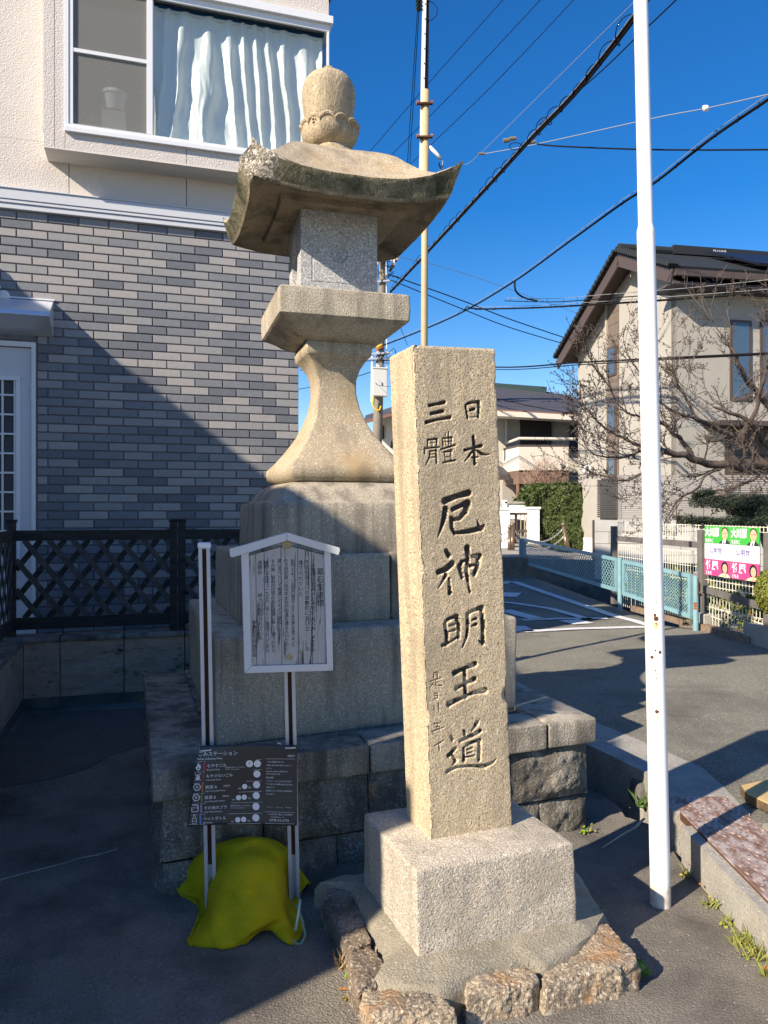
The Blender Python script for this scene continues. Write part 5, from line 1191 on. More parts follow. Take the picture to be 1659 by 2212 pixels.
def lattice(A, U, N_, L_, z0=.69, z1=1.285):
    for za, zb in ((z1 - .005, z1 + .075), (z0 - .085, z0 + .005)):
        o = MB().box(A + N_ * .014 + Z * za, U * L_, -N_ * .028, Z * (zb - za)).build('rail', DWOOD, LF); bevel(o, .003)
    H = z1 - z0; run = H * .77; st = .172
    for sgn, d, m_ in ((1, .009, DWOOD2), (-1, -.005, DWOOD)):
        c = -run
        while c < L_ + run:
            a0, a1 = c, c + run                     # along U from top to bottom (sgn=1) or the reverse
            za, zb = (z1, z0) if sgn > 0 else (z0, z1)
            lo, hi = max(a0, 0), min(a1, L_)
            if hi - lo > .03:
                f = lambda s: za + (zb - za) * (s - a0) / run
                p, q = A + U * lo + Z * f(lo) + N_ * d, A + U * hi + Z * f(hi) + N_ * d
                MB().bar(p, q, .034, .009, up=N_).build('slat', m_, LF) if False else slat(p, q, U, N_, m_)
            c += st
def slat(p, q, U, N_, m_):
    d = (q - p).normalized(); x = d.cross(N_).normalized()
    MB().box(p - x * .021 - N_ * .004, x * .042, N_ * .008, q - p).build('slat', m_, LF)
p1 = gt(384.5) + .09; post(fo + GU * .0); post(fo + GU * (p1 - .032)); post(fo + GU * (p1 + .032)); post(fo + GU * 2.45)
lattice(fo + GU * .03, GU, GN, p1 - .09); lattice(fo + GU * (p1 + .062), GU, GN, 2.45 - p1 - .09)
lattice(fo + GN * .03, GN, GU, 1.7); post(fo + GN * 1.76)
lattice(fo + GU * 2.45 + GN * .03, GN, GU, .9); post(fo + GU * 2.45 + GN * .96)
lattice(fo + GN * 1.80, GN, GU, 1.7); post(fo + GN * 3.54)

# ------------------------------------------------------------------ neighbouring house outside the frame, its outline shaped to shade the left side
SH = thing('neighbour_house', (-4, 0, 0), 'plain cream house just outside the left edge of the view, outline shaped to cast the shade', 'house')
sd = Vector((.755, .656, 0)).normalized(); qn = Vector((-sd.y, sd.x, 0)); A0 = -2.5; TE_ = .63
def sp_(q, k, back=0): return qn * q + sd * (A0 - back) + Z * (k - A0 * TE_)
def caster(name, prof, depth, m):
    n = len(prof); P = [sp_(q, k) for q, k in prof]
    return MB().prism(P, -sd * depth).build(name, m, SH, fix=True)
NWALL = mat('neighbour_wall', (.70, .64, .55), .9)
caster('annex_caster', [(2.0, -1.6), (2.62, -1.6), (2.60, 1.58), (2.515, 1.64), (2.505, 1.85), (2.54, 1.9), (2.56, 2.72), (2.32, 2.48), (2.29, 1.72), (2.0, 1.70)], .5, NWALL)
caster('main_caster', [(2.62, -1.6), (9.5, -1.6), (9.5, 5.3), (7.7, 4.98), (7.0, 4.64), (6.6, 4.50), (6.2, 4.30), (4.06, 3.33), (3.6, 3.10), (3.0, 2.95), (2.58, 2.74), (2.57, 1.95), (2.545, 1.80), (2.545, 1.5)], 3.0, NWALL)
SD_ = thing('road_shade_box', (.4, 7.9, 0), 'grey box added out of sight behind the lantern and the signpost to shade the far road', 'shadow caster')  # box added out of sight, only to throw shade on the far road
o = MB().box((.10, 7.55, -.1), (.62, 0, 0), (0, .75, 0), (0, 0, 2.3)).build('shade_box_body', ALUG, SD_); MB().box((.07, 7.5, 2.2), (.68, 0, 0), (0, .85, 0), (0, 0, .05)).build('shade_box_top', CONCD, SD_)

# ------------------------------------------------------------------ steel plates and ramp by the kerb
CHK = mat('chequer_plate_rusty', (.42, .37, .35), .6, (.21, .125, .095), 14, metal=.15, bump=.3, bscale=60, lo=.42, hi=.58, detail=10, stretch=(1.4, .7, 1))
LUG = mat('chequer_lug', (.34, .28, .27), .5, (.13, .06, .045), 20, metal=.2)
def plate(y0, y1, label, tilt=0):
    r = thing('steel_plate', (1.47, (y0 + y1) / 2, .14), label, 'steel plate', 'chequered steel plates over the gutter')
    x0, x1, z = 1.345, 1.63, .142
    o = MB().box((x0, y0, z - .006), (x1 - x0, 0, 0), (0, y1 - y0, 0), (0, 0, .006)).build('plate', CHK, r); bevel(o, .001, 1)
    MB().box((x0, y0, z - .04), (.005, 0, 0), (0, y1 - y0, 0), (0, 0, .034)).box((x1 - .005, y0, z - .04), (.005, 0, 0), (0, y1 - y0, 0), (0, 0, .034)).build('flange', RUST, r)
    mb = MB(); ny = int((y1 - y0) / .030); nx_ = 9
    for j in range(ny):
        for i in range(nx_):
            cx_, cy_ = x0 + .018 + i * .0312 + (j % 2) * .0156, y0 + .018 + j * .030
            if cx_ > x1 - .015: continue
            a = math.radians(20 if (i + j) % 2 else 110); u, v = Vector((math.cos(a), math.sin(a), 0)), Vector((-math.sin(a), math.cos(a), 0)); c = P3(cx_, cy_, z)
            mb.add([c - u * .013, c - v * .0045, c + u * .013, c + v * .0045, c - u * .007 + Z * .0045, c + u * .007 + Z * .0045], [(0, 1, 4), (1, 2, 5, 4), (2, 3, 5), (3, 0, 4, 5)][:4])
    o = mb.build('lug', LUG, r); o['kind'] = 'stuff'
plate(3.19, 3.66, 'far rusty chequered steel plate over the gutter beside the white pole')
plate(2.62, 3.184, 'middle rusty chequered steel plate over the gutter, crossed by the pole shadow')
plate(1.9, 2.614, 'nearest rusty chequered steel plate over the gutter, at the right edge')
rp = thing('kerb_ramp', (2.0, 3.55, .15), 'tan topped car ramp block lying at the road edge beside the gutter plates', 'ramp')
L4 = [at_z(1599, 1690, .2), at_z(1612, 1708, .2), at_z(1700, 1748, .2), at_z(1790, 1730, .2), at_z(1700, 1672, .2), at_z(1640, 1681, .2)]
o = MB().prism([P3(p.x, p.y, .142) for p in L4], (0, 0, .040)).build('body', mat('dark_rubber', (.05, .04, .03), .8, (.16, .10, .05), 20), rp, fix=True); bevel(o, .004)
cc_ = sum(L4, Vector()) / len(L4)
o = MB().prism([P3(cc_.x + (p.x - cc_.x) * .96, cc_.y + (p.y - cc_.y) * .96, .180) for p in L4], (0, 0, .008)).build('top', mat('tan_board', (.52, .37, .17), .7, (.46, .32, .15), 20), rp, fix=True)

# ------------------------------------------------------------------ light blue railing by the road
RL_ = thing('road_railing', (3.09, 10.0, .2), 'light blue steel railing with diamond mesh panels along the canal, rust on its end post', 'railing')
ra = [P3(2.84, 15.7, .2), P3(3.09, 10.03, .21), P3(3.395, 8.34, .21)]; hts = [.76, .68, .63]
for k, (p, h) in enumerate(zip(ra, hts)):
    mb = MB(); r = .030 if k else .055
    if k: mb.tube([p - Z * .3, p + Z * h, p + Z * (h + .008)], [r, r, r * .7], 16); o = autosmooth(mb.build('post', LBLUE, RL_), 40)
    else: o = MB().box(p - P3(.07, .03, .3), (.14, 0, 0), (0, .06, 0), (0, 0, h + .3)).build('post', LBLUE, RL_)
RP = mat('rust_patch', (.20, .07, .03), .9, (.3, .12, .06), 20)
for z0, z1, a0, a1 in ((.38, .58, -.9, -.1), (.23, .31, -2.2, -.4), (.60, .632, -2.6, 0)):
    p = ra[2]; mb = MB(); n = 10
    V = []
    for j in range(n + 1):
        for i in range(5): a = a0 + (a1 - a0) * (i / 4) * (.75 + .25 * math.sin(j * 1.7)); V.append(P3(p.x + .0308 * math.cos(a - .6), p.y + .0308 * math.sin(a - .6), p.z + z0 + (z1 - z0) * j / n))
    mobj('rust_patch', V, [(j * 5 + i, j * 5 + i + 1, (j + 1) * 5 + i + 1, (j + 1) * 5 + i) for j in range(n) for i in range(4)], RP, RL_)
def mesh_panel(A, B, ta, tb, ba, bb, cell=.075):
    """framed expanded mesh panel between posts; ta,tb top heights and ba,bb bottom heights"""
    U = (B - A); L_ = U.length; U.normalize(); N_ = U.cross(Z).normalized(); w_ = .045
    f = lambda s, v: A + U * s + Z * ((ba + (bb - ba) * s / L_) * (1 - v) + (ta + (tb - ta) * s / L_) * v)
    MB().bar(f(0, 1), f(L_, 1), w_ * .8, w_).build('top_rail', LBLUE, RL_); MB().bar(f(0, 0), f(L_, 0), w_ * .8, w_).build('bottom_rail', LBLUE, RL_)
    for s in (.02, L_ - .02): MB().bar(f(s, 0), f(s, 1), .035, .045, up=U).build('stile', LBLUE, RL_)
    for s in (L_ - .08, .08): MB().bar(f(s, .3), f(s, .7), .012, .02, up=U).build('latch_plate', LBLUE, RL_)
    mb = MB(); H = .5; n = int(L_ / cell) + int(H / cell * 2.2)
    for sg in (1, -1):
        for k in range(-n, n * 2):
            # line in (s, v): v = sg * (s - s0) / (H*1.25)
            s0 = k * cell; pts = []
            for v in (0, 1):
                s = s0 + sg * v * H * 1.25; pts.append((s, v))
            (sa, va), (sb, vb) = pts
            def clip(s, other):
                pass
            lo, hi = 0, 1
            dsv = sb - sa
            for lim, sgn in ((.03, 1), (L_ - .03, -1)):
                va_ = (lim - sa) / dsv
                if dsv * sgn > 0: lo = max(lo, va_)
                else: hi = min(hi, va_)
            if hi - lo < .02: continue
            g = lambda v: f(sa + dsv * v, v) + N_ * (.003 * sg)
            mb.bar(g(lo), g(hi), .013 if cell > .08 else .007, .004, up=N_)
    mb.build('wire_mesh', LBLUE, RL_)
mesh_panel(ra[0] + P3(.01, -.1, 0), ra[1] + P3(-.01, .1, 0), .74, .66, .27, .26, .11)
mesh_panel(ra[1] + P3(.012, -.1, 0), ra[2] + P3(-.012, .09, 0), .65, .585, .24, .14, .055)

# ------------------------------------------------------------------ white wire fence with grey posts and the posters
WF = thing('wire_fence', (3.6, 8.2, .2), 'cream coated wire mesh fence with dark grey posts and rails behind the posters', 'fence')
fA = P3(3.545, 8.55, 0); fB = P3(3.70, 7.40, 0); FU = (fB - fA).normalized(); FN = P3(FU.y, -FU.x, 0)     # faces the road
if FN.x > 0: FN = -FN
def wmesh(s0, s1, z0, z1, dz=.115, ds=.058, slope=0, back=0, zr=()):
    mb = MB(); n = int((s1 - s0) / ds)
    for k in range(n + 1):
        s = s0 + k * ds; p = fA + FU * s - FN * back; mb.bar(p + Z * (z0 - slope * (s - s0)), p + Z * (z1 - slope * (s - s0)), .005, .005, up=FU)
    for z in zr: mb.bar(fA + FU * s0 - FN * (back + .004) + Z * z, fA + FU * s1 - FN * (back + .004) + Z * (z - slope * (s1 - s0)), .006, .006)
    return mb.build('mesh_panel', WMESH, WF)
wmesh(.02, 1.55, .80, 1.36, zr=(.815, 1.35, 1.30), back=.03)
wmesh(.02, 1.18, .66, .86, zr=(.68, .75, .84), back=.03); wmesh(.02, 1.18, .43, .62, zr=(.45, .60), back=.03); wmesh(.14, 1.15, .26, .50, slope=.06, zr=(.36, .46), back=.012)
wmesh(-2.2, -.06, 1.16, 1.36, zr=(1.20, 1.35), back=.03); wmesh(-2.2, -.06, .40, 1.06, zr=(.45, .72, .88, 1.04), back=.03); wmesh(-2.2, -.3, .20, .36, back=.03)
for s, h in ((-.02, 1.30), (1.17, 1.30), (-2.3, 1.30)):
    p = fA + FU * s; o = MB().box(p - FU * .045 - FN * .05 + Z * .2, FU * .09, FN * .07, Z * (h - .2)).build('fence_post', GPOST, WF); bevel(o, .006)
for s0, s1, z0, z1 in ((.03, 1.14, .645, .575), (-2.3, -.06, 1.13, 1.13)):
    MB().bar(fA + FU * s0 + Z * z0 - FN * .005, fA + FU * s1 + Z * z1 - FN * .005, .03, .07).build('fence_rail', GPOST, WF)
fbk = thing('footing_block', (3.55, 8.4, .19), 'small weathered concrete footing under the first grey fence post', 'concrete block')
o = MB().box(fA + FU * -.08 + FN * .07 + Z * .12, FU * .24, -FN * .2, Z * .26).build('block', CONC, fbk); bevel(o, .012)
fb2 = thing('footing_block', (3.75, 7.3, .19), 'wide low concrete footing at the right edge catching the round shadow of the lantern finial', 'concrete block')
o = MB().box(fA + FU * .92 + FN * .10 + Z * .1, FU * 1.2, -FN * .3, Z * .30).build('block', CONC, fb2); bevel(o, .012)
# channel steel pieces lying under the fence
for k, (s, l, lab) in enumerate([(-1.5, .55, 'short brown channel steel offcut lying under the mesh fence, left of the blue end post'), (-.62, .42, 'short brown channel steel offcut lying just behind the blue end post'), (.10, .95, 'long brown channel steel offcut lying under the posters')]):
    r = thing('steel_channel', fA + FU * s + Z * .2, lab, 'steel channel', 'brown steel channels lying under the mesh fence'); p = fA + FU * s + FN * .12 + Z * .205
    mb = MB(); mb.box(p, FU * l, -FN * .10, Z * .006); mb.box(p + Z * .006, FU * l, -FN * .006, Z * .06); mb.box(p + Z * .066, FU * l, -FN * .10, Z * .006); mb.build('channel', mat('channel_brown', (.16, .10, .07), .8, (.26, .20, .15), 14), r)
# posters: 2 columns of 3 prints
PGn, PW_, PP = mat('poster_green', (.02, .42, .06), .5), mat('poster_white', (.78, .78, .80), .5), mat('poster_pink', (.75, .06, .22), .5)
skin, suit, hair, mint, navy, wht = mat('print_skin', (.72, .42, .28), .6), mat('print_suit', (.03, .03, .04), .6), mat('print_hair', (.02, .015, .015), .6), mat('print_mint', (.50, .72, .42), .6), mat('print_navy', (.08, .08, .28), .6), mat('print_white', (.85, .85, .85), .6)
def poster(s0, s1, z0, z1, kind, label):
    r = thing('poster', fA + FU * s0 + Z * z0, label, 'poster', 'election posters on the wire fence'); W_, H_ = s1 - s0, z1 - z0; O = fA + FU * s0 + FN * .034 + Z * z0
    MB().box(O, FU * W_, -FN * .004, Z * H_).build('sheet', {'g': PGn, 'w': PW_, 'p': PP}[kind], r)
    pr = Print(lambda x, y, l: O + FU * x * W_ + Z * y * H_ + FN * l, .0015); A_ = W_ / H_
    def tx(b_, x, y, h, key='w', bold=.02, sx=1):
        V, Fc = text_tris(b_, 1, 'LEFT', 1, 1, bold); pr.mb.setdefault(key, MB()).add([pr.f(x + v.x * h / A_ * sx, y + v.y * h, .0015) for v in V], Fc)
    if kind == 'g':
        tx('大川原', .02, .62, .56, bold=.05, sx=.90); tx('なるひこ', .03, .14, .26, bold=.04, sx=.85)
        pr.poly('suit', [(.57, 0), (.64, .14), (.75, .25), (.88, .26), (.97, .12), (1, 0)], .0018); pr.poly('w', [(.70, 0), (.73, .24), (.86, .26), (.82, 0)], .0021); pr.poly('suit', [(.745, 0), (.77, .15), (.80, .15), (.79, 0)], .0024)
        pr.disc('hair', .81, .70, .125, .0018, 22, .27); pr.disc('skin', .81, .58, .11, .0022, 22, .32)
        for x in (.765, .85): pr.disc('hair', x, .60, .012, .0026, 8, .025)
        pr.line('hair', [(.72, .62), (.90, .62)], .012, .0026); pr.line('suit', [(.785, .40), (.835, .40)], .018, .0026)
    elif kind == 'w':
        tx('公明党', .19, .54, .42, 'navy', .015, 1.15)
        for y, a, b_ in ((.90, .1, .85), (.24, .40, .6), (.15, .2, .85)): pr.rect('grey', a, y, b_, y + .018)
    else:
        tx('竹尾', .05, .60, .58, bold=.05, sx=1.2); tx('ともえ', .05, .14, .26, bold=.04, sx=.9)
        pr.disc('hair', .80, .56, .135, .0018, 24, .40); pr.poly('mint', [(.55, 0), (.64, .14), (.74, .22), (.88, .22), (.97, .12), (1, 0)], .002); pr.poly('skin', [(.74, 0), (.765, .24), (.855, .24), (.86, 0)], .0023)
        pr.disc('skin', .81, .52, .088, .0025, 22, .28)
        for x in (.775, .845): pr.disc('hair', x, .56, .012, .0029, 8, .025)
        pr.line('red', [(.785, .36), (.83, .36)], .016, .0029)
    pr.build({'w': wht, 'suit': suit, 'hair': hair, 'skin': skin, 'navy': navy, 'mint': mint, 'grey': mat('print_grey', (.45, .45, .48), .6), 'red': mat('print_lip', (.6, .1, .1), .6)}, r, {'suit': 'portrait_suit', 'hair': 'portrait_hair', 'skin': 'portrait_face', 'mint': 'portrait_collar', 'grey': 'fine_print', 'red': 'portrait_mouth'})
for s0, s1, side in ((.12, .60, 'left'), (.61, 1.09, 'right')):
    poster(s0, s1, 1.165, 1.345, 'g', f'{side} green poster with a man in a dark suit, top of its column')
    poster(s0, s1, .992, 1.160, 'w', f'{side} white poster with navy characters, between green and pink posters')
    poster(s0, s1, .815, .988, 'p', f'{side} pink poster with a dark haired woman, bottom of its column')

# ------------------------------------------------------------------ tan house on the right
TH_ = thing('tan_house', (6.1, 16, .4), 'tan stucco house with brown eaves, black tiled gable roof and solar panels at the right', 'house')
R0 = P3((1461.6 - CX) * 16 / F, 16, 0); L0 = P3((1249 - CX) * 20.5 / F, 20.5, 0)
tA = (L0 - R0).normalized(); LW = (L0 - R0).length; tB = P3(math.cos(math.radians(11)), math.sin(math.radians(11)), 0)
zE = EYE + (HY - 606) * 16 / F; zEl = EYE + (HY - 745) * 20.5 / F; ap = .47; zAp = 7.05
ap_t, ap_z = on_wall(1374, 568, (R0.x, R0.y), (tA.x, tA.y)); ap = ap_t / LW; zAp = ap_z
print('tan', LW, zE, zEl, ap, zAp)
face = [R0 + Z * .4, L0 + Z * .4, L0 + Z * zEl, R0.lerp(L0, ap) + Z * zAp, R0 + Z * zE]
# gable wall facing the street, front wall
MB().add(face + [p + tB * .15 for p in face], [(0, 1, 2, 3, 4), (9, 8, 7, 6, 5)] + [(k, k + 5, (k + 1) % 5 + 5, (k + 1) % 5) for k in range(5)]).build('gable_wall', TANH, TH_, fix=True)
MB().box(R0 + tA * -.001 + Z * .4, tB * 12, tA * .2, Z * (zE - .4)).build('front_wall', TANH, TH_)
MB().box(R0 + tA * 1.2 + tB * .16 + Z * .4, tB * 11, tA * (LW - 1.4), Z * (min(zE, zEl) - .6)).build('core', DARKN, TH_)
# roof: two slopes with thickness, overhanging towards the street
ov = -tB * .42
zy = lambda p, y: P3(p.x, p.y, EYE + (HY - y) * p.y / F)
rdg0 = zy(R0.lerp(L0, ap) + ov, 541); rdg1 = rdg0 + tB * 13
eR0 = zy(R0 - tA * .55 + ov, 573); eR1 = eR0 + tB * 13; eL0 = zy(L0 + tA * .35 + ov, 772); eL1 = eL0 + tB * 13
def slope(a, b_, c, d, name, m, th=.12, lift=0):
    n = (b_ - a).cross(d - a).normalized(); n = n if n.z > 0 else -n
    P = [a, b_, c, d]; return MB().hexa([p - n * th + n * lift for p in P], [p + n * lift for p in P]).build(name, m, TH_, fix=True)
slope(rdg0, rdg1, eR1, eR0, 'roof_slope', RTILE); slope(rdg0, rdg1, eL1, eL0, 'roof_slope', RTILE)
# rake fascia and soffit
for e0 in (eR0, eL0):
    d = (e0 - rdg0); MB().bar(rdg0 - Z * .22 - tB * .02, e0 - Z * .22 - tB * .02, .04, .26).build('fascia', BROWN, TH_)
    MB().add([rdg0 - Z * .15, e0 - Z * .15, e0 - Z * .15 + tB * .8, rdg0 - Z * .15 + tB * .8], [(0, 1, 2, 3)]).build('soffit', mat('soffit_brown', (.08, .055, .045), .7), TH_)
    n = 24
    for k in range(n):      # stepped verge tiles
        p = rdg0.lerp(e0, (k + .5) / n); q = rdg0.lerp(e0, (k + 1.15) / n); MB().bar(p + Z * .05 - tB * .02, q + Z * .0 - tB * .02, .22, .09).build('verge_tile', RTILE, TH_)
MB().tube([rdg0 + Z * .06 - tB * .02, rdg1 + Z * .06], .10, 10).build('ridge_tile', RTILE, TH_)
MB().box(eR0 - tA * .10 - Z * .22 - tB * 0, tB * 13, tA * .10, Z * .13).build('gutter', BROWN, TH_)
MB().box(eR0 - tA * .0 - Z * .36, tB * 13, tA * .8, Z * .05).build('eave_soffit', mat('soffit_dark', (.07, .06, .07), .7), TH_)
# solar panels on the front slope
sn = (rdg1 - rdg0).cross(eR0 - rdg0).normalized(); sn = sn if sn.z > 0 else -sn
sdn = (eR0 - rdg0); SPM = mat('solar_panel', (.008, .010, .018), .45, spec=.3)
for k in range(6):
    for r_ in (0, 1):
        a = rdg0 + tB * (2.0 + k * 1.55) + sdn * (.12 + .42 * r_) + sn * .10; MB().box(a, tB * 1.5, sdn * .40, sn * .05).build('solar_panel', SPM, TH_)
pa = rdg0 + tB * 1.3 - tA * .12 - Z * .02
MB().box(pa, tB * 10, tA * .1, Z * .20).build('panel_frame', mat('panel_edge', (.02, .022, .025), .5), TH_)
V, Fc = text_tris('SHARP', 1, 'LEFT', 1, 1, .03)
to = on_wall(1540, 548, (pa.x, pa.y), (tB.x, tB.y))
MB().add([P3(pa.x, pa.y, 0) + tB * (to[0] + v.x * .115) - tA * .006 + Z * (pa.z + .10 + v.y * .12) for v in V], Fc).build('lettering', mat('letter_silver', (.45, .47, .47), .5), TH_)
# stair-window strip on the gable wall
g0, g1 = on_wall(1314, 900, (R0.x, R0.y), (tA.x, tA.y))[0], on_wall(1337.5, 900, (R0.x, R0.y), (tA.x, tA.y))[0]
gz_ = lambda dx, dy: on_wall(dx, dy, (R0.x, R0.y), (tA.x, tA.y))[1]
sn_ = -P3(tA.y, -tA.x, 0); sn_ = sn_ if sn_.x < 0 else -sn_
def gbox(s0, s1, z0, z1, d0, d1): return MB().box(R0 + tA * s0 + sn_ * d0 + Z * z0, tA * (s1 - s0), sn_ * (d1 - d0), Z * (z1 - z0))
zt_ = gz_(1325, 660)
zc = 1.3; k = 0
while zc < zt_:
    gbox(g1, g0, zc, zc + .27, .0, .02).build('siding_board', SIDING, TH_); zc += .28
for y0, y1 in ((748, 812), (868, 932), (985, 1030)):
    za, zb = gz_(1326, y1), gz_(1326, y0); gbox(g1 + .08, g0 - .03, za, zb, .018, .045).build('stair_window', BROWN, TH_); gbox(g1 + .16, g0 - .10, za + .06, zb - .06, .045, .05).build('stair_window_pane', WGLASS, TH_)
gbox(g0 + .005, g0 + .06, .6, zt_ + .5, .0, .06).build('downpipe', mat('tan_pipe', (.42, .38, .31), .5), TH_)
# upper windows on the front wall
fw = lambda dx, dy: on_wall(dx, dy, (R0.x, R0.y), (tB.x, tB.y))
for x0, x1 in ((1576, 1622), (1641, 1700)):
    t0, z0 = fw(x0, 865); t1 = fw(x1, 865)[0]; z1 = fw(x0, 691)[1]
    MB().box(R0 + tB * t0 - tA * .03 + Z * z0, tB * (t1 - t0), tA * .03, Z * (z1 - z0)).build('window', BROWN, TH_)
    MB().box(R0 + tB * (t0 + .06) - tA * .035 + Z * (z0 + .06), tB * (t1 - t0 - .12), tA * .004, Z * (z1 - z0 - .12)).build('window_pane', WGLASS, TH_)
# ground floor opening with dark shutters and small canopy
t0, z0 = fw(1565, 1010); z1 = fw(1565, 935)[1]
MB().box(R0 + tB * t0 - tA * .02 + Z * (z0 - .9), tB * 4, tA * .02, Z * (z1 - z0 + .9)).build('shutter_opening', BROWN, TH_)
for k in range(9): MB().box(R0 + tB * (t0 + .1) - tA * .035 + Z * (z0 - .85 + k * .19), tB * 3.8, tA * .012, Z * .15).build('shutter_slat', mat('shutter_brown', (.10, .08, .06), .5), TH_)
MB().box(R0 + tB * (t0 - .5) - tA * .55 + Z * (z1 + .1), tB * 5, tA * .55, Z * .10).build('canopy', BROWN, TH_)
# base course
MB().box(R0.lerp(L0, .0) + sn_ * .02 + Z * .38, tA * LW, -sn_ * .05, Z * .45).build('base_course', mat('base_white', (.60, .59, .56), .9), TH_)
# small spotlights on the gable
for dx in (1272, 1283):
    s = on_wall(dx, 1005, (R0.x, R0.y), (tA.x, tA.y)); p = R0 + tA * s[0] + Z * s[1] + sn_ * .06; MB().tube([p, p + sn_ * .05 - Z * .10, p + sn_ * .07 - Z * .22], [.03, .05, .06], 10).build('spotlight', LGREY, TH_, smooth=True)

# block wall and louvre fence before the tan house
BW_ = thing('block_wall', (4.2, 15, .4), 'pale concrete block wall below the louvre fence in front of the tan house', 'block wall')
bo = P3((1285 - CX) * 15.0 / F, 15.0, 0); bU = P3(math.cos(math.radians(4)), math.sin(math.radians(4)), 0); bN = P3(bU.y, -bU.x, 0)
MB().box(bo + bU * .002 - bN * .015 + Z * .05, bU * 14, -bN * .14, Z * 1.29).build('core', JOINT, BW_)
for r in range(5):
    s = -(.29 if r % 2 else 0); z = 1.345 - (r + 1) * .232
    while s < 11.5:
        a, b_ = max(s, 0), s + .575
        if b_ - a > .1: MB().box(bo + bU * (a + .004) + Z * (z + .004), bU * (b_ - a - .008), -bN * .02, Z * .224).build('concrete_block', BLOCKM, BW_)
        s += .58
MB().box(bo + bU * 1.12 + bN * .003 + Z * .55, bU * .09, bN * .002, Z * .09).build('vent_hole', DARKN, BW_)
LVF = thing('louvre_fence', (4.6, 15, 1.37), 'silver horizontal louvre fence panels with a shade-darkened end return on top of the block wall', 'fence')
zl0, zl1 = EYE - 13 * 15 / F, EYE + (HY - 1029) * 15 / F
nl = 19; pit = (zl1 - zl0) / nl
lx = [(1338 - CX) * 15.1 / F - bo.x, 2.45, 4.15, 5.9, 7.7]
for a, b_ in zip(lx, lx[1:]):
    for k in range(nl):
        p = bo + bU * (a + .04) - bN * .04 + Z * (zl0 + k * pit); MB().hexa([p, p + bU * (b_ - a - .08), p + bU * (b_ - a - .08) - bN * .035 + Z * .01, p - bN * .035 + Z * .01], [q + bN * .012 + Z * pit * .66 for q in (p, p + bU * (b_ - a - .08), p + bU * (b_ - a - .08) - bN * .03, p - bN * .03)]).build('louvre', LOUV, LVF)
for a in lx: MB().box(bo + bU * (a - .03) - bN * .02 + Z * (zl0 - .08), bU * .06, -bN * .05, Z * (zl1 - zl0 + .1)).build('louvre_post', mat('louvre_post_grey', (.33, .31, .29), .5), LVF)
for dz in (zl0 - .03, zl1): MB().box(bo + bU * lx[0] - bN * .02 + Z * dz, bU * (lx[-1] - lx[0]), -bN * .05, Z * .03).build('louvre_frame', mat('louvre_post_grey', (0, 0, 0)), LVF)
ra0 = bo + bU * (lx[0] - .06) - bN * .03; rdir = (-bN * 1.0 + bU * -.0).normalized(); rl = 1.45
e_ = P3((1291 - CX) * 16.6 / F, 16.6, 0); rdir = (e_ - ra0); rl = rdir.length; rdir.normalize(); rn = P3(-rdir.y, rdir.x, 0); rn = rn if rn.x < 0 else -rn
for k in range(nl): p = ra0 + Z * (zl0 + k * pit); MB().hexa([p, p + rdir * rl, p + rdir * rl - rn * .03, p - rn * .03], [q + rn * .02 + Z * pit * .8 for q in (p, p + rdir * rl, p + rdir * rl - rn * .03, p - rn * .03)]).build('louvre', LOUV_SHADED, LVF)
MB().box(ra0 - rn * .05 + Z * (zl0 - .05), rdir * rl, -rn * .01, Z * (zl1 - zl0 + .05)).build('louvre_backing', LOUV_SHADED, LVF)

# ------------------------------------------------------------------ house with balcony beyond
FH = thing('balcony_house', (3, 25, .5), 'two storey beige house with dark slate hip roof and a cream balcony behind the hedge', 'house')
cz = lambda x: (1920 + x / 1.763) / 1.82275
cy2 = lambda y: (1480 + y / 1.763) / 1.82275
def fq(x0, y0, x1, y1, Y, name, m, th=.1, par=FH):
    a, b_ = at_y(cz(x0), cy2(y1), Y), at_y(cz(x1), cy2(y0), Y); return MB().box(a, (b_.x - a.x, 0, 0), (0, th, 0), (0, 0, b_.z - a.z)).build(name, m, par)
fq(65, 255, 760, 1230, 25.0, 'wall', HWALLD, 4)
def pxq(pts, name, m, th=.08): P = [at_y(x, y, Y) for x, y, Y in pts]; return MB().prism(P, (0, 0, -th)).build(name, m, FH, fix=True)
pxq([(1030, 883.5, 24.0), (1262, 897, 24.0), (1275, 866, 29.5), (1178, 845, 30), (1030, 828, 30)], 'roof_slope', SLATE)
mb = MB().bar(at_y(1030, 886, 24.0) , at_y(1265, 900, 24.0), .12, .12).build('gutter', mat('copper_gutter', (.20, .10, .075), .5), FH)
MB().bar(at_y(1030, 893, 24.1), at_y(1262, 906, 24.1), .6, .16).build('eave', HWALL, FH)
MB().bar(at_y(1030, 834, 29.8), at_y(1178, 845, 29.8), .5, .26).build('ridge_vent', mat('dark_green_metal', (.03, .06, .055), .5), FH)
fq(225, 275, 470, 320, 24.9, 'shutter_box', mat('dark_brown_shutter', (.035, .025, .022), .6)); fq(228, 318, 442, 490, 24.93, 'window_shutter', MATS['dark_brown_shutter'])
for k in range(9): fq(232, 322 + k * 18, 438, 334 + k * 18, 24.915, 'shutter_slat', mat('dark_brown_slat', (.05, .038, .035), .6), .02)
fq(568, 345, 640, 528, 24.95, 'window', mat('dark_window', (.06, .07, .08), .2)); fq(44, 285, 66, 515, 24.5, 'window', MATS['dark_brown_shutter'])
fq(123, 303, 136, 465, 24.8, 'downpipe', HWALL, .08)
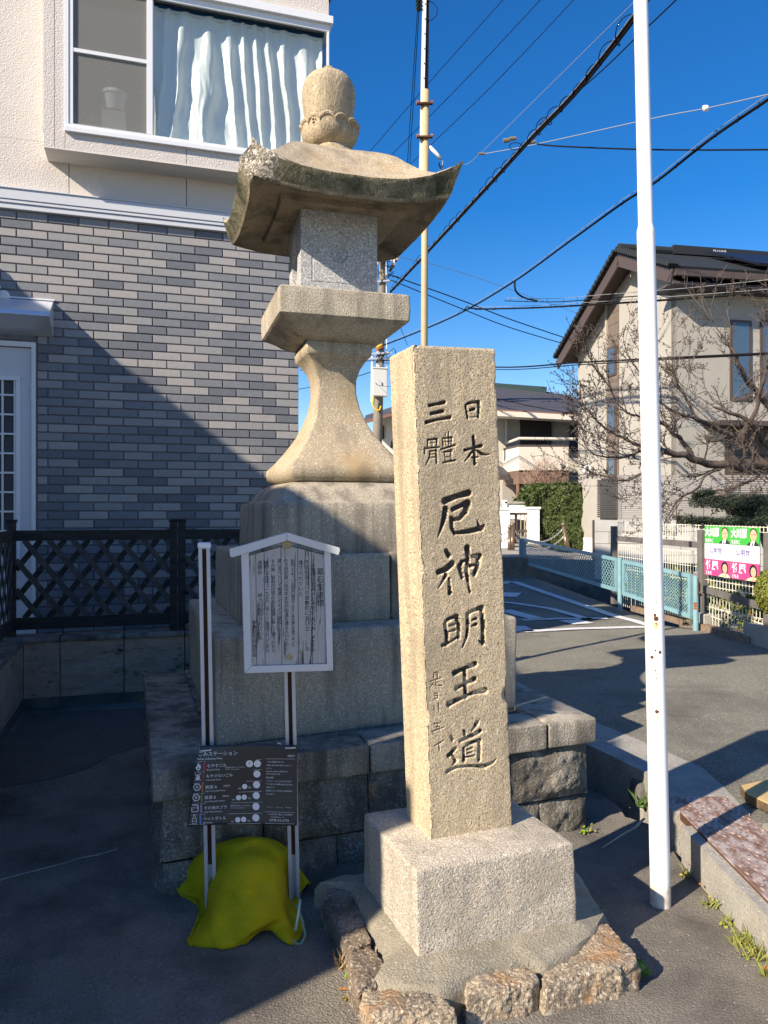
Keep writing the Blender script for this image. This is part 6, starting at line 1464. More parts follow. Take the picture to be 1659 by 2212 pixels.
# balcony box
Yb = 23.6; bz0, bz1 = at_y(0, cy2(655), Yb).z, at_y(0, cy2(493), Yb).z
bA = at_y(cz(108), 0, 25.0); bB = at_y(cz(218), 0, Yb); bC = at_y(cz(562), 0, Yb)
def vb(a, b_, z0, z1, th, name, m): u = P3(b_.x - a.x, b_.y - a.y, 0); n = P3(u.y, -u.x, 0).normalized(); return MB().box(P3(a.x, a.y, z0), u, -n * th, Z * (z1 - z0)).build(name, m, FH)
vb(bA, bB, bz0, bz1, .1, 'balcony_side', HWALL); vb(bB, bC, bz0, bz1, .1, 'balcony_front', HWALL); vb(bA, bB, bz1, bz1 + .07, .12, 'balcony_cap', BROWN); vb(bB, bC, bz1, bz1 + .07, .12, 'balcony_cap', BROWN)
vb(bA, bB, bz0 - .42, bz0, .2, 'balcony_beam', mat('beam_brown', (.15, .10, .075), .7)); vb(bB, bC, bz0 - .42, bz0, .3, 'balcony_beam', MATS['beam_brown'])
MB().box(P3(bB.x, bB.y, bz0 - .05), (bC.x - bB.x, 0, 0), (0, 1.4, 0), (0, 0, .05)).build('balcony_floor', HWALLD, FH)
MB().tube([P3(bA.x + .1, bA.y, bz1 + .24), P3(bB.x, bB.y, bz1 + .26), P3(bC.x + .2, bC.y, bz1 + .24)], .045, 8).build('balcony_rail', HWALL, FH)
for x in (205, 548): fq(x, 690, x + 14, 880, Yb + .1, 'balcony_post', mat('redwood_post', (.25, .12, .09), .7), .15)
fq(222, 700, 560, 1100, 24.9, 'carport_shade', DARKN, .05); fq(104, 740, 205, 1200, 24.85, 'side_wall', mat('side_grey', (.30, .28, .25), .9), .1)  # first sheet is a dark stand-in for the shade under the balcony
pxq([(1062, 1013, 24.0), (1098, 1027, 24.0), (1100, 1016, 25), (1066, 1000, 25)], 'porch_roof', SLATE); MB().bar(at_y(1060, 1031, 24.0), at_y(1100, 1031, 24.0), .1, .16).build('porch_gutter', BROWN, FH)
fq(565, 670, 640, 740, 24.2, 'lean_to_fascia', HWALL, .3)
# left wing seen between lantern and signpost
def fD(x0, y0, x1, y1, Y, name, m, th=.1, par=FH):
    a, b_ = at_y(x0, y1, Y), at_y(x1, y0, Y); return MB().box(a, (b_.x - a.x, 0, 0), (0, th, 0), (0, 0, b_.z - a.z)).build(name, m, par)
fD(806, 900, 1060, 1200, 27, 'wing_wall', HWALL, 3); fD(818, 920, 830, 948, 26.95, 'wing_shutter', MATS['dark_brown_shutter'], .05)
P = [at_y(x, y, Y) for x, y, Y in [(786, 909, 26.2), (870, 888, 26.2), (1040, 888, 26.2), (1000, 850, 31), (880, 868, 31), (790, 897, 31)]]
MB().prism(P, (0, 0, -.1)).build('wing_roof', SLATE, FH, fix=True); MB().bar(at_y(786, 912, 26.15), at_y(860, 892, 26.15), .1, .1).build('wing_gutter', MATS['copper_gutter'], FH)
# white garden wall, pillars, gate
WG = thing('white_garden_wall', (2.9, 20.6, .55), 'white rendered garden wall with a stepped coping beside the bronze gate', 'garden wall')
fq(108, 862, 135, 940, 21.0, 'wall_pier', WPAINT, .2, WG); fq(136, 885, 300, 1000, 21.05, 'wall', WPAINT, .2, WG); fq(120, 872, 300, 886, 21.0, 'coping', CONC, .3, WG)
for x0, x1, x2, y0, y1, lab in ((75, 105, 153, 930, 1200, 'white square gate pillar left of the bronze gate'), (287, 330, 360, 925, 1165, 'white square gate pillar right of the bronze gate beside the hedge')):
    r = thing('gate_pillar', at_y(cz(x0), cy2(y1), 20.2), lab, 'gate pillar', 'white gate pillars')
    a = at_y(cz(x0), cy2(y1), 20.2); z1 = at_y(0, cy2(y0), 20.2).z; w1 = at_y(cz(x2), 0, 20.2).x - a.x
    MB().box(a, (w1, 0, 0), (0, .5, 0), (0, 0, z1 - a.z)).build('shaft', WPAINT, r); MB().box(P3(a.x - .03, a.y - .03, z1), (w1 + .06, 0, 0), (0, .56, 0), (0, 0, .06)).build('cap', WPAINT, r)
GT = thing('garden_gate', at_y(cz(155), cy2(1150), 20.4), 'bronze coloured slatted garden gate between white pillars', 'gate')
gx_ = [at_y(cz(x), 0, 20.4).x for x in (155, 190, 205, 283)]; gz0_, gz1_ = at_y(0, cy2(1165), 20.4).z, at_y(0, cy2(952), 20.4).z
for x0, x1 in ((gx_[0], gx_[1]), (gx_[2], gx_[3])):
    for z in (gz0_, (gz0_ + gz1_) / 2 - .1, gz1_ - .05): MB().box((x0, 20.4, z), (x1 - x0, 0, 0), (0, .04, 0), (0, 0, .06)).build('gate_rail', BROWN, GT)
    n = int((x1 - x0) / .085)
    for k in range(n + 1): MB().box((x0 + (x1 - x0) * k / n - .012, 20.41, gz0_), (.022, 0, 0), (0, .02, 0), (0, 0, gz1_ - gz0_ - .25 * (abs(k - n / 2) > n / 4))).build('gate_bar', mat('gate_bronze', (.33, .29, .22), .5), GT)
MB().box((gx_[1], 20.38, gz0_), (gx_[2] - gx_[1], 0, 0), (0, .08, 0), (0, 0, gz1_ - gz0_)).build('gate_stile', BROWN, GT)
# hedge: leaf faces over a solid core
def leafmass(name, label, cat, fn, n, size, m, core=None, seed=1, par=None):
    r_ = random.Random(seed); V = []; Fc = []
    for k in range(n):
        p, nn = fn(r_); nn = (nn + Vector((r_.gauss(0, .5), r_.gauss(0, .5), r_.gauss(0, .5)))).normalized(); u = nn.orthogonal().normalized(); u.rotate(Matrix.Rotation(r_.uniform(0, 6.28), 3, nn)); v = nn.cross(u); s = size * r_.uniform(.6, 1.3)
        i = len(V); V += [p - u * s, p + v * s * .6, p + u * s, p - v * s * .6]; Fc.append((i, i + 1, i + 2, i + 3))
    return V, Fc
hx0, hx1 = at_y(cz(283), 0, 20.3).x, at_y(cz(628), 0, 20.3).x + .5; hz0, hz1 = .5, at_y(0, cy2(772), 20.3).z
HG = thing('hedge', ((hx0 + hx1) / 2, 20.8, hz0), 'tall boxy clipped green hedge beside the white gate pillar', 'hedge')
def hfn(r_):
    f = r_.random(); x, y, z = r_.uniform(hx0, hx1), 20.3, r_.uniform(hz0, hz1); nn = Vector((0, -1, .2))
    if f < .18: y = r_.uniform(20.3, 22); z = hz1; nn = Vector((0, -.2, 1))
    elif f < .34: y = r_.uniform(20.3, 22); x = hx0; nn = Vector((-1, 0, .1))
    p = P3(x, y, z); b_ = .16 * nse(p, 1.6, 2) + .07 * nse(p, 5, 3); p += nn * (b_ + r_.uniform(-.05, .05))
    # rounded top edges and undercut at the foot on the left
    tz = (z - hz0) / (hz1 - hz0); p.x += (.75 * (1 - tz) ** 1.2) * (1 - (x - hx0) / (hx1 - hx0)) ; p.z -= .25 * max(0, 1 - (x - hx0) / .35) ** 2 * (tz > .8)
    return p, nn
V, Fc = leafmass('', '', '', hfn, 26000, .045, LEAFH, seed=4); o = mobj('foliage', V, Fc, LEAFH, HG)
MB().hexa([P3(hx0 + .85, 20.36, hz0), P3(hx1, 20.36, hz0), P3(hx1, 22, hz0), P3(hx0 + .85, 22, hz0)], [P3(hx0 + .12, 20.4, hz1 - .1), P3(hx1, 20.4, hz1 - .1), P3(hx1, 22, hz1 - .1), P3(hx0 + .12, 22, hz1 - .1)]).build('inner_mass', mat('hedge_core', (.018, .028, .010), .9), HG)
# bare shrub behind the hedge
BS = thing('bare_shrub', at_y(1165, 1085, 21.6), 'leafless brown shrub rising behind the hedge before the balcony', 'shrub')
mb = MB(); rb = random.Random(8)
for k in range(7): twig(at_y(1140 + k * 9, 1085, 22.3), (rb.uniform(-.5, .5), rb.uniform(-.2, .2), 1.4), .75, .02, 3, mb, rb, .4, 4, .005, .3, 4)
mb.build('branches', mat('shrub_twig', (.28, .18, .14), .8), BS)
# chain posts
cps = []
for px_, py0, py1, lab, tl in ((1101, 1143, 1188, 'bronze chain post nearest the left gate pillar', 0), (1107, 1138, 1187, 'bronze chain post just right of the first one before the gate', .0), (1226, 1137, 1184, 'leaning bronze chain post in front of the hedge', -.1)):
    a, b_ = at_y(px_, py1, 18.6), at_y(px_, py0, 18.6); a.z = .58; b_.x += tl; r = thing('chain_post', a, lab, 'chain post', 'bronze chain posts on the far bank')
    MB().tube([a, a.lerp(b_, .55), a.lerp(b_, .56), b_], [.052, .052, .042, .042], 12).build('tube', BRONZE, r, smooth=True); MB().tube([b_, b_ + Z * .02, b_ + Z * .07, b_ + Z * .10], [.02, .05, .05, .015], 12).build('knob', BRONZE, r, smooth=True); cps.append((a, b_))
def chain(A, B, sag, label):
    r = thing('chain', A, label, 'chain', 'chains between the bronze posts'); n = 34; mb = MB(); P = [A.lerp(B, k / n) - Z * sag * 4 * (k / n) * (1 - k / n) for k in range(n + 1)]
    for k in range(n):
        c = (P[k] + P[k + 1]) / 2; d = (P[k + 1] - P[k]).normalized(); s = d.cross(Vector((0, 1, 0)) if k % 2 else Z).normalized(); l = (P[k + 1] - P[k]).length * .72
        mb.tube([c + d * l * math.cos(q) + s * .022 * math.sin(q) for q in [j * math.pi / 3 for j in range(7)]], .008, 4, cap=False)
    mb.build('links', CHAIN, r)
for f, lb in ((.93, 'upper'), (.62, 'lower')):
    chain(cps[1][0].lerp(cps[1][1], f), cps[2][0].lerp(cps[2][1], f), .34, f'{lb} sagging chain between the two right bronze posts')
    q = cps[0][0].lerp(cps[0][1], f); chain(q + P3(-2.2, .2, .0), q, .3, f'{lb} chain running left from the first bronze post')

# ------------------------------------------------------------------ poles
BP = thing('wire_support_pole', (.3136, 6.0, 0), 'slim beige pipe pole clamped to a white square channel, between lantern and signpost', 'pole')
Yp = 6.0; pz = lambda y: EYE + (HY - y) * Yp / F
def pp(x, y, dy=0): p = at_y(x, y, Yp); p.y += dy; return p
b0, b1 = P3(.3136, 6.0, -.1), pp(919.5, 196)
MB().tube([b0, P3(.310, 6.0, 1.0), pp(917, 600), b1], .027, 16).build('pipe', BPIPE, BP, smooth=True); MB().tube([b1, b1 + Z * .004], .027, 16).build('pipe_cap', BPIPE, BP)
c0, c1 = pp(909.5, 372, .012), pp(918, -60, .012)
o = MB().bar(c0, c1, .036, .03).build('channel', TRIM, BP); MB().bar(pp(921, 200, .01), pp(924, -60, .01), .010, .03).build('channel_lip', BLACK, BP)
for k in range(11):
    y = 10 + k * 32; x = 912 + (372 - y) * .0185; MB().tube([pp(x, y, -.008), pp(x, y, -.012)], .004, 6).build('bolt_hole', INK, BP)
for y in (228, 300):
    q = pp(917, y); MB().tube([q - Z * .012, q + Z * .012], .031, 16).build('clamp', RUSTY, BP); MB().bar(q - P3(.062, .03, 0), q + P3(.062, -.03, 0), .03, .012).build('clamp_bolt', RUST, BP)
    for s in (-1, 1): MB().tube([q + P3(.055 * s, -.045, .01), q + P3(.055 * s, -.005, .01)], .010, 6).build('nut', RUSTY, BP)
MB().tube([pp(928, 317), pp(944, 333), pp(952, 343)], .014, 10).build('conduit', LGREY, BP, smooth=True); MB().tube([pp(952, 343), pp(957, 350), pp(955, 362), pp(950, 368)], .004, 6).build('lead_wire', GREYW, BP)
MB().tube([pp(948, 352), pp(952, 366), pp(956, 358)], .006, 6).build('wire_clip', BLACK, BP)
q = pp(905, 14); 
for dz in (0, .03, .06): MB().tube([q + Z * (dz - .035), q + Z * (dz - .02), q + Z * (dz - .012)], [.012, .028, .014], 12).build('insulator', mat('dark_glaze', (.02, .035, .03), .2), BP)
MB().tube([pp(921 + 24 * math.sin(a), 14 - 22 * math.cos(a) + 10) for a in [j * .42 for j in range(9)]], .003, 5).build('loop_wire', BLACK, BP)
UP = thing('utility_pole', (-.2, 23, 0), 'concrete utility pole with grey box, transformer gear and yellow cable guards behind the lantern', 'utility pole')
Yu = 23; pu = lambda x, y, d=0: at_y(x, y, Yu) + P3(0, d, 0)
MB().tube([pu(810, 1190), pu(814, 975), pu(822, 740), pu(828, 540), pu(829, 400)], [.165, .15, .125, .105, .095], 20).build('shaft', CPOLE, UP, smooth=True)
bx = MB(); a = pu(806, 858, -.35); b_ = pu(836, 800, -.35)
o = MB().box(a, (b_.x - a.x, .10, 0), (0, .28, 0), (0, 0, b_.z - a.z)).build('switch_box', LGREY, UP); bevel(o, .01)
MB().box(P3(a.x - .02, a.y - .02, b_.z), (b_.x - a.x + .04, .10, 0), (0, .32, 0), (0, 0, .04)).build('box_lid', LGREY, UP); MB().box(pu(819, 832, -.37), (.02, 0, 0), (0, .02, 0), (0, 0, .1)).build('box_handle', ALUG, UP)
MB().tube([pu(803, 870, -.1), pu(804, 770, -.1)], .03, 8).build('riser', ALU, UP); MB().tube([pu(834, 560, -.1), pu(836, 800, -.1)], .016, 6).build('riser', ALU, UP)
MB().tube([pu(807, 860, -.3), pu(805, 878, -.3), pu(812, 889, -.3), pu(820, 889, -.3), pu(823, 880, -.3)], .026, 8).build('yellow_sleeve', YEL, UP, smooth=True)
MB().tube([pu(812, 753, -.2), pu(826, 749, -.2)], .045, 8).build('yellow_sleeve', YEL, UP, smooth=True); MB().tube([pu(810, 760, -.2), pu(828, 752, -.2)], .02, 8).build('red_sleeve', mat('red_cable', (.5, .12, .06), .6), UP)
for z in (541, 640, 765, 777, 790): q = pu(826 - (z - 541) * .022, z); MB().tube([q - Z * .05, q + Z * .05], .135, 14).build('pole_band', ALUG, UP)
for y, l, r in ((776, -38, 52), (765, -20, 26), (610, -6, 26), (558, -4, 32)): MB().bar(pu(820 + l, y + 2, -.15), pu(820 + r, y - 1, -.15), .06, .05).build('crossarm', ALUG, UP)
for x, y in ((817, 560), (847, 553), (858, 551), (852, 562)): MB().tube([pu(x, y + 16, -.2), pu(x, y + 5, -.2), pu(x, y + 3, -.2), pu(x, y - 8, -.2)], [.05, .05, .07, .045], 10).build('insulator', CERAM, UP, smooth=True)
rb = random.Random(4); mb = MB()
for k in range(22):
    x0, y0 = 822 + rb.uniform(-8, 18), rb.choice([560, 580, 600, 770, 780]) + rb.uniform(-12, 12); P = [pu(x0, y0, -.25)]
    for j in range(4): x0 += rb.uniform(-4, 9); y0 += rb.uniform(-10, 9); P.append(pu(x0, y0, -.25))
    mb.tube(P, .012, 4)
o = mb.build('jumper_wire', BLACK, UP); o['kind'] = 'stuff'
MB().tube([pu(842, 590, -.2), pu(855, 566, -.2)], .05, 6).build('arm_brace', RUST, UP)

# ------------------------------------------------------------------ overhead wires, each its own thing
def wire(pts, r, m, label, cat='cable', name='overhead_wire', sag=0, n=24, group=None):
    P = [at_y(*q) for q in pts]; D = []
    if len(P) == 2: P = [P[0].lerp(P[1], k / n) - Z * sag * 4 * (k / n) * (1 - k / n) for k in range(n + 1)]
    o = MB().tube(P, r, 6).build(name, m, None, smooth=True); tag(o, label, cat, group); return P
Gw = 'overhead wires crossing the sky'
def lerpP(P, t): k = t * (len(P) - 1); i = min(int(k), len(P) - 2); return P[i].lerp(P[i + 1], k - i)
# main bundle
main = [(1420, -40, 7.4), (1375, 27, 7.8), (1305, 120, 8.6), (1230, 212, 9.8), (1144, 301, 11.5), (1050, 405, 14), (929, 537, 18), (843, 630, 22.5)]
B = thing('cable_bundle', at_y(*main[3]), 'thick black cable bundle with looping tie wires sweeping diagonally across the sky', 'cable')
MP_ = [at_y(*q) for q in main]
def dense(P, k=6):
    out = []
    for i in range(len(P) - 1):
        Q = [P[max(0, i - 1)], P[i], P[i + 1], P[min(len(P) - 1, i + 2)]]
        for j in range(k): out.append(crom(*Q, j / k))
    return out + [P[-1]]
Dm = dense(MP_, 26)
MB().tube(Dm, .020, 8).build('main_cable', BLACK, B, smooth=True); MB().tube([p + Z * -.032 + P3(.01, 0, 0) for p in Dm], .016, 6).build('second_cable', BLACK, B, smooth=True)
MB().tube([p + Z * .028 for p in Dm], .008, 5).build('messenger_wire', GREYW, B, smooth=True)
hx = []; L_ = 0
for a, b_ in zip(Dm, Dm[1:]):
    L_ += (b_ - a).length; d = (b_ - a).normalized(); u = d.cross(Z).normalized(); v = u.cross(d); q = L_ * 10.5; R_ = .055 + .02 * math.sin(L_ * 2.3); hx.append(b_ + u * R_ * math.cos(q) + v * (R_ * math.sin(q) * 1.1 + .01))
# helix needs denser sampling
Dh = dense(MP_, 90); hx = []; L_ = 0
for a, b_ in zip(Dh, Dh[1:]):
    L_ += (b_ - a).length; d = (b_ - a).normalized(); u = d.cross(Z).normalized(); v = u.cross(d); q = L_ * 13; R_ = .050 + .022 * math.sin(L_ * 2.3); hx.append(b_ + u * R_ * math.cos(q) + v * (R_ * math.sin(q) * 1.15 + .012))
MB().tube(hx, .0065, 4).build('lashing_wire', BLACK, B, smooth=True)
def multi(pts, r, m, label, k=8, **kw):
    P = dense([at_y(*q) for q in pts], k); o = MB().tube(P, r, 6).build('overhead_wire', m, None, smooth=True); tag(o, label, 'cable', Gw); return P
def cable2(pts, label, r=.012, gap=.05, ties=14):
    t = thing('lashed_cable', at_y(*pts[0]), label, 'cable', Gw); P = dense([at_y(*q) for q in pts], 10)
    MB().tube(P, r, 6).build('cable', BLACK, t, smooth=True); MB().tube([p + Z * gap for p in P], .005, 5).build('messenger_wire', GREYW, t, smooth=True)
    mb = MB()
    for k in range(ties): p = lerpP(P, (k + .5) / ties); d = P3(.03, 0, 0); mb.tube([p - Z * r * 1.5, p + d * .6 + Z * gap * .5, p + Z * (gap + .01)], .005, 4)
    mb.build('hanger', BLACK, t); return P
cable2([(1690, 190, 8.2), (1659, 215, 8.4), (1535, 300, 9.6), (1418, 392, 11), (1343, 440, 12), (1224, 526, 14), (1112, 607, 17), (999, 674, 20), (900, 718, 22), (812, 752, 23.2)], 'black lashed cable with silver messenger from the right edge down to the utility pole', .020, .055, 26)
cable2([(1026, 668, 19), (1150, 665, 17), (1300, 657, 14.5), (1480, 645, 12.5), (1690, 630, 11)], 'lower black lashed cable running right past the tan house eaves', .018, .05, 14)
cable2([(1090, 650, 17.5), (1200, 652, 16), (1300, 645, 14), (1480, 632, 12.2), (1690, 612, 10.6)], 'upper thin lashed cable running right past the tan house eaves', .009, .07, 12)
multi([(1112, 607, 17), (1114, 628, 17), (1130, 642, 17), (1160, 650, 16.6)], .020, BLACK, 'short black drop cable curving down from the right hand lashed cable')
multi([(1000, 674, 20), (1010, 662, 19.8), (1018, 666, 19.6), (1070, 668, 18)], .018, BLACK, 'short black branch cable before the lower lashed cable')
multi([(1090, -4, 12), (945, 158, 13), (795, 332, 15)], .006, BLACK, 'leftmost thin black wire slanting down behind the white channel pole')
multi([(1171, -4, 12), (1000, 178, 13), (838, 342, 15)], .006, BLACK, 'middle one of three thin black wires slanting down to the left')
multi([(1243, -4, 12), (1060, 188, 13), (883, 358, 15)], .006, BLACK, 'right one of three thin black wires slanting down to the left')
multi([(1380, -6, 9), (1200, 172, 11), (1036, 333, 13), (1004, 356, 13.5)], .0045, GREYW, 'thin grey wire just left of the thick cable bundle')
multi([(1470, -12, 8), (1460, 0, 8.1), (1412, 46, 8.6), (1375, 80, 9), (1305, 148, 9.8), (1225, 218, 10.8), (1165, 270, 11.6)], .009, BLACK, 'wavy black wire joining the thick cable bundle from the right')
P = multi([(1690, 196, 8), (1659, 204, 8.2), (1525, 234, 9.3), (1409, 256, 10.3), (1160, 311, 12), (1036, 334, 13)], .006, GREYW, 'thin grey span wire carrying the white insulator bead')
ip = at_y(1524, 234, 9.3); I = thing('insulator_bead', ip, 'small white ceramic insulator bead on the thin span wire at upper right', 'insulator')
MB().tube([ip - P3(.028, 0, .004), ip - P3(.026, 0, .002), ip - P3(.008, 0, 0), ip + P3(.008, 0, 0), ip + P3(.026, 0, .004), ip + P3(.03, 0, .006)], [.012, .034, .036, .036, .034, .012], 14).build('bead', CERAM, I, smooth=True)
multi([(1160, 311, 11.9), (1210, 316, 11.6), (1359, 322, 11), (1500, 324, 10.4), (1690, 323, 9.8)], .011, BLACK, 'thick black wire running level to the right edge below the insulator bead')
J = thing('wire_joint', at_y(1120, 308, 12), 'clamps and short coils of wire where the span wire meets the cable bundle', 'wire joint')
for x, y, r in ((1094, 304, .035), (1108, 300, .03), (1150, 308, .025), (1040, 333, .02)): q = at_y(x, y, 11.8); MB().tube([q - P3(.05, 0, 0), q + P3(.05, 0, .01)], r, 8).build('clamp', mat('clamp_brown', (.16, .13, .09), .6), J)
MB().tube([at_y(1114 + 14 * math.cos(a), 316 + 8 * math.sin(a), 11.7) for a in [j * .5 for j in range(13)]], .006, 5).build('coil', BLACK, J)
multi([(854, 553, 22), (1000, 590, 24), (1262, 682, 27)], .008, GREYW, 'thin pale wire from the pole top crossing behind the beige pole')
multi([(838, 592, 22), (1000, 650, 23), (1100, 689, 24), (1224, 731, 26)], .016, BLACK, 'upper one of two parallel wires descending right from the utility pole')
multi([(845, 605, 22), (1000, 668, 23), (1100, 707, 24), (1222, 744, 26)], .014, BLACK, 'lower one of two parallel wires descending right from the utility pole')
for dy, r, lb in ((0, .016, 'upper'), (5, .010, 'lower')):
    multi([(820, 778 + dy, 23), (1069, 793 + dy, 19), (1251, 783 + dy, 15), (1450, 773 + dy * .6, 12), (1690, 762 + dy * .4, 10)], r, BLACK, f'{lb} strand of the twisted pair running low across the tan house wall')
multi([(904, -8, 12), (880, 352, 14)], .006, BLACK, 'left one of two steep thin wires beside the white channel pole')
multi([(907, -8, 12), (885, 352, 14)], .006, BLACK, 'right one of two steep thin wires beside the white channel pole')
multi([(640, 842, 30), (740, 822, 26), (812, 800, 23)], .012, BLACK, 'wire seen between brick house and lantern stem')
multi([(648, 800, 30), (700, 790, 27), (812, 778, 23)], .012, BLACK, 'upper wire seen between brick house and lantern stem')
multi([(862, 700, 30), (880, 745, 33)], .012, BLACK, 'short steep wire seen between lantern table and signpost')
multi([(812, 826, 23), (840, 835, 20), (1069, 846, 19.5)], .006, BLACK, 'thin wire drooping behind the signpost from the utility pole')
multi([(1040, 853, 20), (1150, 878, 20), (1260, 897, 20)], .010, BLACK, 'thin black wire drooping in front of the slate roof')

# ------------------------------------------------------------------ trees and shrubs
PL = thing('plum_tree', (7.4, 11.5, .2), 'bare plum tree with dense twigs reaching in from the right edge before the tan house', 'tree')
mb = MB(); tw = MB(); rb = random.Random(21)
def limb(pts, r0, r1, n=9):
    P = dense([at_y(*q) for q in pts], n); k = len(P); R_ = [r0 + (r1 - r0) * i / (k - 1) for i in range(k)]
    P = [p + Vector((nse(p, 3, 1), nse(p, 3, 2), nse(p, 3, 3))) * .05 for p in P]; mb.tube(P, R_, 8); return P, R_
def fray(p, d, l, r, dep):
    n = 5; pts = [p]; dd = d.normalized()
    for k in range(n):
        dd = (dd + Vector((rb.gauss(0, .10), rb.gauss(0, .10), rb.gauss(0, .10) + .04))).normalized(); pts.append(pts[-1] + dd * l / n)
    tw.tube(pts, [max(.0026, r * (1 - .5 * k / n)) for k in range(n + 1)], 4 if r > .008 else 3, cap=False)
    if dep == 1 or r < .007:
        for k in range(4):   # buds
            q = pts[rb.randrange(1, n + 1)]; b_ = .0055; e = Vector((rb.gauss(0, 1), rb.gauss(0, 1), rb.gauss(0, 1))).normalized() * .02; tw.tube([q, q + e * .7, q + e * 1.5], [.004, b_, .002], 4, cap=False)
    if dep <= 0: return
    for k in range(rb.choice([2, 3, 3])):
        q = rb.uniform(.2, 1); i = min(n - 1, int(q * n)); b0_ = pts[i].lerp(pts[i + 1], q * n - i)
        a = (dd * 1.0 + Vector((rb.gauss(-.05, .5), rb.gauss(0, .5), rb.gauss(.10, .5)))).normalized(); fray(b0_, a, l * rb.uniform(.5, .82), r * .6, dep - 1)
limbs = [([(1760, 1060, 11.2), (1659, 1012, 11), (1560, 1006, 10.6), (1500, 994, 10.4), (1440, 975, 10.2), (1395, 965, 10)], .075, .03),
         ([(1659, 1010, 11), (1610, 960, 11), (1560, 930, 10.8), (1500, 905, 10.6), (1440, 880, 10.4)], .05, .018),
         ([(1720, 1030, 11.3), (1670, 900, 11.4), (1620, 830, 11.2), (1585, 770, 11), (1560, 720, 11)], .06, .016),
         ([(1500, 995, 10.4), (1470, 950, 10.3), (1440, 920, 10.2), (1400, 905, 10.1), (1350, 890, 10)], .035, .013),
         ([(1395, 965, 10), (1350, 950, 9.9), (1310, 925, 9.8), (1280, 900, 9.7)], .024, .009),
         ([(1400, 966, 10), (1360, 985, 9.9), (1310, 985, 9.8), (1275, 975, 9.7)], .022, .008),
         ([(1440, 976, 10.2), (1400, 1015, 10), (1360, 1035, 9.9), (1330, 1040, 9.8)], .020, .008),
         ([(1700, 1000, 10.8), (1640, 935, 10.4), (1600, 900, 10.2), (1540, 880, 10.1)], .05, .015),
         ([(1560, 1006, 10.6), (1520, 1040, 10.4), (1480, 1070, 10.2), (1450, 1095, 10.1)], .022, .008),
         ([(1659, 1012, 11), (1620, 1040, 10.6), (1560, 1060, 10.4), (1500, 1080, 10.2)], .025, .010),
         ([(1600, 960, 11), (1640, 860, 10.7), (1659, 780, 10.5), (1665, 720, 10.4)], .035, .012),
         ([(1500, 905, 10.6), (1470, 840, 10.5), (1455, 790, 10.5)], .02, .008),
         ([(1440, 880, 10.4), (1400, 840, 10.3), (1385, 800, 10.2)], .015, .007),
         ([(1350, 890, 10), (1320, 850, 10), (1300, 815, 9.9)], .012, .006)]
for pts, r0, r1 in limbs:
    P, R_ = limb(pts, r0, r1); k = len(P)
    for i in range(3, k, 4):
        d = (P[min(i + 1, k - 1)] - P[i - 1]).normalized(); a = (d * .8 + Vector((rb.gauss(-.15, .7), rb.gauss(0, .6), rb.gauss(.15, .75)))).normalized()
        fray(P[i], a, rb.uniform(.35, .72), max(.007, R_[i] * .3), 2 if i % 8 == 3 else 3)
    fray(P[-1], (P[-1] - P[-3]).normalized(), .55, .008, 3)
mb.tube([P3(7.5, 11.6, .1), P3(7.4, 11.5, .8), at_y(1760, 1060, 11.2)], [.16, .13, .09], 12)
autosmooth(mb.build('limb', BARK, PL), 60); tw.build('twigs', TWIG, PL)['kind'] = 'stuff'
PN = thing('pine_tree', (6.6, 11.0, .2), 'dark green cloud pruned pine with flat needle pads behind the posters', 'tree')
pads = [(1560, 1090, 9.9, .42, .10), (1600, 1086, 10.1, .50, .12), (1650, 1092, 10.2, .5, .13), (1500, 1130, 9.7, .22, .07), (1530, 1132, 9.8, .22, .08), (1590, 1133, 9.8, .30, .09), (1645, 1128, 9.9, .4, .12), (1520, 1070, 9.8, .15, .05), (1620, 1110, 10, .3, .08), (1680, 1110, 10, .5, .3)]
mb = MB()
mb.tube([P3(6.5, 11.2, .1), at_y(1660, 1180, 10.6), at_y(1635, 1110, 10.3), at_y(1600, 1095, 10.1), at_y(1540, 1095, 9.9)], [.1, .08, .05, .03, .015], 8)
for p_ in pads: q = at_y(*p_[:3]); mb.tube([at_y(1640, 1130, 10.2), q.lerp(at_y(1640, 1130, 10.2), .4) - Z * .02, q - Z * .04], [.03, .018, .01], 6)
mb.build('branches', BARK, PN, smooth=True)
rb = random.Random(9)
for x, y, Y_, rx, rz_ in pads:
    c = at_y(x, y, Y_); V = []; Fc = []
    for k in range(int(2600 * rx / .4)):
        a, r = rb.uniform(0, 6.283), rb.random() ** .5; p = c + P3(rx * r * math.cos(a), rx * .6 * r * math.sin(a), rz_ * rb.uniform(-.6, 1) * (1 - r * r * .6)); p.z += .05 * nse(p, 5, 3)
        d = (Vector((rb.gauss(0, .6), rb.gauss(0, .6), abs(rb.gauss(.5, .5)) + .2))).normalized(); w__ = d.orthogonal().normalized() * .0045; l = rb.uniform(.035, .07)
        i = len(V); V += [p - w__, p + w__, p + d * l]; Fc.append((i, i + 1, i + 2))
    mobj('needle_pad', V, Fc, LEAFD, PN)
RB_ = thing('round_shrub', (3.78, 7.45, .4), 'rounded yellow-green conifer shrub at the right edge beside the grey fence post', 'shrub')
c = at_y(1684, 1278, 7.35)
def sfn(r_):
    th, u = r_.uniform(0, 6.283), r_.uniform(-1, 1); s = math.sqrt(1 - u * u); nn = P3(s * math.cos(th), s * math.sin(th), u); R_ = P3(.215, .2, .245); b_ = 1 + .10 * nse(nn, 3, 5) + r_.uniform(-.08, .05)
    return c + P3(nn.x * R_.x, nn.y * R_.y, nn.z * R_.z) * b_, nn
V, Fc = leafmass('', '', '', sfn, 9000, .014, LEAFB, seed=6); mobj('foliage', V, Fc, LEAFB, RB_)
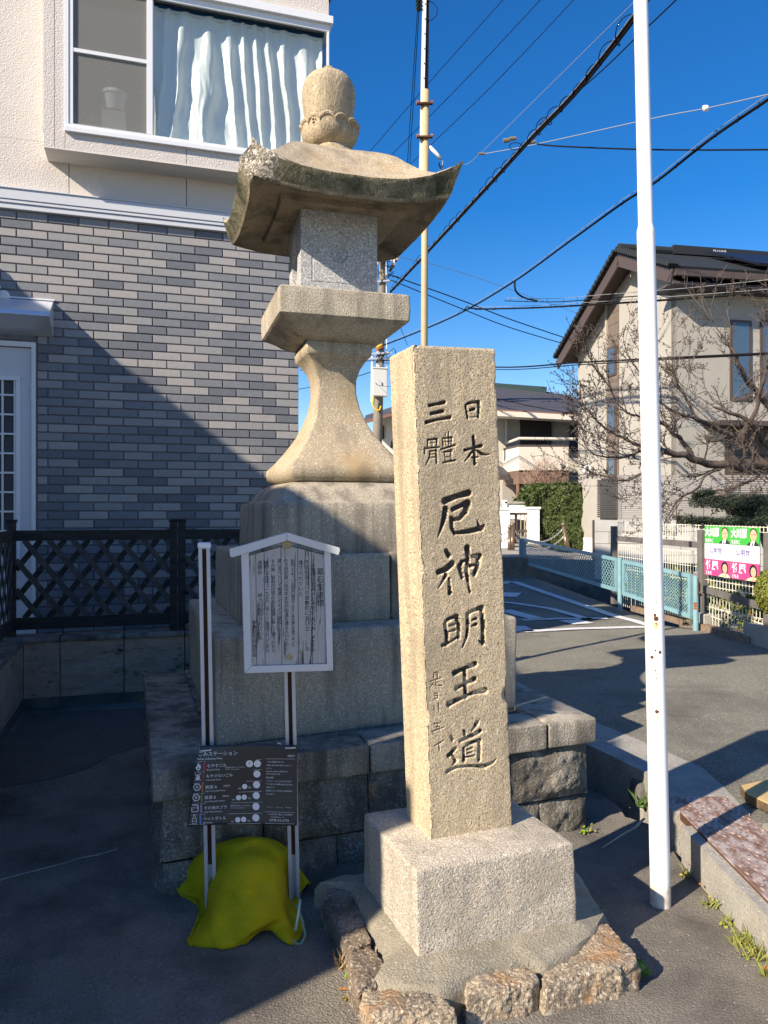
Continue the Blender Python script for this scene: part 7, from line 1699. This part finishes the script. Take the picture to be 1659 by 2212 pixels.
bm = bmesh.new(); bmesh.ops.create_icosphere(bm, subdivisions=3, radius=.185); me = bpy.data.meshes.new('core'); bm.to_mesh(me); bm.free(); me.materials.append(mat('shrub_core', (.04, .045, .012), .9)); o = bpy.data.objects.new('inner_mass', me); C.objects.link(o); o.location = c; parent(o, RB_)
MB().tube([P3(c.x, c.y, .18), P3(c.x, c.y, c.z)], .025, 6).build('stem', BARK, RB_)
BG = thing('garden_plants', (4.6, 9.3, .2), 'loose leafy plants growing behind the blue railing and the wire fence', 'plants')
def gfn(r_):
    cc = r_.choice([(3.75, 9.2, .55, .22), (4.1, 9.0, .42, .25), (4.05, 8.4, .45, .18), (4.1, 8.0, .40, .16)]); return P3(cc[0] + r_.gauss(0, cc[3]), cc[1] + r_.gauss(0, .2), cc[2] + r_.gauss(0, .13)), Vector((-.3, -1, .4))
V, Fc = leafmass('', '', '', gfn, 1500, .03, LEAFB, seed=12); o = mobj('foliage', V, Fc, LEAFB, BG); o['kind'] = 'stuff'
bs = thing('board_screen', (4.3, 8.1, .2), 'brown wooden board screen standing behind the wire fence under the posters', 'screen')
for k in range(7): MB().box(P3(4.05 + .02 * k, 8.55 - k * .14, .2), P3(.018, -.13, 0), P3(.02, 0, 0), Z * .55).build('board', mat('brown_board', (.22, .10, .05), .7, (.15, .07, .04), 9), bs)

# ------------------------------------------------------------------ weeds, leaves, a fallen twig
def weed(pos, label, n=40, spread=.05, h=.04, size=.012, m=LEAFW, seed=1, grass=0, name='weed_clump'):
    r_ = random.Random(seed); V = []; Fc = []; p0 = Vector(pos)
    for k in range(n):
        a, rr_ = r_.uniform(0, 6.283), spread * r_.random() ** .6; b_ = p0 + P3(rr_ * math.cos(a), rr_ * math.sin(a) * .7, 0)
        if r_.random() < grass:
            d = Vector((r_.gauss(0, .5), r_.gauss(0, .5), 1)).normalized(); l = h * r_.uniform(.8, 1.8); w_ = d.cross(Vector((r_.gauss(0, 1), r_.gauss(0, 1), 0))).normalized() * .0018; i = len(V)
            V += [b_ - w_, b_ + w_, b_ + d * l * .6 + w_ * .7, b_ + d * l + P3(d.x, d.y, -.2) * l * .3, b_ + d * l * .6 - w_ * .7]; Fc.append((i, i + 1, i + 2, i + 3, i + 4))
        else:
            c_ = b_ + Z * h * r_.random() * (1.2 - rr_ / spread); nn = Vector((r_.gauss(0, .5) + math.cos(a) * .4, r_.gauss(0, .5) + math.sin(a) * .4, 1)).normalized(); u = nn.orthogonal().normalized(); u.rotate(Matrix.Rotation(r_.uniform(0, 6.28), 3, nn)); v = nn.cross(u); s = size * r_.uniform(.6, 1.2); i = len(V)
            V += [c_ + (u * math.cos(q) + v * math.sin(q) * .85) * s for q in [j * math.pi / 3 for j in range(6)]] + [c_ - nn * s * .25]
            Fc += [(i + j, i + (j + 1) % 6, i + 6) for j in range(6)]
    o = mobj(name, V, Fc, m, None); tag(o, label, 'weeds'); return o
gp = lambda x, y, z=0: at_z(x, y, z)
weed(gp(1368, 2098), 'bright green round leaved weed tuft at the right corner of the edge stones', 110, .055, .045, .012, seed=2)
weed(gp(771, 2112), 'bright green leafy weed at the left foot of the brown edge stone', 70, .035, .05, .010, seed=3)
weed(gp(764, 2160), 'reddish brown low weed patch below the green weed at left of the front stone', 90, .035, .02, .007, mat('brown_weed', (.24, .12, .03), .8, (.12, .16, .03), 30), seed=4)
weed(gp(742, 2092), 'dry straw coloured root tangle beside the brown edge stone', 60, .03, .05, .006, mat('dry_straw', (.40, .28, .16), .9), seed=5, grass=1)
weed(gp(722, 1998), 'dark green weed in the shade beside the left edge stones', 50, .045, .04, .012, mat('shade_weed', (.06, .12, .03), .6), seed=6)
weed(gp(1273, 1965), 'low mossy green strip behind the base block beside the pole shadow', 120, .05, .02, .006, mat('moss_green', (.10, .17, .02), .9), seed=7)
kp = lambda y: P3(inside_k(y) - .03, y, gz(1.2, y))
for k, (y, lb, n, sp, gr) in enumerate([(3.22, 'small weed at the kerb foot right beside the white pole', 30, .025, .3), (2.98, 'low weed at the kerb foot inside the pole shadow', 40, .035, .4), (2.84, 'yellowish weed tuft at the kerb foot just past the pole shadow', 40, .03, .2), (2.70, 'tallest grassy weed tuft along the kerb foot', 90, .05, .6),
    (2.62, 'grass blades among dry leaves along the kerb foot', 70, .05, .7), (2.50, 'grassy weed tuft near the right edge at the kerb foot', 60, .045, .8), (2.38, 'grass tuft at the kerb foot cut by the right edge of the view', 50, .04, .9)]):
    weed(kp(y), lb, n, sp, .045, .007, mat('kerb_weed', (.17, .24, .04), .6, (.30, .26, .08), 30), seed=20 + k, grass=gr)
weed(gp(1402, 1742, -.02), 'dark weeds growing at the stub of the kerb behind the white pole', 90, .06, .07, .012, mat('shade_weed', (0, 0, 0)), seed=31, grass=.3)
weed(gp(1262, 1800, -.03), 'tiny weed at the foot of the platform corner', 24, .02, .03, .007, seed=32)
weed(gp(1278, 1797, -.03), 'tiny weed sprig just right of the platform corner', 20, .02, .04, .006, mat('kerb_weed', (0, 0, 0)), seed=33)
weed(at_z(320, 1515, .02), 'dry weeds at the foot of the tiled wall by the platform', 70, .12, .06, .01, MATS['dry_straw'], seed=34, grass=.8)
weed(P3(-1.57, 5.88, .3), 'small sprig growing up the joint of the tiled wall', 26, .03, .22, .012, mat('shade_weed', (0, 0, 0)), seed=35)
def leaf(p, ang, s, label, m=DRYL, curl=.4):
    u, v = P3(math.cos(ang), math.sin(ang), 0), P3(-math.sin(ang), math.cos(ang), 0); V = []
    for i in range(7):
        t = -1 + i / 3; w_ = (1 - t * t) ** .7 * .42
        for sgn in (-1, 0, 1): V.append(Vector(p) + u * s * t + v * s * w_ * sgn + Z * (.003 + s * curl * (abs(sgn) * w_ + .25 * t * t)))
    Fc = [(i * 3 + j, i * 3 + j + 1, i * 3 + j + 4, i * 3 + j + 3) for i in range(6) for j in range(2)]; o = mobj('fallen_leaf', V, Fc, m, None, smooth=True); tag(o, label, 'leaf')
for k, (x, y, s, lb) in enumerate([(741, 2140, .018, 'orange dry leaf on the sunlit paving left of the green weed'), (1512, 1912, .013, 'curled brown leaf beside the pole shadow at the kerb'), (1583, 1963, .024, 'largest orange dry leaf lying against the kerb foot'), (1604, 1982, .018, 'orange dry leaf among the grass along the kerb'), (1640, 2010, .016, 'dark red dry leaf near the right edge by the kerb'), (1655, 2095, .020, 'orange dry leaf cut by the right edge of the view'), (1488, 1869, .010, 'small brown leaf at the kerb just right of the pole'), (704, 2012, .014, 'pale leaf in the shade near the left edge stones'), (375, 1705, .02, 'yellowish leaf caught against the left wall of the platform')]): leaf(gp(x, y), k * 1.3, s, lb)
tp = [at_z(x, y, z) for x, y, z in [(1300, 1832, .0), (1330, 1812, .02), (1352, 1798, .03), (1372, 1788, .03), (1384, 1775, .05), (1392, 1768, .06)]]
o = MB().tube(tp, [.002, .0035, .004, .005, .006, .005], 6).build('dry_twig', mat('pale_twig', (.42, .38, .28), .8), None, smooth=True); tag(o, 'long pale dry twig leaning up from the ground left of the white pole', 'twig')
st = thing('kerb_stub', at_z(1395, 1716, 0), 'small rounded concrete stub at the kerb corner behind the white pole', 'concrete block')
q = at_z(1392, 1738, -.02); o = block('stub', [q + P3(-.03, 0, -.02), q + P3(.07, .02, -.02), q + P3(.06, .16, -.02), q + P3(-.04, .14, -.02)], [q + P3(-.028, .005, .10), q + P3(.065, .02, .10), q + P3(.055, .155, .10), q + P3(-.035, .135, .10)], CONCD, st, r=.02, n=6, lv=3, amp=.004)
# gravel grains and grit scattered on the forecourt
rb = random.Random(15); mb = MB()
for k in range(700):
    y = rb.uniform(1.9, 4.4); x = rb.uniform(-1.6, 1.28); s = rb.uniform(.0015, .004); z = gz(x, y)
    if -.1 < x < .8 and 2.2 < y < 3.2: continue
    c = P3(x, y, z); a = rb.uniform(0, 6.28); u, v = P3(math.cos(a), math.sin(a), 0) * s, P3(-math.sin(a), math.cos(a), 0) * s * .7
    mb.add([c - u, c - v, c + u, c + v, c + Z * s * .8], [(0, 1, 4), (1, 2, 4), (2, 3, 4), (3, 0, 4)])
o = mb.build('grit', mat('grit_stone', (.30, .29, .26), .9, (.45, .43, .39), 200), None); tag(o, 'fine loose grit scattered over the forecourt paving', 'grit', kind='stuff')
